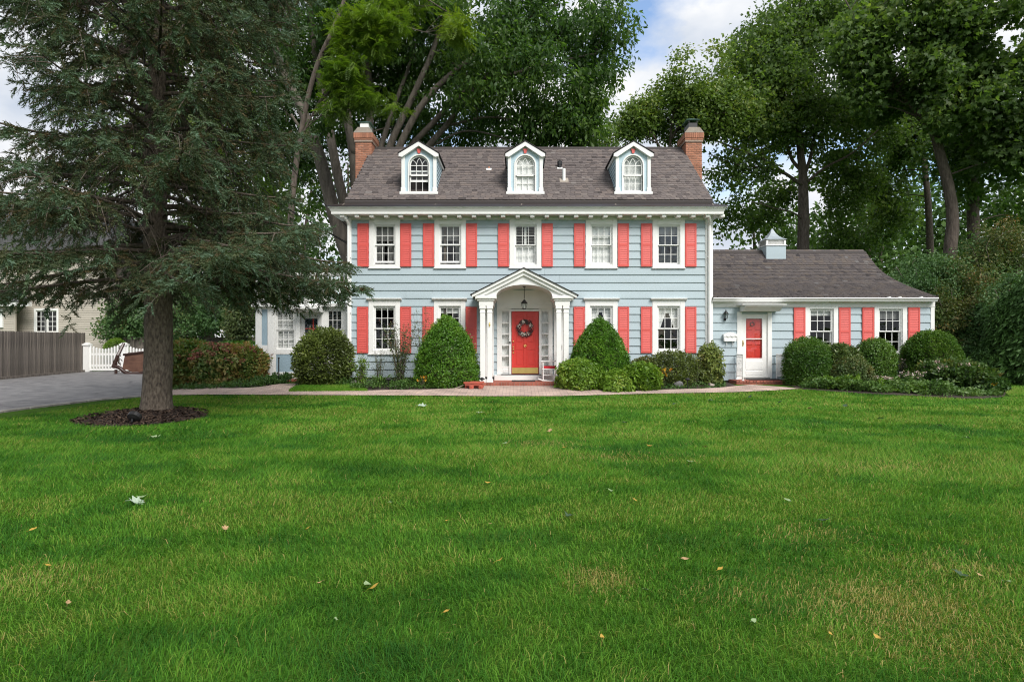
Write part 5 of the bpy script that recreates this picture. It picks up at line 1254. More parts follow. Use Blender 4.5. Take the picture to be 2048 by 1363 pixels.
# ------------------------------------------------------------------ scattering
def frames(d, roll):
    """rotation matrices whose Y axis is d"""
    d = d / np.linalg.norm(d, axis=1, keepdims=True)
    a = np.where(np.abs(d[:, 2:3]) > .95, np.array([[1., 0, 0]]), np.array([[0, 0, 1.]]))
    x = np.cross(d, a); x /= np.linalg.norm(x, axis=1, keepdims=True); z = np.cross(x, d)
    c, s = np.cos(roll)[:, None], np.sin(roll)[:, None]
    x2 = x * c + z * s; z2 = -x * s + z * c
    return np.stack([x2, d, z2], -1)
def scatter(tv, tf, P, Rm, S, tint, tj=None):
    """copies of a template merged in one array; tj = per-template-face tint offset"""
    N_ = len(P); nv = len(tv); nf = len(tf)
    S = np.asarray(S)
    V = np.einsum('nij,kj->nki', Rm, tv) * (S[:, None, None] if S.ndim == 1 else 1) + P[:, None]
    Fa = tf[None] + (np.arange(N_) * nv)[:, None, None]
    T = np.repeat(tint[:, None], nf, 1)
    if tj is not None: T = T + tj[None]
    return V.reshape(-1, 3), Fa.reshape(-1, tf.shape[1]), T.ravel()
class Bunch:
    def __init__(s): s.V = []; s.F = []; s.T = []; s.n = 0
    def add(s, V, Fa, T): s.V.append(V); s.F.append(Fa + s.n); s.T.append(T); s.n += len(V)
    def obj(s, name, m, parent=None, k=None, at=(0, 0, 0)):
        o = link(bpy.data.objects.new(name, npmesh(name, np.concatenate(s.V), np.concatenate(s.F), m, np.concatenate(s.T))), parent)
        if k: o['kind'] = k
        return o
def unit(n, rg=None):
    v = (rg or rng).normal(size=(n, 3)); return v / np.linalg.norm(v, axis=1, keepdims=True)
def leaf_quads(n, l, wd, spread=1.0, droop=.3, upn=.7, rg=rng, ball=True):
    """template: n folded rhombic leaves in a unit ball"""
    c = unit(n, rg) * (rg.random((n, 1)) ** .5) * spread
    c[:, 2] *= .7
    d = c * .7 + unit(n, rg) * .7; d[:, 2] -= droop; d /= np.linalg.norm(d, axis=1, keepdims=True)
    up = np.array([[0, 0, 1.]]) * upn * .6 + unit(n, rg) * (1.15 - upn * .6)
    s = np.cross(d, up); s /= np.linalg.norm(s, axis=1, keepdims=True)
    ll = l * rg.uniform(.7, 1.3, (n, 1)); ww = wd * rg.uniform(.8, 1.2, (n, 1))
    nrm = np.cross(s, d)
    v = np.stack([c, c + d * ll * .5 + s * ww * .5 + nrm * ww * .12, c + d * ll - nrm * ll * .08, c + d * ll * .5 - s * ww * .5 + nrm * ww * .12], 1).reshape(-1, 3)
    f = np.arange(n * 4).reshape(n, 4)
    return v, f
def lobed_quads(n, l, rg=rng, droop=.35):
    """template: n five-pointed maple-like leaves (two quads and a triangle pair each as quads)"""
    c = unit(n, rg) * (rg.random((n, 1)) ** .5); c[:, 2] *= .7
    d = c * .6 + unit(n, rg) * .6; d[:, 2] -= droop; d /= np.linalg.norm(d, axis=1, keepdims=True)
    up = np.array([[0, -.25, .35]]) + unit(n, rg) * .75
    s = np.cross(d, up); s /= np.linalg.norm(s, axis=1, keepdims=True); nrm = np.cross(s, d)
    ll = l * rg.uniform(.7, 1.3, (n, 1))
    P = lambda a, b, h=0: c + d * ll * a + s * ll * b + nrm * ll * h
    v = np.stack([P(0, 0), P(.18, .48, .10), P(.52, .16), P(1, 0, -.1), P(.52, -.16), P(.18, -.48, .10), P(.62, .42, .05), P(.62, -.42, .05)], 1).reshape(-1, 3)
    o = (np.arange(n) * 8)[:, None]
    f = np.concatenate([o + np.array([[0, 1, 6, 2]]), o + np.array([[0, 2, 3, 4]]), o + np.array([[0, 4, 7, 5]])])
    return v, f

# ------------------------------------------------------------------ lawn
def lawn_blades():
    B = Bunch(); T = []
    zones = [(2.3, 4.2, 4900, .062, .0040, 3), (4.2, 6.5, 2900, .058, .0052, 3), (6.5, 9.5, 1600, .055, .008, 1), (9.5, 13, 900, .052, .0125, 1), (13, 18.5, 560, .05, .018, 1)]
    Vs = []; F4 = []; F3 = []; T4 = []; T3 = []; base = 0
    xw0, xw1 = -(1034 + 130) / F, (1014 + 130) / F
    for y0, y1, dn, hb, wb, seg in zones + [(-1.5, 18.5, 330, .052, .022, 0)]:   # the last: coarser turf to both sides
        if seg:
            n = int(dn * (y1 - y0) * (y1 + y0) / 2 * (xw1 - xw0))
            y = np.sqrt(rng.random(n) * (y1 ** 2 - y0 ** 2) + y0 ** 2); x = y * (xw0 + (xw1 - xw0) * rng.random(n))
        else:
            n = int(dn * (y1 - y0) * 36); y = rng.uniform(y0, y1, n); x = rng.uniform(-14, 22, n)
            out_ = (x < y * xw0) | (x > y * xw1) | (y < 2.3); x, y = x[out_], y[out_]; n = len(x)
        ok = (y < lawn_far(x) - .02 + rng.normal(0, .015, n)) & (((x - mcx) / (MR * 1.02)) ** 2 + ((y - mcy) / (MR * 1.06)) ** 2 + .14 * np.sin(np.arctan2(y - mcy, x - mcx) * 3 + 1) > 1)
        x, y = x[ok], y[ok]
        P = np.stack([x, y, np.zeros_like(x)], -1)
        # colour of the turf: mown bands, lush and tired patches
        n1 = fbm(P * [.55, .95, 1], 5); n2 = fbm(P * [1.6, 2.6, 1], 21); n3 = fbm(P * 7, 33)
        band = .5 + .5 * np.sin((y * 1.0 + x * .10) * 2 * np.pi / 2.2 + 2.2 * fbm(P * .4, 50))
        t = .51 + (n1 - .5) * .95 + (n2 - .5) * .75 + (n3 - .5) * .3 + (band - .5) * .20
        dry = np.zeros_like(x)
        for px, py, rx, ry, s_ in DRY:
            gx_, gy_ = GP(px, py); sx_ = rx * gy_ / F; sy_ = ry * gy_ * gy_ / (F * H)
            q = ((x - gx_) / sx_) ** 2 + ((y - gy_) / sy_) ** 2
            dry = np.maximum(dry, 1.25 * s_ * np.exp(-q * 1.1) * (.45 + 1.1 * n2))
        t = np.maximum(t, .40 + rng.normal(0, .03, len(x)))
        drymask = rng.random(len(x)) < np.clip(dry, 0, .9)
        t = np.where(drymask, rng.uniform(0, .22, len(x)), t + rng.normal(0, .13, len(x)))
        t = np.where(rng.random(len(x)) < .010, rng.uniform(0, .25, len(x)), t)
        clump = fbm(P * 3.2, 77)
        h = hb * rng.uniform(.55, 1.25, len(x)) * (.72 + .6 * clump) * np.where(drymask, .7, 1)
        a = rng.uniform(0, 2 * np.pi, len(x)); wa = 2 * np.pi * fbm(P * .8, 91) * 2
        lean = h * rng.uniform(.3, 1.6, len(x))
        lx, ly = np.cos(a) * lean * .85 + np.cos(wa) * lean * .35, np.sin(a) * lean * .85 + np.sin(wa) * lean * .35
        b = rng.uniform(0, 2 * np.pi, len(x)) if seg != 1 else rng.normal(0, .5, len(x)); wx_, wy_ = np.cos(b) * wb / 2, np.sin(b) * wb / 2
        z = gz(x, y)
        if seg == 3:
            v = np.stack([np.stack([x - wx_, y - wy_, z - .004], -1), np.stack([x + wx_, y + wy_, z - .004], -1),
                          np.stack([x + lx * .35 + wx_ * .8, y + ly * .35 + wy_ * .8, z + h * .6], -1), np.stack([x + lx * .35 - wx_ * .8, y + ly * .35 - wy_ * .8, z + h * .6], -1),
                          np.stack([x + lx, y + ly, z + h * np.clip(1.08 - (lean / h) * .45, .35, 1)], -1)], 1)
            o = base + np.arange(len(x))[:, None] * 5
            F4.append(o + np.array([[0, 1, 2, 3]])); F3.append(o + np.array([[3, 2, 4]])); T4.append(t); T3.append(t)
        else:
            v = np.stack([np.stack([x - wx_, y - wy_, z - .004], -1), np.stack([x + wx_, y + wy_, z - .004], -1), np.stack([x + lx, y + ly, z + h], -1)], 1)
            o = base + np.arange(len(x))[:, None] * 3
            F3.append(o + np.array([[0, 1, 2]])); T3.append(t)
        Vs.append(v.reshape(-1, 3)); base += v.shape[0] * v.shape[1]
    V = np.concatenate(Vs)
    me = npmesh('lawn_grass', V, [np.concatenate(F4), np.concatenate(F3)], M['grass'], np.concatenate(T4 + T3))
    return kind(link(bpy.data.objects.new('lawn_grass', me)), 'stuff')
DRY = [(1200, 1162, 60, 26, 1.0), (1780, 1215, 190, 75, .75), (1860, 1130, 130, 30, .5), (1900, 1290, 200, 60, .6), (1500, 1190, 160, 40, .25), (60, 1160, 120, 30, .45), (1240, 915, 120, 9, .45), (1780, 935, 150, 9, .4), (1620, 1070, 110, 22, .35), (1090, 888, 80, 6, .4), (1960, 1140, 90, 20, .5)]
lawn_blades()
def edge_grass(poly_px, n, hb, name='grass_patch'):
    """small separate turf patch inside a pixel polygon strip (near edge list, far edge list)"""
    A, Bp = poly_px; A = np.array([GP(*p) for p in A]); Bp = np.array([GP(*p) for p in Bp])
    u = rng.random(n); t = rng.random(n); xa = np.interp(u, np.linspace(0, 1, len(A)), A[:, 0]); ya = np.interp(u, np.linspace(0, 1, len(A)), A[:, 1])
    xb = np.interp(u, np.linspace(0, 1, len(Bp)), Bp[:, 0]); yb = np.interp(u, np.linspace(0, 1, len(Bp)), Bp[:, 1])
    x, y = xa + (xb - xa) * t, ya + (yb - ya) * t; z = gz(x, y) + .015
    h = hb * rng.uniform(.6, 1.3, n); a = rng.uniform(0, 6.28, n); w_ = .008
    tv = .24 + .45 * fbm(np.stack([x, y, x * 0], -1) * 1.5, 3) + rng.normal(0, .08, n)
    v = np.stack([np.stack([x - w_, y, z], -1), np.stack([x + w_, y, z], -1), np.stack([x + np.cos(a) * h * .5, y + np.sin(a) * h * .5, z + h], -1)], 1).reshape(-1, 3)
    kind(link(bpy.data.objects.new(name, npmesh(name, v, np.arange(n * 3).reshape(n, 3), M['grass'], tv))), 'stuff')
edge_grass(([(577, 784), (650, 783.5), (735, 783)], [(590, 776), (650, 769.5), (720, 772)]), 9000, .07)
edge_grass(([(2020, 793), (2100, 790), (2400, 800)], [(1990, 770), (2100, 766), (2400, 765)]), 9000, .06)

# ------------------------------------------------------------------ fallen leaves on the lawn
leafm = {'yellow': mat('yellow_dead_leaf', (.42, .27, .04), .6, noise=.2, nscale=20), 'tan': mat('tan_dead_leaf', (.42, .27, .13), .7, noise=.3, nscale=20), 'green': mat('pale_green_fallen_leaf', (.24, .33, .16), .6, noise=.2, nscale=20), 'dark': mat('dark_green_fallen_leaf', (.03, .07, .025), .6, noise=.3, nscale=20), 'grey': mat('grey_green_leaf_back', (.33, .41, .31), .7, noise=.15, nscale=30)}
def leaf_mesh(l, lobed, curl, seed):
    r = random.Random(seed); mb = MB()
    if lobed: prof = [(-.5, 0), (-.42, .30), (-.15, .22), (-.05, .55), (.14, .26), (.30, .38), (.28, .16), (.55, 0)]
    else: prof = [(-.5, 0), (-.25, .20), (.05, .26), (.3, .16), (.55, 0)]
    def zc(x, y): return curl * (x * x * 1.2 + y * y * 2.0) + .05 * math.sin(x * 7 + seed)
    top = [(x, y * r.uniform(.85, 1.15)) for x, y in prof]; bot = [(x, -y * r.uniform(.85, 1.15)) for x, y in prof[1:-1]]
    mid = [(x * 1.0, 0) for x, y in prof]
    vs = [(x * l, y * l, zc(x, y) * l) for x, y in mid]; n = len(mid)
    vs += [(x * l, y * l, zc(x, y) * l) for x, y in top[1:-1]]; vs += [(x * l, y * l, zc(x, y) * l) for x, y in bot]
    k = n - 2; fs = []
    for off in (n, n + k):
        ids = [0] + [off + i for i in range(k)] + [n - 1]
        for i in range(n - 1):
            f = [i, i + 1, ids[i + 1], ids[i]]; f = list(dict.fromkeys(f)); fs.append(tuple(f))
    mb.add(vs, fs); mb.tube([(-.5 * l, 0, zc(-.5, 0) * l), (-.8 * l, .05 * l, .05 * l)], .012 * l, 4)
    return mb
LEAVES = [(273, 1015, .15, 'grey', 1, 'large pale maple leaf turned underside up on the lawn'), (283, 1007, .09, 'green', 1, 'small green leaf touching the large pale maple leaf'),
          (66, 1073, .06, 'yellow', 0, 'yellow leaf curled on the grass nearest the spruce mulch ring'), (615, 1072, .065, 'yellow', 0, 'bright yellow leaf standing upright in the grass'), (998, 1140, .06, 'yellow', 0, 'orange yellow leaf in the middle of the lawn'),
          (735, 1190, .085, 'green', 0, 'pale green leaf pair lying in the front grass'), (748, 1190, .07, 'yellow', 0, 'yellow green leaf beside the pale leaf pair'), (182, 1192, .05, 'tan', 0, None), (136, 1227, .05, 'tan', 0, None), (96, 1145, .05, 'yellow', 0, None),
          (450, 1073, .06, 'tan', 1, None), (975, 978, .06, 'yellow', 0, None), (660, 980, .055, 'tan', 0, None), (1300, 903, .09, 'yellow', 1, 'yellow leaf beyond the dry patch of lawn'), (1575, 1016, .075, 'green', 0, None), (1440, 1158, .05, 'yellow', 0, None),
          (1370, 1135, .06, 'tan', 0, None), (1292, 1198, .05, 'green', 0, None), (1204, 1297, .045, 'yellow', 0, None), (1507, 1267, .05, 'green', 0, None), (848, 1219, .045, 'tan', 0, None), (893, 1241, .04, 'yellow', 0, None), (672, 1263, .05, 'green', 0, None), (1755, 1299, .05, 'yellow', 0, None),
          (1920, 1163, .09, 'dark', 1, 'dark green leaf lying by the dry patch'), (2012, 1180, .08, 'green', 0, None), (1650, 1056, .11, 'dark', 1, None), (1138, 1048, .09, 'dark', 1, None), (845, 820, .20, 'grey', 1, 'pale leaf cluster lying just below the path'), (958, 835, .16, 'green', 1, None), (312, 885, .14, 'green', 1, None), (1100, 870, .11, 'tan', 1, None), (1250, 855, .12, 'dark', 1, None),
          (1350, 815, .13, 'dark', 1, None), (1420, 808, .13, 'dark', 1, None), (1500, 800, .13, 'dark', 1, None), (1560, 812, .12, 'dark', 1, None), (1620, 826, .12, 'tan', 1, None), (1690, 820, .13, 'dark', 1, None), (1760, 845, .12, 'green', 1, None), (1460, 850, .1, 'dark', 1, None), (1530, 870, .1, 'tan', 1, None), (1880, 860, .11, 'green', 1, None), (1130, 905, .07, 'yellow', 1, None), (895, 1055, .05, 'yellow', 0, None), (1010, 895, .08, 'green', 1, None), (1935, 887, .1, 'green', 1, None), (1380, 933, .08, 'green', 1, None), (1960, 1166, .05, 'tan', 0, None), (1662, 1292, .045, 'yellow', 0, None), (1410, 905, .08, 'tan', 1, None), (780, 1020, .045, 'green', 0, None), (980, 1063, .05, 'tan', 0, None), (1270, 1012, .06, 'yellow', 0, None), (1220, 992, .06, 'green', 0, None), (640, 1185, .04, 'tan', 0, None)]
LT = {'yellow': 'small yellow fallen leaf lying in the grass', 'tan': 'small dry tan leaf lying in the grass', 'green': 'small pale green fallen leaf lying in the grass', 'dark': 'small dark green fallen leaf lying in the grass', 'grey': 'pale fallen leaf lying in the grass'}
for i, (px, py, l, c, lob, lab) in enumerate(LEAVES):
    x, y = GP(px, py - 4); mb = leaf_mesh(l, lob, random.uniform(.1, .5), i)
    o = obj('fallen_leaf', mb, leafm[c], None, at=(0, 0, 0)); o.location = (x, y, float(gz(x, y)) + .040 + .02 * random.random()); o.rotation_euler = (random.uniform(-.35, .5), random.uniform(-.4, .4), random.uniform(0, 6.28))
    tag(o, lab or LT[c], 'leaf', 'fallen leaves on the lawn')
# mulch chips round the spruce
n = 2600; a = rng.uniform(0, 6.283, n); r_ = np.sqrt(rng.random(n)) * 1.02
x, y = mcx + MR * r_ * np.cos(a), mcy + MR * 1.05 * r_ * np.sin(a)
z = gz(x, y) + .045 + .09 * (1 - np.minimum(1, np.hypot(x - TX, y - TY) / 1.4))
q = np.array([[-.5, -.18, 0], [.5, -.14, .03], [.5, .16, .03], [-.5, .18, 0]]); 
Bn = Bunch(); Bn.add(*scatter(q, np.array([[0, 1, 2, 3]]), np.stack([x, y, z], -1), frames(unit(n) * [1, 1, .35], rng.uniform(-.6, .6, n)), rng.uniform(.03, .09, n), rng.random(n))); Bn.obj('mulch_chips', M['chips'], None, 'stuff')
# spotlight lying in the mulch
x, y = GP(262, 849); z0 = float(gz(x, y)) + .06
sp_ = thing('garden_spotlight', 'dark round garden spotlight in the mulch under the spruce', 'spotlight', (x, y, z0))
b = MB(); b.lathe([(.05, 0), (.115, .03), (.12, .10), (.105, .11), (.10, .10)], 16); c_, s_ = math.cos(-.9), math.sin(-.9); b.v = [(p + x, (q * c_ - r * s_) + y + .05, (q * s_ + r * c_) + z0 + .03) for p, q, r in [(v[0], v[1], v[2]) for v in b.v]]; b.v = b.v; obj('lamp_body', b, M['black'], sp_, smooth=False)
b = MB(); b.tube([(x, y + .02, z0 - .06), (x, y + .03, z0 + .05)], .015, 6); obj('stake', b, M['black'], sp_)

# ------------------------------------------------------------------ trees
def catmull(P, n=6):
    P = np.array(P, float); Q = np.vstack([2 * P[0] - P[1], P, 2 * P[-1] - P[-2]]); out = []
    for i in range(1, len(Q) - 2):
        for k in range(n):
            t = k / n; out.append(.5 * ((2 * Q[i]) + (Q[i + 1] - Q[i - 1]) * t + (2 * Q[i - 1] - 5 * Q[i] + 4 * Q[i + 1] - Q[i + 2]) * t * t + (3 * Q[i] - Q[i - 1] - 3 * Q[i + 1] + Q[i + 2]) * t ** 3))
    return np.array(out + [P[-1]])
def px_path(pts, Y0):
    """[(px, py, dY)] to world points; dY = offset in depth"""
    return [(PX(p[0], Y0 + (p[2] if len(p) > 2 else 0)), Y0 + (p[2] if len(p) > 2 else 0), PZ(p[1], Y0 + (p[2] if len(p) > 2 else 0))) for p in pts]

def crown_centres(blobs, n, seed, gap=.42, gsc=.55):
    """points spread through ellipsoids with noisy gaps; blobs: (x,y,z,rx,ry,rz)"""
    rg = np.random.default_rng(seed); vol = np.array([b[3] * b[4] * b[5] for b in blobs]); vol = vol ** .75
    out = []
    for b, k in zip(blobs, (vol / vol.sum() * n * 2.4).astype(int) + 4):
        u = unit(k, rg) * (rg.random((k, 1)) ** (1 / 2.2)); p = np.array(b[:3]) + u * np.array(b[3:]) 
        e = fbm(p * gsc, seed) ; out.append(p[e > gap])
    out = np.concatenate(out); rg.shuffle(out); return out[:n]
def pinnate(n, l, rg=rng, droop=.5):
    '''template: n feathered leaves, seven pairs of leaflets and a tip on each'''
    v = []; f = []
    for i in range(n):
        c = unit(1, rg)[0] * rg.random() ** .5; c[2] *= .6
        d = c * .6 + unit(1, rg)[0] * .7; d[2] -= droop; d /= np.linalg.norm(d)
        sv = np.cross(d, [0, 0, 1.]); sv /= np.linalg.norm(sv) + 1e-6; nv = np.cross(sv, d)
        for k in range(7):
            t = (k + 1) / 7.5; p = c + d * l * t - np.array([0, 0, .25 * l * t * t])
            for sg in (-1, 1):
                e = (sv * sg * .9 + d * .45 - nv * .15) * l * .30 * (1.1 - abs(t - .5)); wv = d * l * .055
                o = len(v); v += [p, p + e * .5 + wv, p + e, p + e * .5 - wv]; f.append((o, o + 1, o + 2, o + 3))
    return np.array(v), np.array(f)
def tree(name, label, limbs, blobs, n, leaf, m, bark, seed, clump=.45, nleaf=34, lobed=False, group=None, gap=.42, twigs=70, dens_tint=0, base=None, droop=.3, wd=.55, stuffed=None):
    """limbs: list of (world points, r0, r1); first is the trunk"""
    rg = np.random.default_rng(seed)
    bpt = base or limbs[0][0][0]
    root = thing(name, label, 'tree', bpt, group)
    tk = MB(); samples = []
    for j, (pts, r0, r1) in enumerate(limbs):
        P = catmull(pts, 7); k = len(P); rad = np.linspace(0, 1, k); rad = r1 + (r0 - r1) * (1 - rad) ** .85
        if j == 0: rad = rad * (1 + .3 * np.exp(-np.linspace(0, 1, k) * 20))
        P = P + np.cumsum(rg.normal(0, .012, P.shape), 0) * (np.linspace(0, 1, k)[:, None])
        tk.tube(P, list(rad), 10 if r0 > .12 else 7); samples += [(p, r) for p, r in zip(P, rad)]
    C_ = crown_centres(blobs, n, seed, gap)
    SP_ = np.array([s[0] for s in samples]); SR = np.array([s[1] for s in samples])
    pick = C_[rg.permutation(len(C_))[:twigs]]
    for c in pick:
        if np.linalg.norm(SP_ - c, axis=1).min() > 2.3: continue
        d = np.linalg.norm(SP_ - c, axis=1) + np.maximum(0, SP_[:, 2] - c[2] + .3) * 1.5 + (SR > .22) * 2.0
        i = int(np.argmin(d)); a = SP_[i]
        if np.linalg.norm(c - a) > 3.2: continue
        mid = (a + c) / 2 + np.array([0, 0, .12 * np.linalg.norm(c - a)]) + rg.normal(0, .12, 3)
        P = catmull([a, mid, c], 4); r0 = min(SR[i] * .6, .02 + .012 * np.linalg.norm(c - a)); tk.tube(P, list(np.linspace(r0, .008, len(P))), 5, cap=False)
    obj('trunk', tk, M[bark], root, smooth=True)
    B = Bunch(); reps = 5
    idx = rg.integers(0, reps, len(C_))
    for k in range(reps):
        tv, tf = pinnate(nleaf, leaf / clump, rg, droop) if lobed == 2 else lobed_quads(nleaf, leaf / clump, rg, droop) if lobed else leaf_quads(nleaf, leaf / clump, leaf * wd / clump, 1.0, droop, .7, rg)
        c = C_[idx == k]; N_ = len(c)
        if not N_: continue
        a = rg.uniform(0, 6.283, N_); Rm = frames(np.stack([np.cos(a), np.sin(a), rg.normal(0, .25, N_)], -1), rg.normal(0, .3, N_))
        hue = fbm(c * .45, seed + 9)
        tint = .42 + (hue - .5) * .9 + rg.normal(0, .12, N_)
        B.add(*scatter(tv, tf, c, Rm, clump * rg.uniform(.7, 1.3, N_), tint, rg.normal(0, .10, len(tf))))
    B.obj('crown', M[m], root)
    return root
def pxblob(px, py, rx, ry, Y, ryd): s = Y / F; return (PX(px, Y), Y, PZ(py, Y), rx * s, ryd, ry * s)

# big multi-stemmed tree behind the chimney
YB = 26.5
def L_(pts, w0, w1, Y=YB, k=None): s = Y / F / 2 * (k or (.56 if Y == YB else .5)); return (px_path(pts, Y), w0 * s, w1 * s)
b0 = (722, 640, 0)
limbs = [L_([b0, (705, 540, -.2), (672, 440, -.5), (640, 320, -.9), (610, 235, -1.2), (570, 150, -1.4), (540, 60, -1.5)], 62, 16),
         L_([(640, 325, -.9), (615, 280, -1.3), (585, 225, -1.6)], 16, 8),
         L_([b0, (712, 520, .1), (692, 420, .2), (672, 320, .2), (655, 215, .3), (640, 120, .3), (630, 20, .3)], 44, 18),
         L_([b0, (722, 500, .3), (712, 400, .5), (706, 320, .6), (692, 240, .7), (664, 160, .8), (650, 60, .8)], 42, 14),
         L_([(706, 310, .6), (696, 230, .5), (688, 150, .4), (690, 40, .3)], 26, 14),
         L_([b0, (735, 500, .8), (742, 350, 1.1), (741, 230, 1.3), (738, 110, 1.4), (738, 0, 1.4)], 40, 18),
         L_([b0, (745, 480, .5), (756, 330, .8), (772, 260, .9), (800, 180, 1.0), (828, 100, 1.0)], 28, 10),
         L_([b0, (755, 430, 0), (770, 320, .1), (808, 230, .2), (860, 120, .3), (890, 30, .3)], 34, 14),
         L_([b0, (760, 440, -.2), (786, 330, -.3), (836, 225, -.4), (905, 150, -.5), (1010, 72, -.6), (1120, 10, -.6)], 34, 10),
         L_([b0, (765, 440, .4), (806, 320, .6), (862, 250, .7), (940, 178, .8), (1050, 120, .9), (1180, 70, 1.0)], 32, 8),
         L_([b0, (770, 450, -.6), (830, 330, -.9), (890, 255, -1.1), (960, 175, -1.2), (1060, 140, -1.3), (1190, 110, -1.4)], 28, 7),
         L_([(900, 250, -1.1), (980, 235, -1.0), (1080, 250, -.9), (1170, 262, -.8)], 9, 3),
         L_([(850, 300, -.9), (930, 262, -.9), (1010, 275, -.8), (1060, 300, -.8)], 8, 3)]
BL = [pxblob(*b) for b in [(600, 30, 110, 150, 26, 2.5), (720, 20, 140, 120, 27, 2.6), (850, 10, 150, 130, 26.5, 3), (850, 170, 90, 80, 28, 1.6), (980, 40, 150, 120, 26, 3), (1120, 60, 130, 110, 25.5, 2.8), (1195, 90, 85, 95, 25.2, 2.2), (1000, 180, 110, 75, 26.5, 2), (1110, 190, 90, 70, 25.6, 1.8), (1130, 255, 75, 45, 25.4, 1.5), (930, 260, 85, 55, 28.5, 1.5), (1040, 265, 60, 40, 27, 1.2), (640, 160, 60, 90, 29, 1.5), (560, 230, 60, 120, 29.5, 1.5), (760, 180, 120, 90, 30, 1.5), (1180, 200, 40, 60, 25, 1.2), (1150, 220, 75, 60, 25.2, 1.8), (1090, 265, 90, 40, 25.6, 1.5), (1180, 275, 45, 35, 25.2, 1.2), (700, 260, 110, 90, 30, 1.5), (850, 240, 110, 80, 30, 1.5), (960, 200, 90, 80, 30, 1.5), (600, 330, 80, 110, 31, 1.5), (720, 350, 100, 90, 31.5, 1.5), (1000, 120, 130, 90, 29.5, 1.5), (800, 120, 130, 90, 29.5, 1.5), (620, 120, 110, 110, 29, 1.5), (960, 110, 75, 45, 24, 1.0), (1050, 95, 70, 45, 24, 1.0), (910, 195, 50, 28, 24.4, .7), (1000, 170, 60, 35, 24.2, .8), (1090, 150, 60, 40, 24, .8), (640, 250, 40, 30, 24.5, .6)]]
tree('shade_tree', 'huge many-stemmed grey tree rising behind the house chimney nearest the spruce', limbs, BL, 5700, .23, 'oak', 'beech_bark', 101, clump=.42, nleaf=17, gap=.40, twigs=190, wd=.42, droop=.75)
# locust with bright leaflets hanging in front of it
YL = 23.2
lim = [L_([(560, 700, 0), (575, 520, .1), (590, 330, .2), (625, 150, .2), (680, 20, .1), (720, -120, 0)], 30, 10, YL), L_([(640, 110, .2), (690, 60, -.3), (760, 40, -.7), (850, 60, -1)], 9, 3, YL), L_([(600, 280, .2), (640, 200, 0), (680, 140, -.2), (720, 130, -.3), (780, 95, -.5)], 8, 3, YL), L_([(700, -40, 0), (800, -30, -.4), (900, 30, -.8)], 9, 3, YL)]
BLo = [pxblob(*b) for b in [(700, 60, 50, 60, 22.8, 1.0), (690, 150, 42, 45, 22.6, .8), (770, 35, 80, 45, 22.6, 1.1), (855, 45, 80, 35, 22.4, 1.0), (775, 105, 50, 45, 22.8, .9), (765, 185, 38, 24, 22.8, .6), (915, 68, 30, 14, 22.4, .5), (800, -20, 140, 40, 22.6, 1.2), (720, 195, 30, 20, 22.6, .5), (860, 105, 40, 18, 22.5, .5), (670, 215, 22, 14, 22.6, .4), (800, 210, 22, 14, 22.6, .4)]]
tree('locust_tree', 'bright yellow-green fine-leaved tree hanging above the house roof', lim, BLo, 1250, .34, 'locust', 'bark', 131, clump=.30, nleaf=5, gap=.44, twigs=80, lobed=2, droop=.35)

# maples beyond the wing
YM = 31.0
lim = [L_([(1606, 640, 0), (1606, 500, 0), (1607, 400, 0), (1608, 350, 0), (1603, 290, .1), (1598, 180, .2), (1600, 60, .3)], 50, 12, YM), L_([(1608, 372, 0), (1575, 350, -.5), (1530, 320, -1), (1470, 295, -1.5), (1400, 265, -1.8)], 15, 4, YM), L_([(1570, 348, -.5), (1530, 335, -.9), (1480, 330, -1.2), (1420, 310, -1.4)], 9, 3, YM), L_([(1606, 345, 0), (1580, 310, .4), (1565, 230, .6), (1550, 120, .8)], 16, 6, YM), L_([(1609, 350, 0), (1625, 300, .4), (1640, 210, .6), (1670, 90, .8)], 16, 6, YM), L_([(1609, 368, 0), (1650, 335, -.4), (1710, 300, -.8), (1760, 250, -1)], 13, 4, YM), L_([(1607, 440, 0), (1585, 425, -.6), (1540, 415, -1.2), (1490, 400, -1.8)], 7, 2, YM)]
BM_ = [pxblob(*b) for b in [(1600, 120, 150, 120, 31, 3), (1530, 220, 90, 95, 30.5, 2.2), (1700, 230, 120, 100, 31, 2.5), (1600, 250, 110, 60, 32.5, 1.5), (1480, 340, 70, 45, 30, 1.4), (1450, 420, 60, 50, 32, 1.4), (1700, 350, 80, 60, 33, 1.5), (1530, 130, 80, 90, 31, 2.2), (1660, 40, 120, 90, 31, 2.5), (1520, 440, 45, 30, 34, 1.2), (1660, 420, 60, 40, 34, 1.4), (1690, 480, 60, 30, 35, 1.4), (1560, 390, 50, 30, 34, 1.2)]]
tree('maple_tree', 'forked maple with a bare dark trunk behind the wing cupola', lim, BM_, 3200, .185, 'maple', 'bark', 102, clump=.50, nleaf=19, gap=.46, twigs=130, lobed=False, wd=.7, droop=.5)
YR = 26.5
lim = [L_([(1905, 720, 0), (1900, 520, 0), (1905, 440, 0), (1897, 370, 0), (1878, 300, 0), (1860, 210, .1), (1850, 120, .2), (1840, 0, .3), (1835, -120, .3)], 46, 14, YR), L_([(1890, 330, 0), (1868, 275, -.1), (1838, 235, -.1), (1790, 195, 0), (1740, 140, 0), (1690, 60, 0)], 18, 5, YR), L_([(1855, 250, -.4), (1815, 205, -.5), (1770, 150, -.6), (1730, 80, -.6), (1690, 0, -.6)], 12, 5, YR), L_([(1860, 215, .1), (1900, 130, -.4), (1960, 60, -.8), (2020, 0, -1)], 16, 5, YR), L_([(1850, 130, .2), (1810, 60, -.5), (1770, -20, -.8)], 14, 5, YR)]
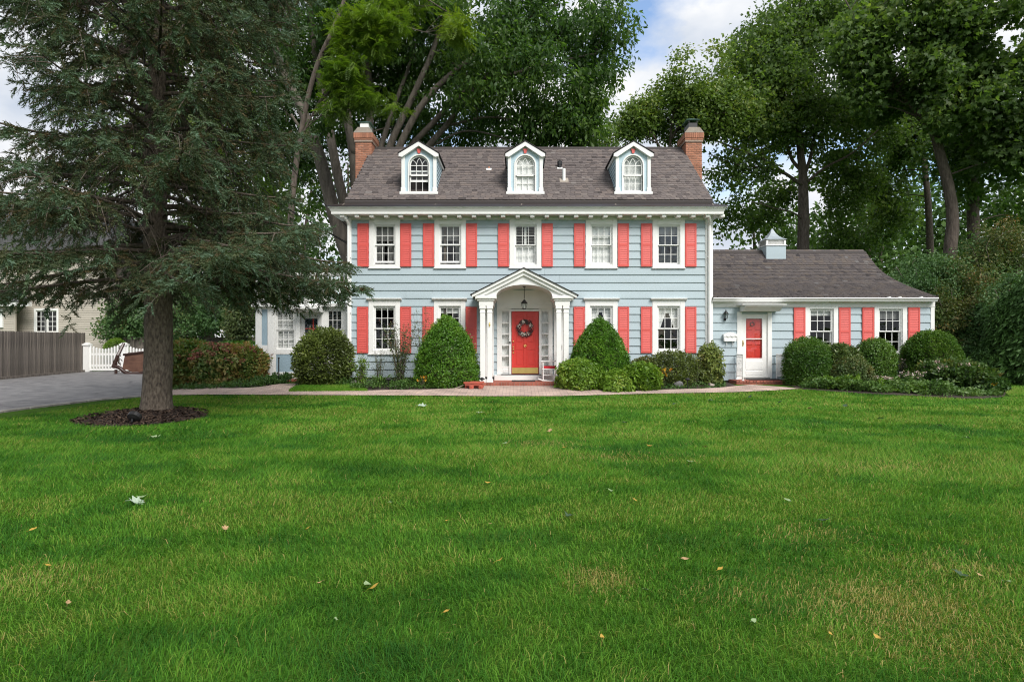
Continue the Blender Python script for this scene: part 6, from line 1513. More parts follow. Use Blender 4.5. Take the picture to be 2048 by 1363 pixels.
BR_ = [pxblob(*b) for b in [(1900, 40, 130, 90, 25, 2.5), (1800, 60, 100, 80, 25.5, 2.2), (2010, 60, 110, 110, 25, 2.5), (1990, 190, 110, 80, 25, 2.2), (1870, 150, 90, 55, 24.8, 1.6), (2040, 290, 80, 70, 25.5, 1.8), (1740, 60, 70, 70, 26.5, 1.6), (1950, 130, 90, 60, 24.6, 1.6), (2100, 150, 100, 160, 25, 2.5), (1780, 190, 60, 55, 27.5, 1.4), (1720, 100, 70, 80, 25.2, 1.2), (1800, 120, 80, 60, 25, 1.2), (1850, 60, 80, 70, 25, 1.3), (1800, 205, 55, 35, 25, .8), (1870, 235, 40, 28, 25, .6), (1740, 170, 60, 45, 25.4, .9)]]
tree('maple_tree', 'tall maple with limb scars and a leaning trunk nearest the picture edge hedge', lim, BR_, 2800, .20, 'maple', 'bark', 103, clump=.50, nleaf=14, gap=.46, twigs=110, lobed=True, droop=.6)
YI = 28.5
lim = [L_([(1950, 700, 0), (1948, 520, 0), (1945, 400, 0), (1946, 300, 0), (1950, 180, 0), (1955, 60, 0), (1960, -80, 0)], 50, 22, YI), L_([(1946, 280, 0), (1980, 200, .3), (2020, 140, .5)], 16, 6, YI), L_([(1946, 300, 0), (1920, 230, .3), (1890, 180, .6)], 14, 6, YI)]
BI = [pxblob(*b) for b in [(1950, 360, 60, 60, 28, 1), (1985, 280, 90, 80, 29, 1.8), (2030, 400, 70, 60, 29, 1.6), (1945, 470, 35, 45, 27.9, .7), (1900, 300, 60, 90, 30, 1.5), (2060, 220, 90, 100, 29, 2), (1915, 460, 30, 60, 27.9, .6)]]
tree('ivy_clad_tree', 'thick dark trunk wrapped in ivy behind the reddish shrubs', lim, BI, 750, .17, 'oak', 'bark', 104, clump=.45, nleaf=18, gap=.42, twigs=40, lobed=False, wd=.75)
YT = 33
lim = [L_([(1862, 640, 0), (1860, 480, 0), (1855, 380, 0), (1845, 290, 0), (1838, 200, 0), (1825, 100, 0)], 28, 12, YT), L_([(1846, 300, 0), (1815, 230, .3), (1790, 170, .3)], 10, 4, YT)]
BT_ = [pxblob(*b) for b in [(1820, 280, 90, 70, 34, 2), (1760, 330, 80, 70, 34, 2), (1850, 200, 90, 70, 34, 2), (1780, 420, 60, 60, 35, 1.5)]]
tree('maple_tree', 'slim straight maple trunk standing between the forked maple and the leaning one', lim, BT_, 800, .21, 'maple', 'bark', 105, clump=.5, nleaf=15, gap=.44, twigs=40, wd=.7, droop=.5)
YA = 29.5
lim = [L_([(1345, 640, 0), (1340, 480, 0), (1338, 350, 0), (1342, 270, 0), (1350, 200, 0)], 22, 6, YA), L_([(1339, 330, 0), (1300, 260, -.3), (1275, 220, -.4)], 9, 3, YA), L_([(1340, 280, 0), (1385, 210, .2), (1420, 150, .4)], 10, 3, YA)]
BA = [pxblob(*b) for b in [(1290, 240, 52, 40, 29.4, 1.3), (1340, 170, 40, 50, 29.6, 1.4), (1390, 195, 60, 70, 29.2, 1.6), (1440, 140, 45, 55, 29.4, 1.4), (1258, 262, 22, 20, 29.2, .7), (1350, 255, 70, 38, 29.4, 1.4), (1455, 230, 60, 70, 29.3, 1.4), (1365, 125, 20, 24, 29.5, .7)]]
tree('pale_tree', 'airy pale green tree showing above the roof beside the brick chimney', lim, BA, 1500, .17, 'airy', 'bark', 106, clump=.5, nleaf=18, gap=.46, twigs=70, wd=.6, droop=.3)
YC = 38
lim = [L_([(1214, 640, 0), (1214, 400, 0), (1216, 300, 0), (1218, 250, 0)], 14, 4, YC)]
tree('small_tree', 'small green treetop peeping over the roof between two dormers', lim, [pxblob(1215, 285, 38, 34, 38, 1.6), pxblob(1225, 262, 18, 18, 38, .9)], 170, .2, 'airy', 'bark', 107, clump=.45, nleaf=18, gap=.42, twigs=20)
# trees beyond the driveway
YG = 33
lim = [L_([(420, 690, 0), (418, 600, 0), (420, 480, 0), (430, 330, 0), (440, 180, 0), (445, 40, 0)], 34, 12, YG), L_([(425, 420, 0), (380, 320, .2), (330, 240, .2)], 12, 4, YG), L_([(432, 330, 0), (490, 240, .2), (520, 150, .2)], 12, 4, YG)]
BG_ = [pxblob(*b) for b in [(420, 100, 130, 120, 33, 3), (330, 230, 100, 90, 33, 2.5), (480, 250, 110, 100, 33, 2.5), (420, 380, 110, 90, 33.5, 2.5), (250, 330, 80, 80, 34, 2), (530, 400, 80, 90, 34, 2), (300, 60, 100, 80, 34, 2.5)]]
tree('maple_tree', 'broad green maple seen through the spruce branches beyond the driveway', lim, BG_, 1500, .22, 'airy', 'bark', 108, clump=.55, nleaf=16, gap=.40, twigs=60, wd=.7)
YD2 = 30
for i, (px, py, rx, ry, Y, lab, m_) in enumerate([(262, 640, 62, 48, 31.5, 'leafy green shrub beyond the picket gate and the grey fence', 'dogwood'), (385, 628, 70, 60, 31, 'broad dark green shrub behind the spruce trunk', 'dogwood'), (487, 636, 34, 46, 27, 'greyish variegated shrub beside the sunroom corner', 'sparse'), (455, 610, 50, 60, 30, 'dark leafy shrub beyond the clipped hedge', 'dogwood')]):
    lim = [L_([(px, 720, 0), (px, py + 20, 0), (px + 5, py - 20, 0)], 10, 4, Y), L_([(px, py + 40, 0), (px - rx * .5, py, -.2), (px - rx * .7, py - ry * .3, -.3)], 6, 2, Y), L_([(px, py + 40, 0), (px + rx * .5, py, -.2), (px + rx * .7, py - ry * .3, -.3)], 6, 2, Y)]
    tree('garden_shrub', lab, lim, [pxblob(px, py, rx, ry, Y, rx * Y / F * .8), pxblob(px - rx * .3, py + ry * .4, rx * .8, ry * .7, Y, rx * Y / F * .8)], 420, .13 if m_ != 'sparse' else .10, m_, 'bark', 200 + i, clump=.30, nleaf=20, gap=.3, twigs=25, wd=.6)['category'] = 'shrub'
# shrubs and small trees beyond the wing
for i, (px, py, rx, ry, Y, lab, m_, n_) in enumerate([
        (1850, 560, 75, 60, 23.5, 'arching green dogwood reaching over the wing roof end', 'dogwood', 800), (1925, 620, 70, 110, 22.5, 'tall reddish green shrub beyond the wing corner', 'russet', 900),
        (2000, 540, 70, 110, 24.5, 'russet tipped tall shrub beneath the ivy clad trunk', 'russet', 800), (1975, 500, 50, 40, 25.5, 'mid green shrub crown below the ivy clad trunk', 'dogwood', 300), (2030, 600, 50, 60, 20.5, 'pale leaved drooping shrub above the evergreen hedge', 'dogwood', 420)]):
    lim = [L_([(px + 8, 775, 0), (px + 5, py + ry * .6, 0), (px, py - ry * .2, 0)], 10, 3, Y)] + [L_([(px + 5, py + ry * .7, 0), (px + sx_ * rx * .5, py + ry * .1, dy), (px + sx_ * rx * .8, py - ry * .4, dy)], 6, 2, Y) for sx_, dy in ((-1, -.3), (1, -.3), (.4, .4), (-.4, -.5))]
    tree('garden_shrub', lab, lim, [pxblob(px, py, rx, ry, Y, 1.2), pxblob(px - rx * .4, py + ry * .3, rx * .7, ry * .7, Y - .4, 1.0), pxblob(px + rx * .3, py - ry * .3, rx * .7, ry * .6, Y, 1.0), pxblob(px, py + ry * .9, rx * .9, ry * .6, Y, 1.0)], n_, .105, m_, 'bark', 220 + i, clump=.28, nleaf=22, gap=.36, twigs=40, wd=.45, droop=.5)['category'] = 'shrub'
# evergreen screen
for i, (px, Y, zt_, r0) in enumerate([(2035, 18.8, 3.1, 1.05), (1965, 21.5, 2.7, 1.1), (2110, 18.2, 4.2, 1.2), (1915, 23.5, 2.6, 1.1)]):
    x = PX(px, Y); rg = np.random.default_rng(400 + i); root = thing('evergreen_tree', ['dark feathery evergreen at the lawn edge beside the white flowered bush', 'shaded evergreen between the lawn edge evergreen and the wing', 'tall evergreen at the outermost end of the lawn', 'shaded low evergreen just behind the wing corner'][i], 'tree', (x, Y, .1), 'evergreen trees at the lawn edge')
    tk = MB(); tk.tube([(x, Y, 0), (x, Y, zt_ * .95)], [.12, .03], 8); obj('trunk', tk, M['bark'], root)
    n = 2600 if i % 2 == 0 else 1500; u = rg.random(n); h = .15 + u * (zt_ - .1); r_ = r0 * (1 - u ** 2.2) ** .7 * (.55 + .5 * rg.random(n) ** .5) * (.75 + .5 * fbm(np.stack([h * 2, u * 0, rg.random(n) * 0], -1) + 3, i)); a = rg.uniform(0, 6.283, n)
    P = np.stack([x + r_ * np.cos(a), Y + r_ * np.sin(a), h], -1); d = np.stack([np.cos(a), np.sin(a), rg.normal(-.35, .3, n)], -1)
    tv, tf = leaf_quads(9, .55, .16, .45, .3, .5, rg); B = Bunch(); B.add(*scatter(tv, tf, P, frames(d, rg.normal(0, .5, n)), rg.uniform(.16, .30, n), .35 + .5 * (fbm(P * 1.2, 8) - .3), rg.normal(0, .1, len(tf)))); B.obj('crown', M['arbor'], root)

# woods closing the view: one mass
rg = np.random.default_rng(77)
WB_ = []
for k in range(120):
    x = rg.uniform(-48, 50); Y = rg.uniform(40, 54); h = rg.uniform(12, 18)
    pxp = CX + x * F / Y
    if 1130 < pxp < 1400: h = rg.uniform(3.5, 5.5)
    elif 1400 <= pxp < 1500: h = rg.uniform(6, 8.5)
    elif 960 < pxp <= 1130: h = rg.uniform(5, 9)
    elif 1500 <= pxp < 1720: h = rg.uniform(9, 15)
    elif pxp >= 1720: h = rg.uniform(13, 20)
    if pxp < 160: h = rg.uniform(4, 7)
    WB_.append((x, Y, h * .5, rg.uniform(1.8, 3.4), 2.0, h * .5))
c = crown_centres(WB_, 8500, 78, gap=.38, gsc=.4)
tv, tf = leaf_quads(10, .40, .24, 1.0, .3, .6, rg); B = Bunch(); n = len(c); a = rg.uniform(0, 6.283, n)
B.add(*scatter(tv, tf, c, frames(np.stack([np.cos(a), np.sin(a), rg.normal(0, .25, n)], -1), rg.normal(0, .3, n)), rg.uniform(.7, 1.3, n), .2 + (fbm(c * .25, 4) - .2) * .9, rg.normal(0, .1, len(tf))))
tk = MB()
for b in WB_[:60]:
    tk.tube([(b[0], b[1], -.1), (b[0] + rg.normal(0, .2), b[1], b[2]), (b[0] + rg.normal(0, .5), b[1], b[2] * 1.5)], [.25, .16, .05], 6)
far_ = B.obj('far_woods', M['wood_far'], None, 'stuff')
kind(obj('far_woods_trunks', tk, M['bark'], far_), 'stuff')

# ------------------------------------------------------------------ spruce in front
def spruce():
    rg = np.random.default_rng(5)
    tz0 = float(gz(TX, TY)); root = thing('spruce_tree', 'tall blue-green spruce standing in a mulch ring on the lawn', 'tree', (TX, TY, tz0))
    tk = MB(); zs = np.array([0, .12, .3, .6, 1.2, 2.4, 4, 6, 8, 10.5, 13, 15]) ; rad = np.array([.36, .32, .29, .275, .27, .255, .225, .19, .15, .10, .06, .02])
    tk.tube([(TX + .05 * math.sin(z * .9) * min(1, z), TY, tz0 + z - .03) for z in zs], list(rad), 20); obj('trunk', tk, M['spruce_bark'], root, smooth=True)
    nb = 150; br = MB(); tw = MB(); P = []; D = []; SZ = []; TI = []
    ga = 2.39996
    for i in range(nb):
        t = i / (nb - 1); z0 = 2.35 + t ** 1.05 * 11.2; az = i * ga + rg.normal(0, .2)
        L0 = float(np.interp(z0, [2.3, 3.0, 3.8, 5.2, 6.5, 8.0, 10, 12, 13.6], [3.5, 4.2, 3.9, 3.3, 3.1, 3.3, 3.2, 2.3, 1.2])) * rng.uniform(.72, 1.06)
        if z0 < 2.9: L0 *= .85
        if i < 6: z0, az, L0 = ((3.25, -.12, 4.1), (3.6, -.42, 4.2), (2.95, .22, 3.7), (4.3, -.22, 3.75), (3.9, .12, 3.9), (3.3, -.75, 4.2))[i]
        dx, dy = math.cos(az), math.sin(az); lat = np.array([-dy, dx, 0.]); out = np.array([dx, dy, 0.])
        rise = rg.uniform(.02, .22) + t * .25; sag = rg.uniform(.22, .40) * (1 - .6 * t)
        if z0 < 3.4: sag *= .8; rise = rg.uniform(.0, .1)
        ss = np.linspace(0, 1, 12); bend = rg.normal(0, .25)
        Q = np.array([(TX, TY, tz0 + z0)]) + out[None] * (ss * L0)[:, None] + lat[None] * (bend * ss ** 2 * L0 * .3)[:, None]
        Q[:, 2] += L0 * (rise * ss - sag * ss ** 1.7 * (1 - .38 * ss ** 3) * 1.0)
        br.tube(Q, list(np.linspace(.05 * (1 - t * .6) + .01, .008, 12)), 6, cap=False)
        # side branchlets
        m_ = int(6.6 * L0) + 5
        for k in range(m_):
            s_ = .10 + .90 * (k + rg.random()) / m_; q = Q[0] * 0; f = s_ * 11; a = int(min(f, 10)); q = Q[a] + (Q[a + 1] - Q[a]) * (f - a)
            side = 1 if k % 2 else -1; ln = (.30 + .85 * (1 - s_) ** .6 * min(1, L0 / 3)) * rg.uniform(.6, 1.15)
            fw = (Q[min(a + 1, 11)] - Q[a]); fw /= np.linalg.norm(fw)
            d0 = fw * rg.uniform(.5, 1.0) + lat * side * rg.uniform(.6, 1.0); d0 /= np.linalg.norm(d0)
            drp = rg.uniform(.35, 1.5) * (1.0 if s_ < .85 else .4) * (.5 if z0 < 3.6 else 1)
            mm = 5; tt = np.linspace(0, 1, mm)
            W = q[None] + d0[None] * (tt * ln)[:, None]; W[:, 2] -= drp * ln * tt ** 1.6
            bare = (s_ < .34 and rg.random() < .8) or rg.random() < .09
            if bare or k % 3 == 0: tw.tube(W, [.011, .008, .006, .005, .003], 3, cap=False)
            if bare: 
                for _ in range(4):
                    j = rg.integers(1, mm - 1); e = W[j] + rg.normal(0, .14, 3) + np.array([0, 0, -.12]); tw.tube([W[j], (W[j] + e) / 2 + rg.normal(0, .02, 3), e], [.005, .004, .002], 3, cap=False)
                continue
            ng = max(3, int(ln / .10))
            for g in range(ng):
                u = (g + .6) / ng; b_ = u * (mm - 1); c = int(min(b_, mm - 2)); p = W[c] + (W[c + 1] - W[c]) * (b_ - c); dd = W[c + 1] - W[c]; dd /= np.linalg.norm(dd)
                for sd in (-1, 1, 0) if g < ng - 1 else (-1, 0, 1, 0):
                    sv = np.cross(dd, [0, 0, 1.]); v = dd * rg.uniform(.6, 1.1) + sv * sd * rg.uniform(.5, 1.0) + np.array([0, 0, rg.normal(-.15, .35)]) + rg.normal(0, .28, 3)
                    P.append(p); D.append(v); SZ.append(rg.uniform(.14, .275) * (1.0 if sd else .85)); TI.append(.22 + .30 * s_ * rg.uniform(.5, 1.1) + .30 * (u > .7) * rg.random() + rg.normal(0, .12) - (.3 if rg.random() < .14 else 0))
    P, D, SZ, TI = map(np.array, (P, D, SZ, TI))
    obj('branches', br, M['spruce_bark'], root, smooth=True); obj('bare_twigs', tw, M['twig'], root)
    # template: a twig thick with needles
    nn = 15; v = []; f = []
    for i in range(nn):
        s_ = .08 + .92 * i / nn; a = i * 2.4; r = .30 * (1 - .35 * s_); c, s2 = math.cos(a), math.sin(a)
        tip = np.array([c * r, s_ + .17, s2 * r * .8 + .04]); b = np.array([0, s_ - .06, 0]); wv = np.array([-s2, .0, c]) * .055
        o = len(v); v += [b - wv * .95, b + wv * .95, tip]; f.append((o, o + 1, o + 2))
    v = np.array(v); f = np.array(f)
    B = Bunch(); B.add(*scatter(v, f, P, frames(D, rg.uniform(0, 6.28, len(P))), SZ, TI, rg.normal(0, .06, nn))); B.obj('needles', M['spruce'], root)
    pass
spruce()

# ------------------------------------------------------------------ shrubs
def shrub(name, label, px, Y, zt, rx, m, n, leaf, seed, prof='cone', wd=.5, rough=.12, ryd=None, shag=.1, cat='shrub', group=None, inner=True, tmu=.45, squash=1.0):
    """clipped or mounded shrub: sprigs set through the outer shell of a turned shape; zt = top height above ground"""
    rg = np.random.default_rng(seed); x = PX(px, Y); g = float(gz(x, Y)); ryd = ryd or rx
    root = thing(name, label, cat, (x, Y, g), group)
    pr = {'cone': lambda u: np.where(u < .18, .93 + .07 * np.sin(u / .18 * 1.57), np.clip(1 - ((u - .18) / .82) ** 1.9, 0, 1) ** .74),
          'ball': lambda u: np.sqrt(np.clip(1 - (np.clip(u, 0, 1) * 1.72 - .72) ** 2, 0, 1)),
          'dome': lambda u: np.where(u < .5, .90 + .10 * np.sin(u / .5 * 1.57), np.sqrt(np.clip(1 - ((u - .5) / .5) ** 2, 0, 1))),
          'mound': lambda u: np.sqrt(np.clip(1 - u ** 2, 0, 1)),
          'box': lambda u: np.where(u < .9, 1.0, np.clip(1 - ((u - .9) / .1) ** 2 * .4, 0, 1))}[prof]
    # sample height by surface area
    uu = np.linspace(.0, 1, 200); rr = pr(uu); w_ = rr + .12 ; w_ += np.abs(np.gradient(rr, uu)) * .35 * rr
    cdf = np.cumsum(w_); cdf /= cdf[-1]
    u = np.interp(rg.random(n), cdf, uu); a = rg.uniform(0, 2 * np.pi, n)
    sh_ = 1 - np.abs(rg.normal(0, shag, n)) + (rg.random(n) < .035) * rg.uniform(.03, .12, n)
    base = np.stack([np.cos(a) * 2, np.sin(a) * 2, u * zt * 1.5], -1)
    bump = 1 + rough * (fbm(base * 1.7 + seed, seed) - .5) * 2
    r = pr(u) * bump * sh_
    top = (1 - (1 - sh_) * .5)
    P = np.stack([x + r * rx * np.cos(a), Y + r * ryd * np.sin(a), g + .03 + u * zt * top * (1 + rough * .3 * (fbm(base[:, [1, 0, 2]], seed + 3) - .5))], -1)
    slope_ = np.interp(u, uu, -np.gradient(rr, uu) * rx / zt)
    nz = np.clip(slope_, -.3, 3)
    d = np.stack([np.cos(a), np.sin(a), nz * .8 + .35], -1) / np.sqrt(1 + nz * nz)[:, None] + unit(n, rg) * .55
    k = 5; tv, tf = leaf_quads(k, leaf / .06, leaf * wd / .06, .75, -.2, .3, rg); tv[:, 1] += .3
    tint = tmu + (fbm(P * 2.2, seed + 5) - .5) * .8 + (fbm(P * .9, seed + 6) - .5) * .5 + rg.normal(0, .14, n)
    B = Bunch(); B.add(*scatter(tv, tf, P, frames(d, rg.uniform(0, 6.28, n)), .06 * rg.uniform(.75, 1.3, n), tint, rg.normal(0, .08, k))); B.obj('foliage', M[m], root)
    st = MB()
    for i in range(6):
        q = rg.uniform(0, 6.28); st.tube([(x + .08 * math.cos(q), Y + .08 * math.sin(q), g - .03), (x + rx * .25 * math.cos(q), Y + ryd * .25 * math.sin(q), g + zt * .4), (x + rx * .35 * math.cos(q), Y + ryd * .35 * math.sin(q), g + zt * .75)], [.03, .02, .01], 5)
    obj('stems', st, M['bark'], root)
    if inner:                                     # solid dark core blocking the view through; its colour stands in for inner shade
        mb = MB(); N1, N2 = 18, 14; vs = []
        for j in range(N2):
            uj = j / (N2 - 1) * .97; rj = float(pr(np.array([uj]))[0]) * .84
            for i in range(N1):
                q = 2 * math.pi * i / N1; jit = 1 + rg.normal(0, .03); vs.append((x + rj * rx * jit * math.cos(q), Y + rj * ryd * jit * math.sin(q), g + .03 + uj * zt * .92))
        mb.add(vs, [(j * N1 + i, j * N1 + (i + 1) % N1, (j + 1) * N1 + (i + 1) % N1, (j + 1) * N1 + i) for j in range(N2 - 1) for i in range(N1)]); obj('shade_core', mb, M['inner'], root)
    return root
def H_(py, Y, px): return PZ(py, Y) - float(gz(PX(px, Y), Y))
Yc = 18.3
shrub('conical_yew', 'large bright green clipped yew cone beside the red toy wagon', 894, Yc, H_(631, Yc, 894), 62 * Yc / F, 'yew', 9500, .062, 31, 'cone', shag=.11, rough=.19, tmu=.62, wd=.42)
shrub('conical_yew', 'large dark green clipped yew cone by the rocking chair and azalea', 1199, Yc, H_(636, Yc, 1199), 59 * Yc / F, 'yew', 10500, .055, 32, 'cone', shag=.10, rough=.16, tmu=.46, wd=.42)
shrub('rhododendron', 'round leathery leaved shrub in front of the sunroom door', 649, 18.6, H_(658, 18.6, 649), 56 * 18.6 / F, 'fresh', 3000, .095, 33, 'ball', wd=.42, shag=.2, rough=.17, inner=False, tmu=.25)
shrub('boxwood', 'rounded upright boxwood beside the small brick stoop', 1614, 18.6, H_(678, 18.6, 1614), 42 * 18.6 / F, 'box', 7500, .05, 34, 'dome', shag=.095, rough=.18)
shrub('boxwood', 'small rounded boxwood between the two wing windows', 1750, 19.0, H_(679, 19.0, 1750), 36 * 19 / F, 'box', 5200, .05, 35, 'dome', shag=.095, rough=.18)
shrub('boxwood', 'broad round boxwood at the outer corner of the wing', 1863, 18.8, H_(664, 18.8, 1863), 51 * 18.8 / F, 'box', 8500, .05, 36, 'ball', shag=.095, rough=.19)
shrub('rhododendron', 'dark rhododendron squeezed between the boxwoods under the wing window', 1680, 18.9, H_(690, 18.9, 1680), 40 * 18.9 / F, 'rhodo', 2600, .095, 37, 'dome', wd=.4, shag=.2, rough=.26, inner=False)
shrub('azalea', 'bronze green azalea low before the wing boxwoods', 1705, 18.0, H_(716, 18.0, 1705), 44 * 18 / F, 'russet', 3000, .065, 38, 'mound', wd=.4, shag=.2, rough=.3, inner=False)
shrub('azalea', 'bright light green azalea at the corner of the front landing', 1157, 17.55, H_(720, 17.55, 1157), 43 * 17.55 / F, 'azalea', 1900, .10, 39, 'dome', wd=.40, shag=.16, rough=.34, inner=False, tmu=.5)
shrub('azalea', 'low light green azalea under the dark yew cone', 1232, 17.3, H_(742, 17.3, 1232), 40 * 17.3 / F, 'azalea', 1500, .10, 40, 'mound', wd=.40, shag=.18, rough=.34, inner=False, tmu=.38)
shrub('azalea', 'spreading green azalea between the dark yew cone and the coneflowers', 1282, 17.4, H_(728, 17.4, 1282), 36 * 17.4 / F, 'azalea', 1400, .10, 41, 'dome', wd=.40, shag=.18, rough=.34, inner=False, tmu=.3)
shrub('rose_bush', 'olive rose bush below the lower window nearest the wing', 1345, 18.6, H_(703, 18.6, 1345), 48 * 18.6 / F, 'fresh', 1700, .07, 42, 'dome', wd=.45, shag=.32, rough=.4, inner=False, tmu=.3)
shrub('rose_bush', 'bronze tinged bush behind the spreading azalea', 1290, 18.9, H_(712, 18.9, 1290), 30 * 18.9 / F, 'russet', 1300, .06, 43, 'dome', wd=.5, shag=.3, rough=.35, inner=False, tmu=.5)
shrub('upright_shrub', 'yellow-green upright shrub at the corner between house and wing', 1420, 18.8, H_(684, 18.8, 1420), 26 * 18.8 / F, 'fresh', 1050, .095, 44, 'dome', wd=.42, shag=.34, rough=.4, inner=False, tmu=.5)
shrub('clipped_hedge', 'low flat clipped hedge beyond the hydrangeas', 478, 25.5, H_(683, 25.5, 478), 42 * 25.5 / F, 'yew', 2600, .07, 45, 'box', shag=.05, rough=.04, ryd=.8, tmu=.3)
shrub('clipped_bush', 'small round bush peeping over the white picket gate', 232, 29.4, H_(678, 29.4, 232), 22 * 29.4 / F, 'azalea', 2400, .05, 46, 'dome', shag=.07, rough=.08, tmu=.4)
# hydrangeas
def hydrangea(label, px, Y, zt, rx, seed, heads, hm, n=3200, ryd=None, m='hydra'):
    o = shrub('hydrangea', label, px, Y, zt, rx, m, n, .105, seed, 'dome', wd=.62, shag=.2, rough=.34, inner=False, ryd=ryd, tmu=.38)
    rg = np.random.default_rng(seed + 1); x = PX(px, Y); g = float(gz(x, Y)); k = heads; B = Bunch()
    a = rg.uniform(0, 6.28, k); e = rg.uniform(.25, 1.3, k); c = np.stack([x + np.cos(a) * np.cos(e) * rx * 1.0, Y + np.sin(a) * np.cos(e) * (ryd or rx), g + zt * (.42 + .60 * np.sin(e))], -1)
    q = np.array([[-.5, -.5, 0], [.5, -.4, .1], [.5, .5, 0], [-.5, .4, .1]])
    pn = 34; P = np.repeat(c, pn, 0) + unit(k * pn, rg) * [.10, .10, .07] * rg.uniform(.6, 1.05, (k * pn, 1)); d = unit(k * pn, rg)
    B.add(*scatter(q, np.array([[0, 1, 2, 3]]), P, frames(d, rg.uniform(0, 6.28, k * pn)), rg.uniform(.028, .045, k * pn), np.repeat(rg.random(k), pn) * .6 + rg.random(k * pn) * .4)); B.obj('flower_heads', M[hm], o, 'stuff')
    sk = MB()
    for i in range(0, k):
        sk.tube([(x + (c[i, 0] - x) * .3, Y + (c[i, 1] - Y) * .3, g), (x + (c[i, 0] - x) * .8, Y + (c[i, 1] - Y) * .8, g + (c[i, 2] - g) * .6), tuple(c[i])], [.012, .009, .006], 4)
    obj('flower_stems', sk, M['twig'], o)
hydrangea('rusty headed hydrangea at the driveway end beside the spruce trunk', 378, 19.6, H_(684, 19.6, 378), 52 * 19.6 / F, 51, 60, 'dried', m='hydra_rust')
hydrangea('rusty headed hydrangea in the middle of the driveway bed', 432, 19.2, H_(687, 19.2, 432), 50 * 19.2 / F, 52, 55, 'dried', m='hydra_rust')
hydrangea('rusty headed hydrangea nearest the sunroom steps', 484, 19.6, H_(692, 19.6, 484), 44 * 19.6 / F, 53, 50, 'dried', m='hydra_rust')
hydrangea('pale flowered hydrangea sprawling before the corner boxwood', 1905, 17.8, H_(722, 17.8, 1905), 62 * 17.8 / F, 54, 20, 'blush', 2800, m='hydra')
hydrangea('low white specked hydrangea at the far end of the wing bed', 1962, 17.4, H_(757, 17.4, 1962), 42 * 17.4 / F, 55, 10, 'orange_fl', 1900, m='ivy')
# loose flowering plants on wiry stems
def wiry(name, label, px, Y, zt, rx, seed, ns, m, leaf=.05, fl=None, cat='plant', nl=26, dens=1.0, wd=.4):
    rg = np.random.default_rng(seed); x = PX(px, Y); g = float(gz(x, Y)); root = thing(name, label, cat, (x, Y, g)); st = MB(); P = []; D = []; Fp = []
    for i in range(ns):
        a = rg.uniform(0, 6.28); l = rg.uniform(.6, 1.0); e = rx * rg.uniform(.2, 1.0)
        Q = catmull([(x + .06 * math.cos(a), Y + .06 * math.sin(a), g - .02), (x + e * .4 * math.cos(a), Y + e * .4 * math.sin(a), g + zt * l * .5), (x + e * math.cos(a) + rg.normal(0, .05), Y + e * math.sin(a), g + zt * l)], 6)
        st.tube(Q, list(np.linspace(.009, .003, len(Q))), 4, cap=False)
        for k in range(int(nl * dens)):
            t = rg.uniform(.12, 1) * (len(Q) - 1); j = int(min(t, len(Q) - 2)); p = Q[j] + (Q[j + 1] - Q[j]) * (t - j); P.append(p + rg.normal(0, .05, 3)); v = rg.normal(0, 1, 3); v[2] = v[2] * .5 + .2; D.append(v)
        if fl: Fp.append(Q[-1])
    P, D = np.array(P), np.array(D); tv, tf = leaf_quads(2, leaf / .06, leaf * wd / .06, .35, .1, .5, rg); tv[:, 1] += .3; n = len(P)
    B = Bunch(); B.add(*scatter(tv, tf, P, frames(D, rg.uniform(0, 6.28, n)), .06 * rg.uniform(.7, 1.3, n), .45 + rg.normal(0, .2, n))); B.obj('leaves', M[m], root, 'stuff'); obj('stems', st, M['twig'], root)
    if fl:
        fm, size, pn, hsp = fl; Fp = np.array(Fp); k = len(Fp); q = np.array([[0, 0, 0], [.5, .5, .1], [0, 1, .0], [-.5, .5, .1]])
        PP = np.repeat(Fp, pn, 0) + rg.normal(0, 1, (k * pn, 3)) * hsp; d = unit(k * pn, rg)
        B = Bunch(); B.add(*scatter(q, np.array([[0, 1, 2, 3]]), PP, frames(d, rg.uniform(0, 6.28, k * pn)), size * rg.uniform(.7, 1.3, k * pn), rg.random(k * pn))); B.obj('flowers', M[fm], root, 'stuff')
    return root
wiry('butterfly_bush', 'thin arching bush with dark flower spikes across the coral shutter', 800, 18.6, H_(640, 18.6, 800), .62, 61, 34, 'sparse', .06, ('dried', .02, 8, (.02, .02, .07)), 'shrub', 34)
wiry('butterfly_bush', 'tall wispy bush reaching up beside the bright yew cone', 848, 18.9, H_(610, 18.9, 848), .45, 62, 16, 'sparse', .05, ('dried', .018, 7, (.02, .02, .07)), 'shrub', 18)
wiry('rose_bush', 'sparse rose bush below the first lower window', 758, 18.8, H_(696, 18.8, 758), .35, 63, 12, 'sparse', .05, None, 'shrub', 22)
wiry('leafy_plant', 'fresh green leafy plant next to the round leathery shrub', 722, 18.4, H_(704, 18.4, 722), .33, 64, 20, 'azalea', .065, None, 'plant', 26)
wiry('coneflower', 'clump of orange coneflowers before the olive rose bush', 1322, 18.0, H_(736, 18.0, 1322), .30, 65, 26, 'sparse', .045, ('orange_fl', .04, 7, (.02, .02, .012)))
wiry('coneflower', 'little yellow coneflower clump beside the bright yew cone', 846, 17.6, H_(752, 17.6, 846), .16, 66, 12, 'sparse', .04, ('orange_fl', .035, 6, (.02, .02, .012)), nl=10)
wiry('coneflower', 'scattered orange daisies beside the spreading azalea', 1288, 17.7, H_(722, 17.7, 1288), .2, 67, 9, 'sparse', .045, ('orange_fl', .035, 6, (.02, .02, .012)), nl=10)
wiry('anemone', 'pale pink anemones before the small wing boxwood', 1768, 17.6, H_(752, 17.6, 1768), .36, 68, 40, 'ivy', .05, ('blush', .04, 6, (.015, .015, .01)))
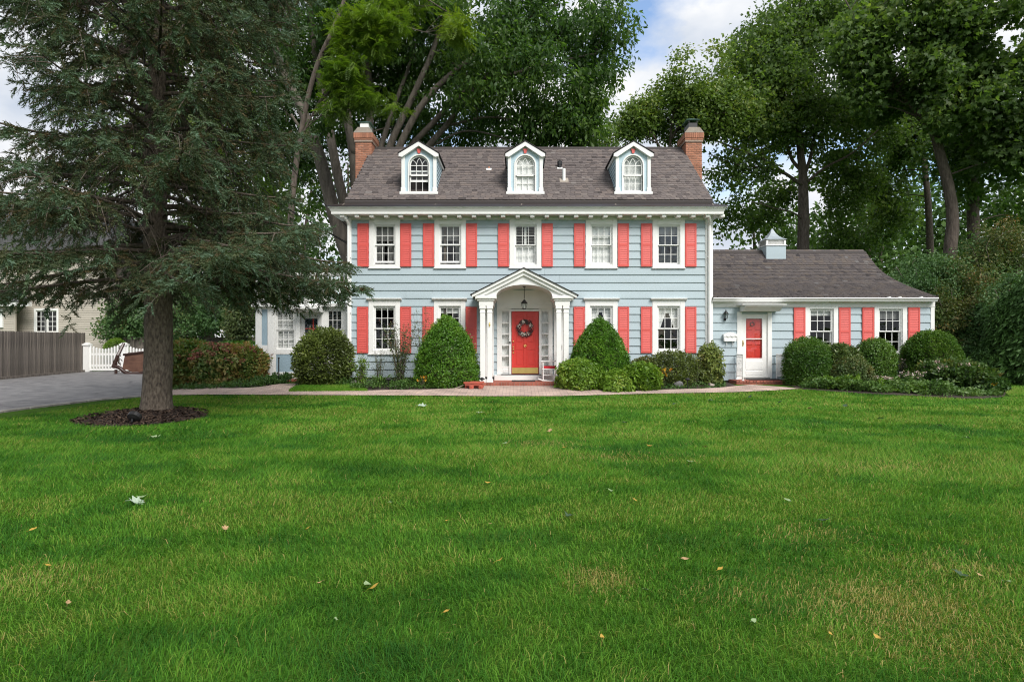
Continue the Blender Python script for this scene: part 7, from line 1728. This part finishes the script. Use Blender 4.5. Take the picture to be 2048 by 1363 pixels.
wiry('anemone', 'pale pink anemones scattered under the corner boxwood', 1830, 17.7, H_(742, 17.7, 1830), .4, 69, 28, 'ivy', .05, ('blush', .04, 6, (.015, .015, .01)))
wiry('wispy_bush', 'wispy grey stemmed bush between the rose bush and the upright shrub', 1388, 18.7, H_(706, 18.7, 1388), .36, 70, 24, 'sparse', .045, None, 'shrub', 20)
wiry('dry_plant', 'dry grey stems before the sunroom wall panel', 532, 20.0, H_(704, 20.0, 532), .28, 71, 16, 'sparse', .05, ('dried', .03, 7, (.03, .03, .02)), 'plant', 14)
wiry('bleeding_vine', 'thin reddish flowering stems before the corner siding', 1800, 18.9, H_(712, 18.9, 1800), .25, 72, 10, 'sparse', .04, ('blush', .03, 5, (.02, .02, .02)), 'plant', 12)
# strap-leaved clump
def straps(label, px, Y, h, r, n, seed):
    rg = np.random.default_rng(seed); x0 = PX(px, Y); g = float(gz(x0, Y)); mb = MB()
    for i in range(n):
        a = rg.uniform(0, 6.28); l = rg.uniform(.6, 1.1); w_ = .012; dx, dy = math.cos(a), math.sin(a); prev = None; vs = []
        for k in range(5):
            t = k / 4; rr_ = r * l * t; z = g + h * l * (1.7 * t - 1.05 * t * t * rg.uniform(.9, 1.1)); ww = w_ * (1 - t * .9); vs += [(x0 + dx * rr_ - dy * ww, Y + dy * rr_ + dx * ww, z), (x0 + dx * rr_ + dy * ww, Y + dy * rr_ - dx * ww, z)]
        mb.add(vs, [(2 * k, 2 * k + 1, 2 * k + 3, 2 * k + 2) for k in range(4)])
    tag(obj('daylily', mb, M['straps']), label, 'plant')
M['straps'] = mat('strap_leaf', (.10, .20, .03), .5, noise=.35, nscale=5)
straps('arching strap-leaved clump under the first lower window', 765, 18.3, .48, .55, 150, 81)
straps('small strap-leaved clump behind the path light', 815, 18.5, .35, .4, 70, 82)
# ground cover
def cover(A, Bp, n, h, m, seed, leaf=.05, tmu=.45):
    rg = np.random.default_rng(seed); A = np.array([GP(*p) for p in A]); Bp = np.array([GP(*p) for p in Bp]); u = rg.random(n); t = rg.random(n); s = np.linspace(0, 1, len(A)); s2 = np.linspace(0, 1, len(Bp))
    x = np.interp(u, s, A[:, 0]) * (1 - t) + np.interp(u, s2, Bp[:, 0]) * t; y = np.interp(u, s, A[:, 1]) * (1 - t) + np.interp(u, s2, Bp[:, 1]) * t
    e = fbm(np.stack([x, y, x * 0], -1) * 2.4, seed); ok = e > .36; x, y, e = x[ok], y[ok], e[ok]; n = len(x)
    z = gz(x, y) + .02 + h * np.clip((fbm(np.stack([x, y, x * 0 + 5], -1) * 1.3, seed + 7) - .28) * 2.6, .12, 1.3) * rg.random(n) ** .6
    tv, tf = leaf_quads(4, leaf / .06, leaf * .6 / .06, .8, .0, .6, rg); a = rg.uniform(0, 6.28, n)
    B = Bunch(); P = np.stack([x, y, z], -1); B.add(*scatter(tv, tf, P, frames(np.stack([np.cos(a), np.sin(a), rg.normal(.2, .3, n)], -1), rg.normal(0, .5, n)), .06 * rg.uniform(.7, 1.4, n), tmu + (fbm(P * 3, seed + 2) - .5) * .8 + rg.normal(0, .12, n), rg.normal(0, .06, 4))); B.obj('ground_cover', M[m], None, 'stuff')
cover([(700, 781.5), (800, 780), (870, 779), (940, 777)], [(700, 768), (800, 766), (870, 766), (940, 768)], 2600, .22, 'ivy', 91)
cover([(520, 774), (575, 766)], [(500, 766), (590, 760)], 1300, .35, 'ivy', 92, .06)
cover([(1120, 779), (1250, 780.5), (1400, 778), (1450, 775)], [(1120, 770), (1250, 770), (1400, 767), (1450, 766)], 2000, .16, 'ivy', 93)
cover([(1600, 777), (1690, 783), (1760, 787), (1830, 790), (1900, 794), (2005, 793)], [(1620, 766), (1690, 768), (1760, 768), (1830, 768), (1900, 770), (1990, 772)], 7500, .38, 'ivy', 94, .07, .68)
cover([(1650, 780), (1720, 783)], [(1640, 768), (1720, 770)], 1600, .45, 'azalea', 95, .065, .35)
cover([(1760, 785), (1850, 789)], [(1750, 770), (1850, 770)], 800, .4, 'azalea', 98, .06, .2)
cover([(590, 772), (700, 774)], [(600, 766), (700, 766)], 1000, .25, 'ivy', 96, .05)
cover([(340, 782), (430, 779), (520, 774)], [(340, 770), (430, 768), (520, 766)], 900, .15, 'ivy', 97, .06)

# ------------------------------------------------------------------ small garden things
def path_light(label, px, py, Y):
    x = PX(px, Y); g = float(gz(x, Y)); zt = PZ(py, Y); r = thing('path_light', label, 'lamp', (x, Y, g), 'path lights in the planting beds')
    b = MB(); b.tube([(x, Y, g - .02), (x, Y, zt - .03)], .012, 6); obj('stake', b, M['black'], r)
    b = MB(); b.lathe([(.02, -.06), (.03, -.05), (.095, -.02), (.06, .01), (.015, .035)], 12, (x, Y, zt)); obj('lamp_shade', b, M['black'], r)
path_light('black path light before the strap-leaved clump', 777, 757, 17.6); path_light('black path light beside the landing column', 964, 756.5, 17.9); path_light('black path light before the wispy bush', 1375, 757, 17.6)
b = MB(); x = PX(557.5, 19.4); b.tube([(x, 19.4, 0), (x, 19.4, PZ(716, 19.4))], .02, 8); b.lathe([(.035, 0), (.035, .03)], 10, (x, 19.4, PZ(716, 19.4))); tag(obj('garden_post', b, M['black']), 'thin black garden post before the sunroom panel', 'post')
x = PX(1357, 17.9); b = MB(); rg = np.random.default_rng(3); b.ball((0, 0, 0), .16, 14, 9, (1, .8, .8)); b.v = [tuple(np.array(v) * (1 + .12 * math.sin(v[0] * 23 + 1) + .1 * math.sin(v[2] * 31 + v[1] * 17)) + np.array([x, 17.9, float(gz(x, 17.9)) + .06])) for v in b.v]; tag(obj('garden_rock', b, M['rock'], smooth=True), 'grey round rock in the bed below the olive rose bush', 'rock')
x = PX(1424, 17.9); g = float(gz(x, 17.9)); r = thing('bed_spotlight', 'small pale spotlight on the mulch before the upright shrub', 'spotlight', (x, 17.9, g))
b = MB(); b.tube([(x - .09, 17.88, g + .07), (x + .07, 17.92, g + .05)], [.07, .045], 12); obj('lamp_body', b, M['stone'], r); b = MB(); b.tube([(x + .02, 17.9, g - .02), (x + .02, 17.9, g + .05)], .014, 6); obj('stake', b, M['black'], r)

# ------------------------------------------------------------------ driveway side: fence, gate, broken furniture, neighbour
XF = -20.62
fence = thing('board_fence', 'tall weathered grey board fence along the driveway', 'fence', (XF, 24, 0))
y = 19.0; i = 0
while y < 28.6:
    w_ = .15; h = 1.82 + random.uniform(-.012, .012)
    key = i % 5
    o = piece('board', ('fb', key), lambda: MB().prism([(-w_ / 2 + .003, 0), (w_ / 2 - .003, 0), (w_ / 2 - .003, 1.80 + .004 * key), (w_ / 4, 1.83), (-w_ / 4, 1.83), (-w_ / 2 + .003, 1.80)], 0, .022), M['fence_wood'], fence, (XF + .14 * (28.6 - y) + random.uniform(-.008, .008), y, .03))
    o.rotation_euler = (random.uniform(-.006, .006), 0, R(98) + random.uniform(-.02, .02)); y += w_; i += 1
for z in (.35, 1.45):
    b = MB(); b.prism([(XF - .09, 28.6), (XF - .045, 28.6), (XF - .045 + 1.344, 19), (XF - .09 + 1.344, 19)], z, z + .09, 'z'); obj('rail', b, M['fence_wood'], fence)
b = MB(); b.prism([(XF + .05, 28.4), (XF + .18, 28.4), (XF + .18 + 1.4, 18.4), (XF + .05 + 1.4, 18.4)], -.02, .10, 'z'); tag(obj('timber_edging', b, M['fence_wood']), 'low timber edging along the foot of the board fence', 'edging')
fence2 = thing('board_fence', 'dark stretch of board fence behind the picket gate', 'fence', (-17, 31.2, 0))
for i in range(52):
    piece('board', ('fc', i % 4), lambda: MB().box(-.072, .072, 0, .022, 0, 1.62 + .006 * (i % 4)), M['fence_wood'], fence2, (-20.9 + i * .15, 31.2, .03))
for z in (.35, 1.3):
    b = MB(); b.box(-21, -13.1, 31.225, 31.27, z, z + .09); obj('rail', b, M['fence_wood'], fence2)
YGt = 28.5; SGt = F / YGt
gate = thing('picket_gate', 'white picket gate panels with a dipped top between square posts', 'gate', (PX(240, YGt), YGt, 0))
for p in (174, 248, 322, 396):
    x = PX(p, YGt); b = MB(); b.bbox(x - .13, x + .13, YGt - .1, YGt + .14, 0, PZ(691, YGt)); b.bbox(x - .16, x + .16, YGt - .13, YGt + .17, PZ(691, YGt), PZ(687.5, YGt)); b.prism([(x - .13, PZ(687.5, YGt)), (x + .13, PZ(687.5, YGt)), (x, PZ(684.5, YGt))], YGt - .1, YGt + .14); obj('post', b, M['white'], gate)
for a, c in ((181, 241), (255, 315), (329, 389)):
    x0, x1 = PX(a, YGt), PX(c, YGt); n = 11
    for z in (.30, PZ(708, YGt)):
        b = MB(); b.bbox(x0 - .04, x1 + .04, YGt + .03, YGt + .07, z - .05, z + .05); obj('rail', b, M['white'], gate)
    b = MB(); b.bbox(x0 - .04, x1 + .04, YGt + .0, YGt + .09, .05, .16); obj('bottom_rail', b, M['white'], gate)
    for k in range(n):
        t = k / (n - 1); dip = .16 * math.sin(math.pi * min(1, t * 1.15)); h = PZ(690, YGt) - dip; x = x0 + (x1 - x0) * t
        piece('picket', ('pk', round(h, 2)), lambda: MB().prism([(-.042, .12), (.042, .12), (.042, h - .06), (.02, h), (-.02, h), (-.042, h - .06)], 0, .03), M['white'], gate, (x, YGt - .005, 0))
YPf = 21.6
pf = thing('picket_fence', 'short run of white picket fence beside the sunroom corner', 'fence', (PX(500, YPf), YPf, 0))
for k in range(9):
    piece('picket', 'pk2', lambda: MB().prism([(-.045, .05), (.045, .05), (.045, 1.28), (0, 1.36), (-.045, 1.28)], 0, .03), M['white'], pf, (PX(478, YPf) + k * .13, YPf, 0))
for z in (.3, 1.0):
    b = MB(); b.box(PX(474, YPf), PX(540, YPf), YPf + .031, YPf + .07, z, z + .09); obj('rail', b, M['white'], pf)
# old headboard leaning on the gate
YH = 26.7
hb = thing('old_headboard', 'discarded dark wooden headboard with curved edge leaning on the picket gate', 'furniture', (PX(262, YH), YH, 0))
s = YH / F
def hp(px, py): return (PX(px, YH), PZ(py, YH))
b = MB(); b.prism([hp(244, 740), hp(250, 708), hp(256, 705), hp(288, 702), hp(300, 704), hp(300, 735), hp(285, 743), hp(265, 744), hp(252, 738)], YH, YH + .06); obj('panel', b, M['worn_wood'], hb)
b = MB(); b.tube([(*[hp(228, 735)[0]], YH - .05, hp(228, 735)[1]), (hp(236, 710)[0], YH + .0, hp(236, 710)[1]), (hp(239, 686)[0], YH + .3, hp(239, 686)[1])], [.085, .075, .06], 8); obj('post', b, M['darkwood'], hb)
rimp = [hp(228, 731), hp(240, 735), (hp(247, 741)), hp(258, 747), hp(274, 748), hp(290, 744), hp(302, 737)]
b = MB(); b.tube([(p[0], YH - .03, p[1]) for p in catmull([(a, c, 0) for a, c in rimp], 4)[:, [0, 1]]], .085, 8); obj('curved_rim', b, M['darkwood'], hb, smooth=True)
b = MB(); b.tube([(hp(247, 709)[0], YH - .01, hp(247, 709)[1]), (hp(300, 702)[0], YH - .01, hp(300, 702)[1])], .05, 6); obj('upper_rim', b, M['darkwood'], hb)
for p, q in ((240, 712), (243, 722), (240, 730)):
    b = MB(); x, z = hp(p, q); b.tube([(x - .05 + .09 * math.cos(t), YH - .02, z + .09 * math.sin(t)) for t in np.linspace(0, 5, 10)], .02, 5); obj('carved_scroll', b, M['darkwood'], hb)
b = MB(); x, z = hp(297, 722); b.ball((x, YH - .02, z), .17, 10, 6, (.7, .4, 1)); obj('carved_boss', b, M['worn_wood'], hb, smooth=True)
b = MB(); x, z = hp(232, 742); b.tube([(x, YH, .0), (x, YH, .2)], .06, 8); obj('foot', b, M['darkwood'], hb)

# neighbouring house
YN = 33.0
nb_ = thing('neighbour_house', 'beige clapboard house beyond the board fence', 'house', (PX(100, YN), YN, 0))
X0, X1 = PX(-420, YN), PX(213.5, YN); ZN = PZ(585, YN)
w_ = MB()
z = 0.0
while z < 6.5:
    for a, c in ((X0, PX(69, YN)), (PX(117, YN), X1)) if PZ(664, YN) < z + .06 < PZ(616, YN) else ((X0, X1),):
        w_.add([(a, YN - .02, z), (c, YN - .02, z), (c, YN, z + .125), (a, YN, z + .125), (a, YN + .02, z), (c, YN + .02, z)], [(0, 1, 2, 3), (0, 4, 5, 1)])
    if z < 4.9: w_.add([(X1 + .02, YN, z), (X1 + .02, YN + 9, z), (X1, YN + 9, z + .125), (X1, YN, z + .125)], [(0, 1, 2, 3)])
    z += .125
obj('clapboards', w_, M['beige'], nb_); nb_.children[0]['kind'] = 'stuff'
co = MB(); co.box(X0, X1 - .03, YN + 1.2, YN + 9, 0, 6.4); obj('inner_wall', co, M['interior'], nb_)
for p in (-420, 210.5): 
    b = MB(); b.box(PX(p, YN), PX(p + 3.5, YN), YN - .05, YN + .05, 0, 6.4); obj('corner_board', b, M['beige'], nb_)
b = MB(); b.box(PX(29, 32.2), PX(32, 32.2), 32.16, 32.24, 0, PZ(612, 32.2)); obj('corner_board', b, M['beige'], nb_)
ew = MB(); z = 0
while z < PZ(612, 32.2):
    ew.add([(X0, 32.18, z), (PX(30, 32.2), 32.18, z), (PX(30, 32.2), 32.2, z + .125), (X0, 32.2, z + .125)], [(0, 1, 2, 3)]); z += .125
kind(obj('porch_clapboards', ew, M['beige'], nb_), 'stuff')
b = MB(); b.box(X0, PX(58, 31.8), 31.75, 32.0, PZ(612, 31.8), PZ(603, 31.8)); obj('eave_board', b, M['white'], nb_)
b = MB(); b.add([(X0, 31.7, PZ(603, 31.7)), (PX(60, 31.7), 31.7, PZ(603, 31.7)), (PX(40, 33), 33.0, PZ(575, 33)), (X0, 33.0, PZ(575, 33))], [(0, 1, 2, 3)]); obj('porch_roof', b, M['greyroof'], nb_)
b = MB(); b.prism([(X0, 6.4), (X1 + .3, 6.4), (X1 - 2.2, 9.2), (X0, 9.2)], YN - .3, YN + 9); obj('roof', b, M['greyroof'], nb_)
for a, c in ((72, 92), (95, 115)):
    x0, x1, z0, z1 = PX(a, YN), PX(c, YN), PZ(664, YN), PZ(621, YN); b = MB(); wq = .10
    b.bbox(x0 - wq * .8, x0 + .02, YN - .06, YN + .04, z0 - .1, z1 + .12); b.bbox(x1 - .02, x1 + wq * .8, YN - .06, YN + .04, z0 - .1, z1 + .12); b.bbox(x0, x1, YN - .058, YN + .04, z1, z1 + .12); b.bbox(x0, x1, YN - .058, YN + .04, z0 - .1, z0)
    wn = obj('window', b, M['white'], nb_); sash(wn, x0, x1, z0, z1, YN - .01, 2, 4, st=.05, mu=.025)
b = MB(); x0, x1 = PX(-8, 32.2), PX(8, 32.2); b.bbox(x0, x1, 32.1, 32.2, PZ(655, 32.2), PZ(618, 32.2)); obj('window', b, M['white'], nb_)
# overhead cables to the gable
def cable(label, pts, r=.014):
    P = catmull(pts, 10); mb = MB(); mb.tube(P, r, 5); tag(obj('overhead_cable', mb, M['black']), label, 'cable', 'service cables to the house')
cable('overhead cable that starts outermost above the spruce', [(-10.2, 4.0, 9.3), (-7.03, 10, 7.2), (PX(300, 12.6), 12.6, PZ(152, 12.6)), (PX(400, 15.5), 15.5, PZ(270, 15.5)), (PX(540, 18.4), 18.4, PZ(395, 18.4)), (-5.62, 20.6, PZ(492, 20.6))])
cable('overhead cable running closely beside the outermost one', [(-9.9, 4.0, 9.5), (PX(222, 10), 10, 7.2), (PX(330, 12.8), 12.8, PZ(145, 12.8)), (PX(430, 15.7), 15.7, PZ(270, 15.7)), (PX(550, 18.5), 18.5, PZ(398, 18.5)), (-5.62, 20.7, PZ(496, 20.7))])
cable('overhead cable hanging nearest the house roof', [(-8.3, 6.0, 10.6), (PX(440, 12), 12, PZ(0, 12)), (PX(500, 14.5), 14.5, PZ(180, 14.5)), (PX(545, 17), 17, PZ(270, 17)), (PX(596, 19), 19, PZ(352, 19)), (-5.62, 20.9, PZ(470, 20.9))])
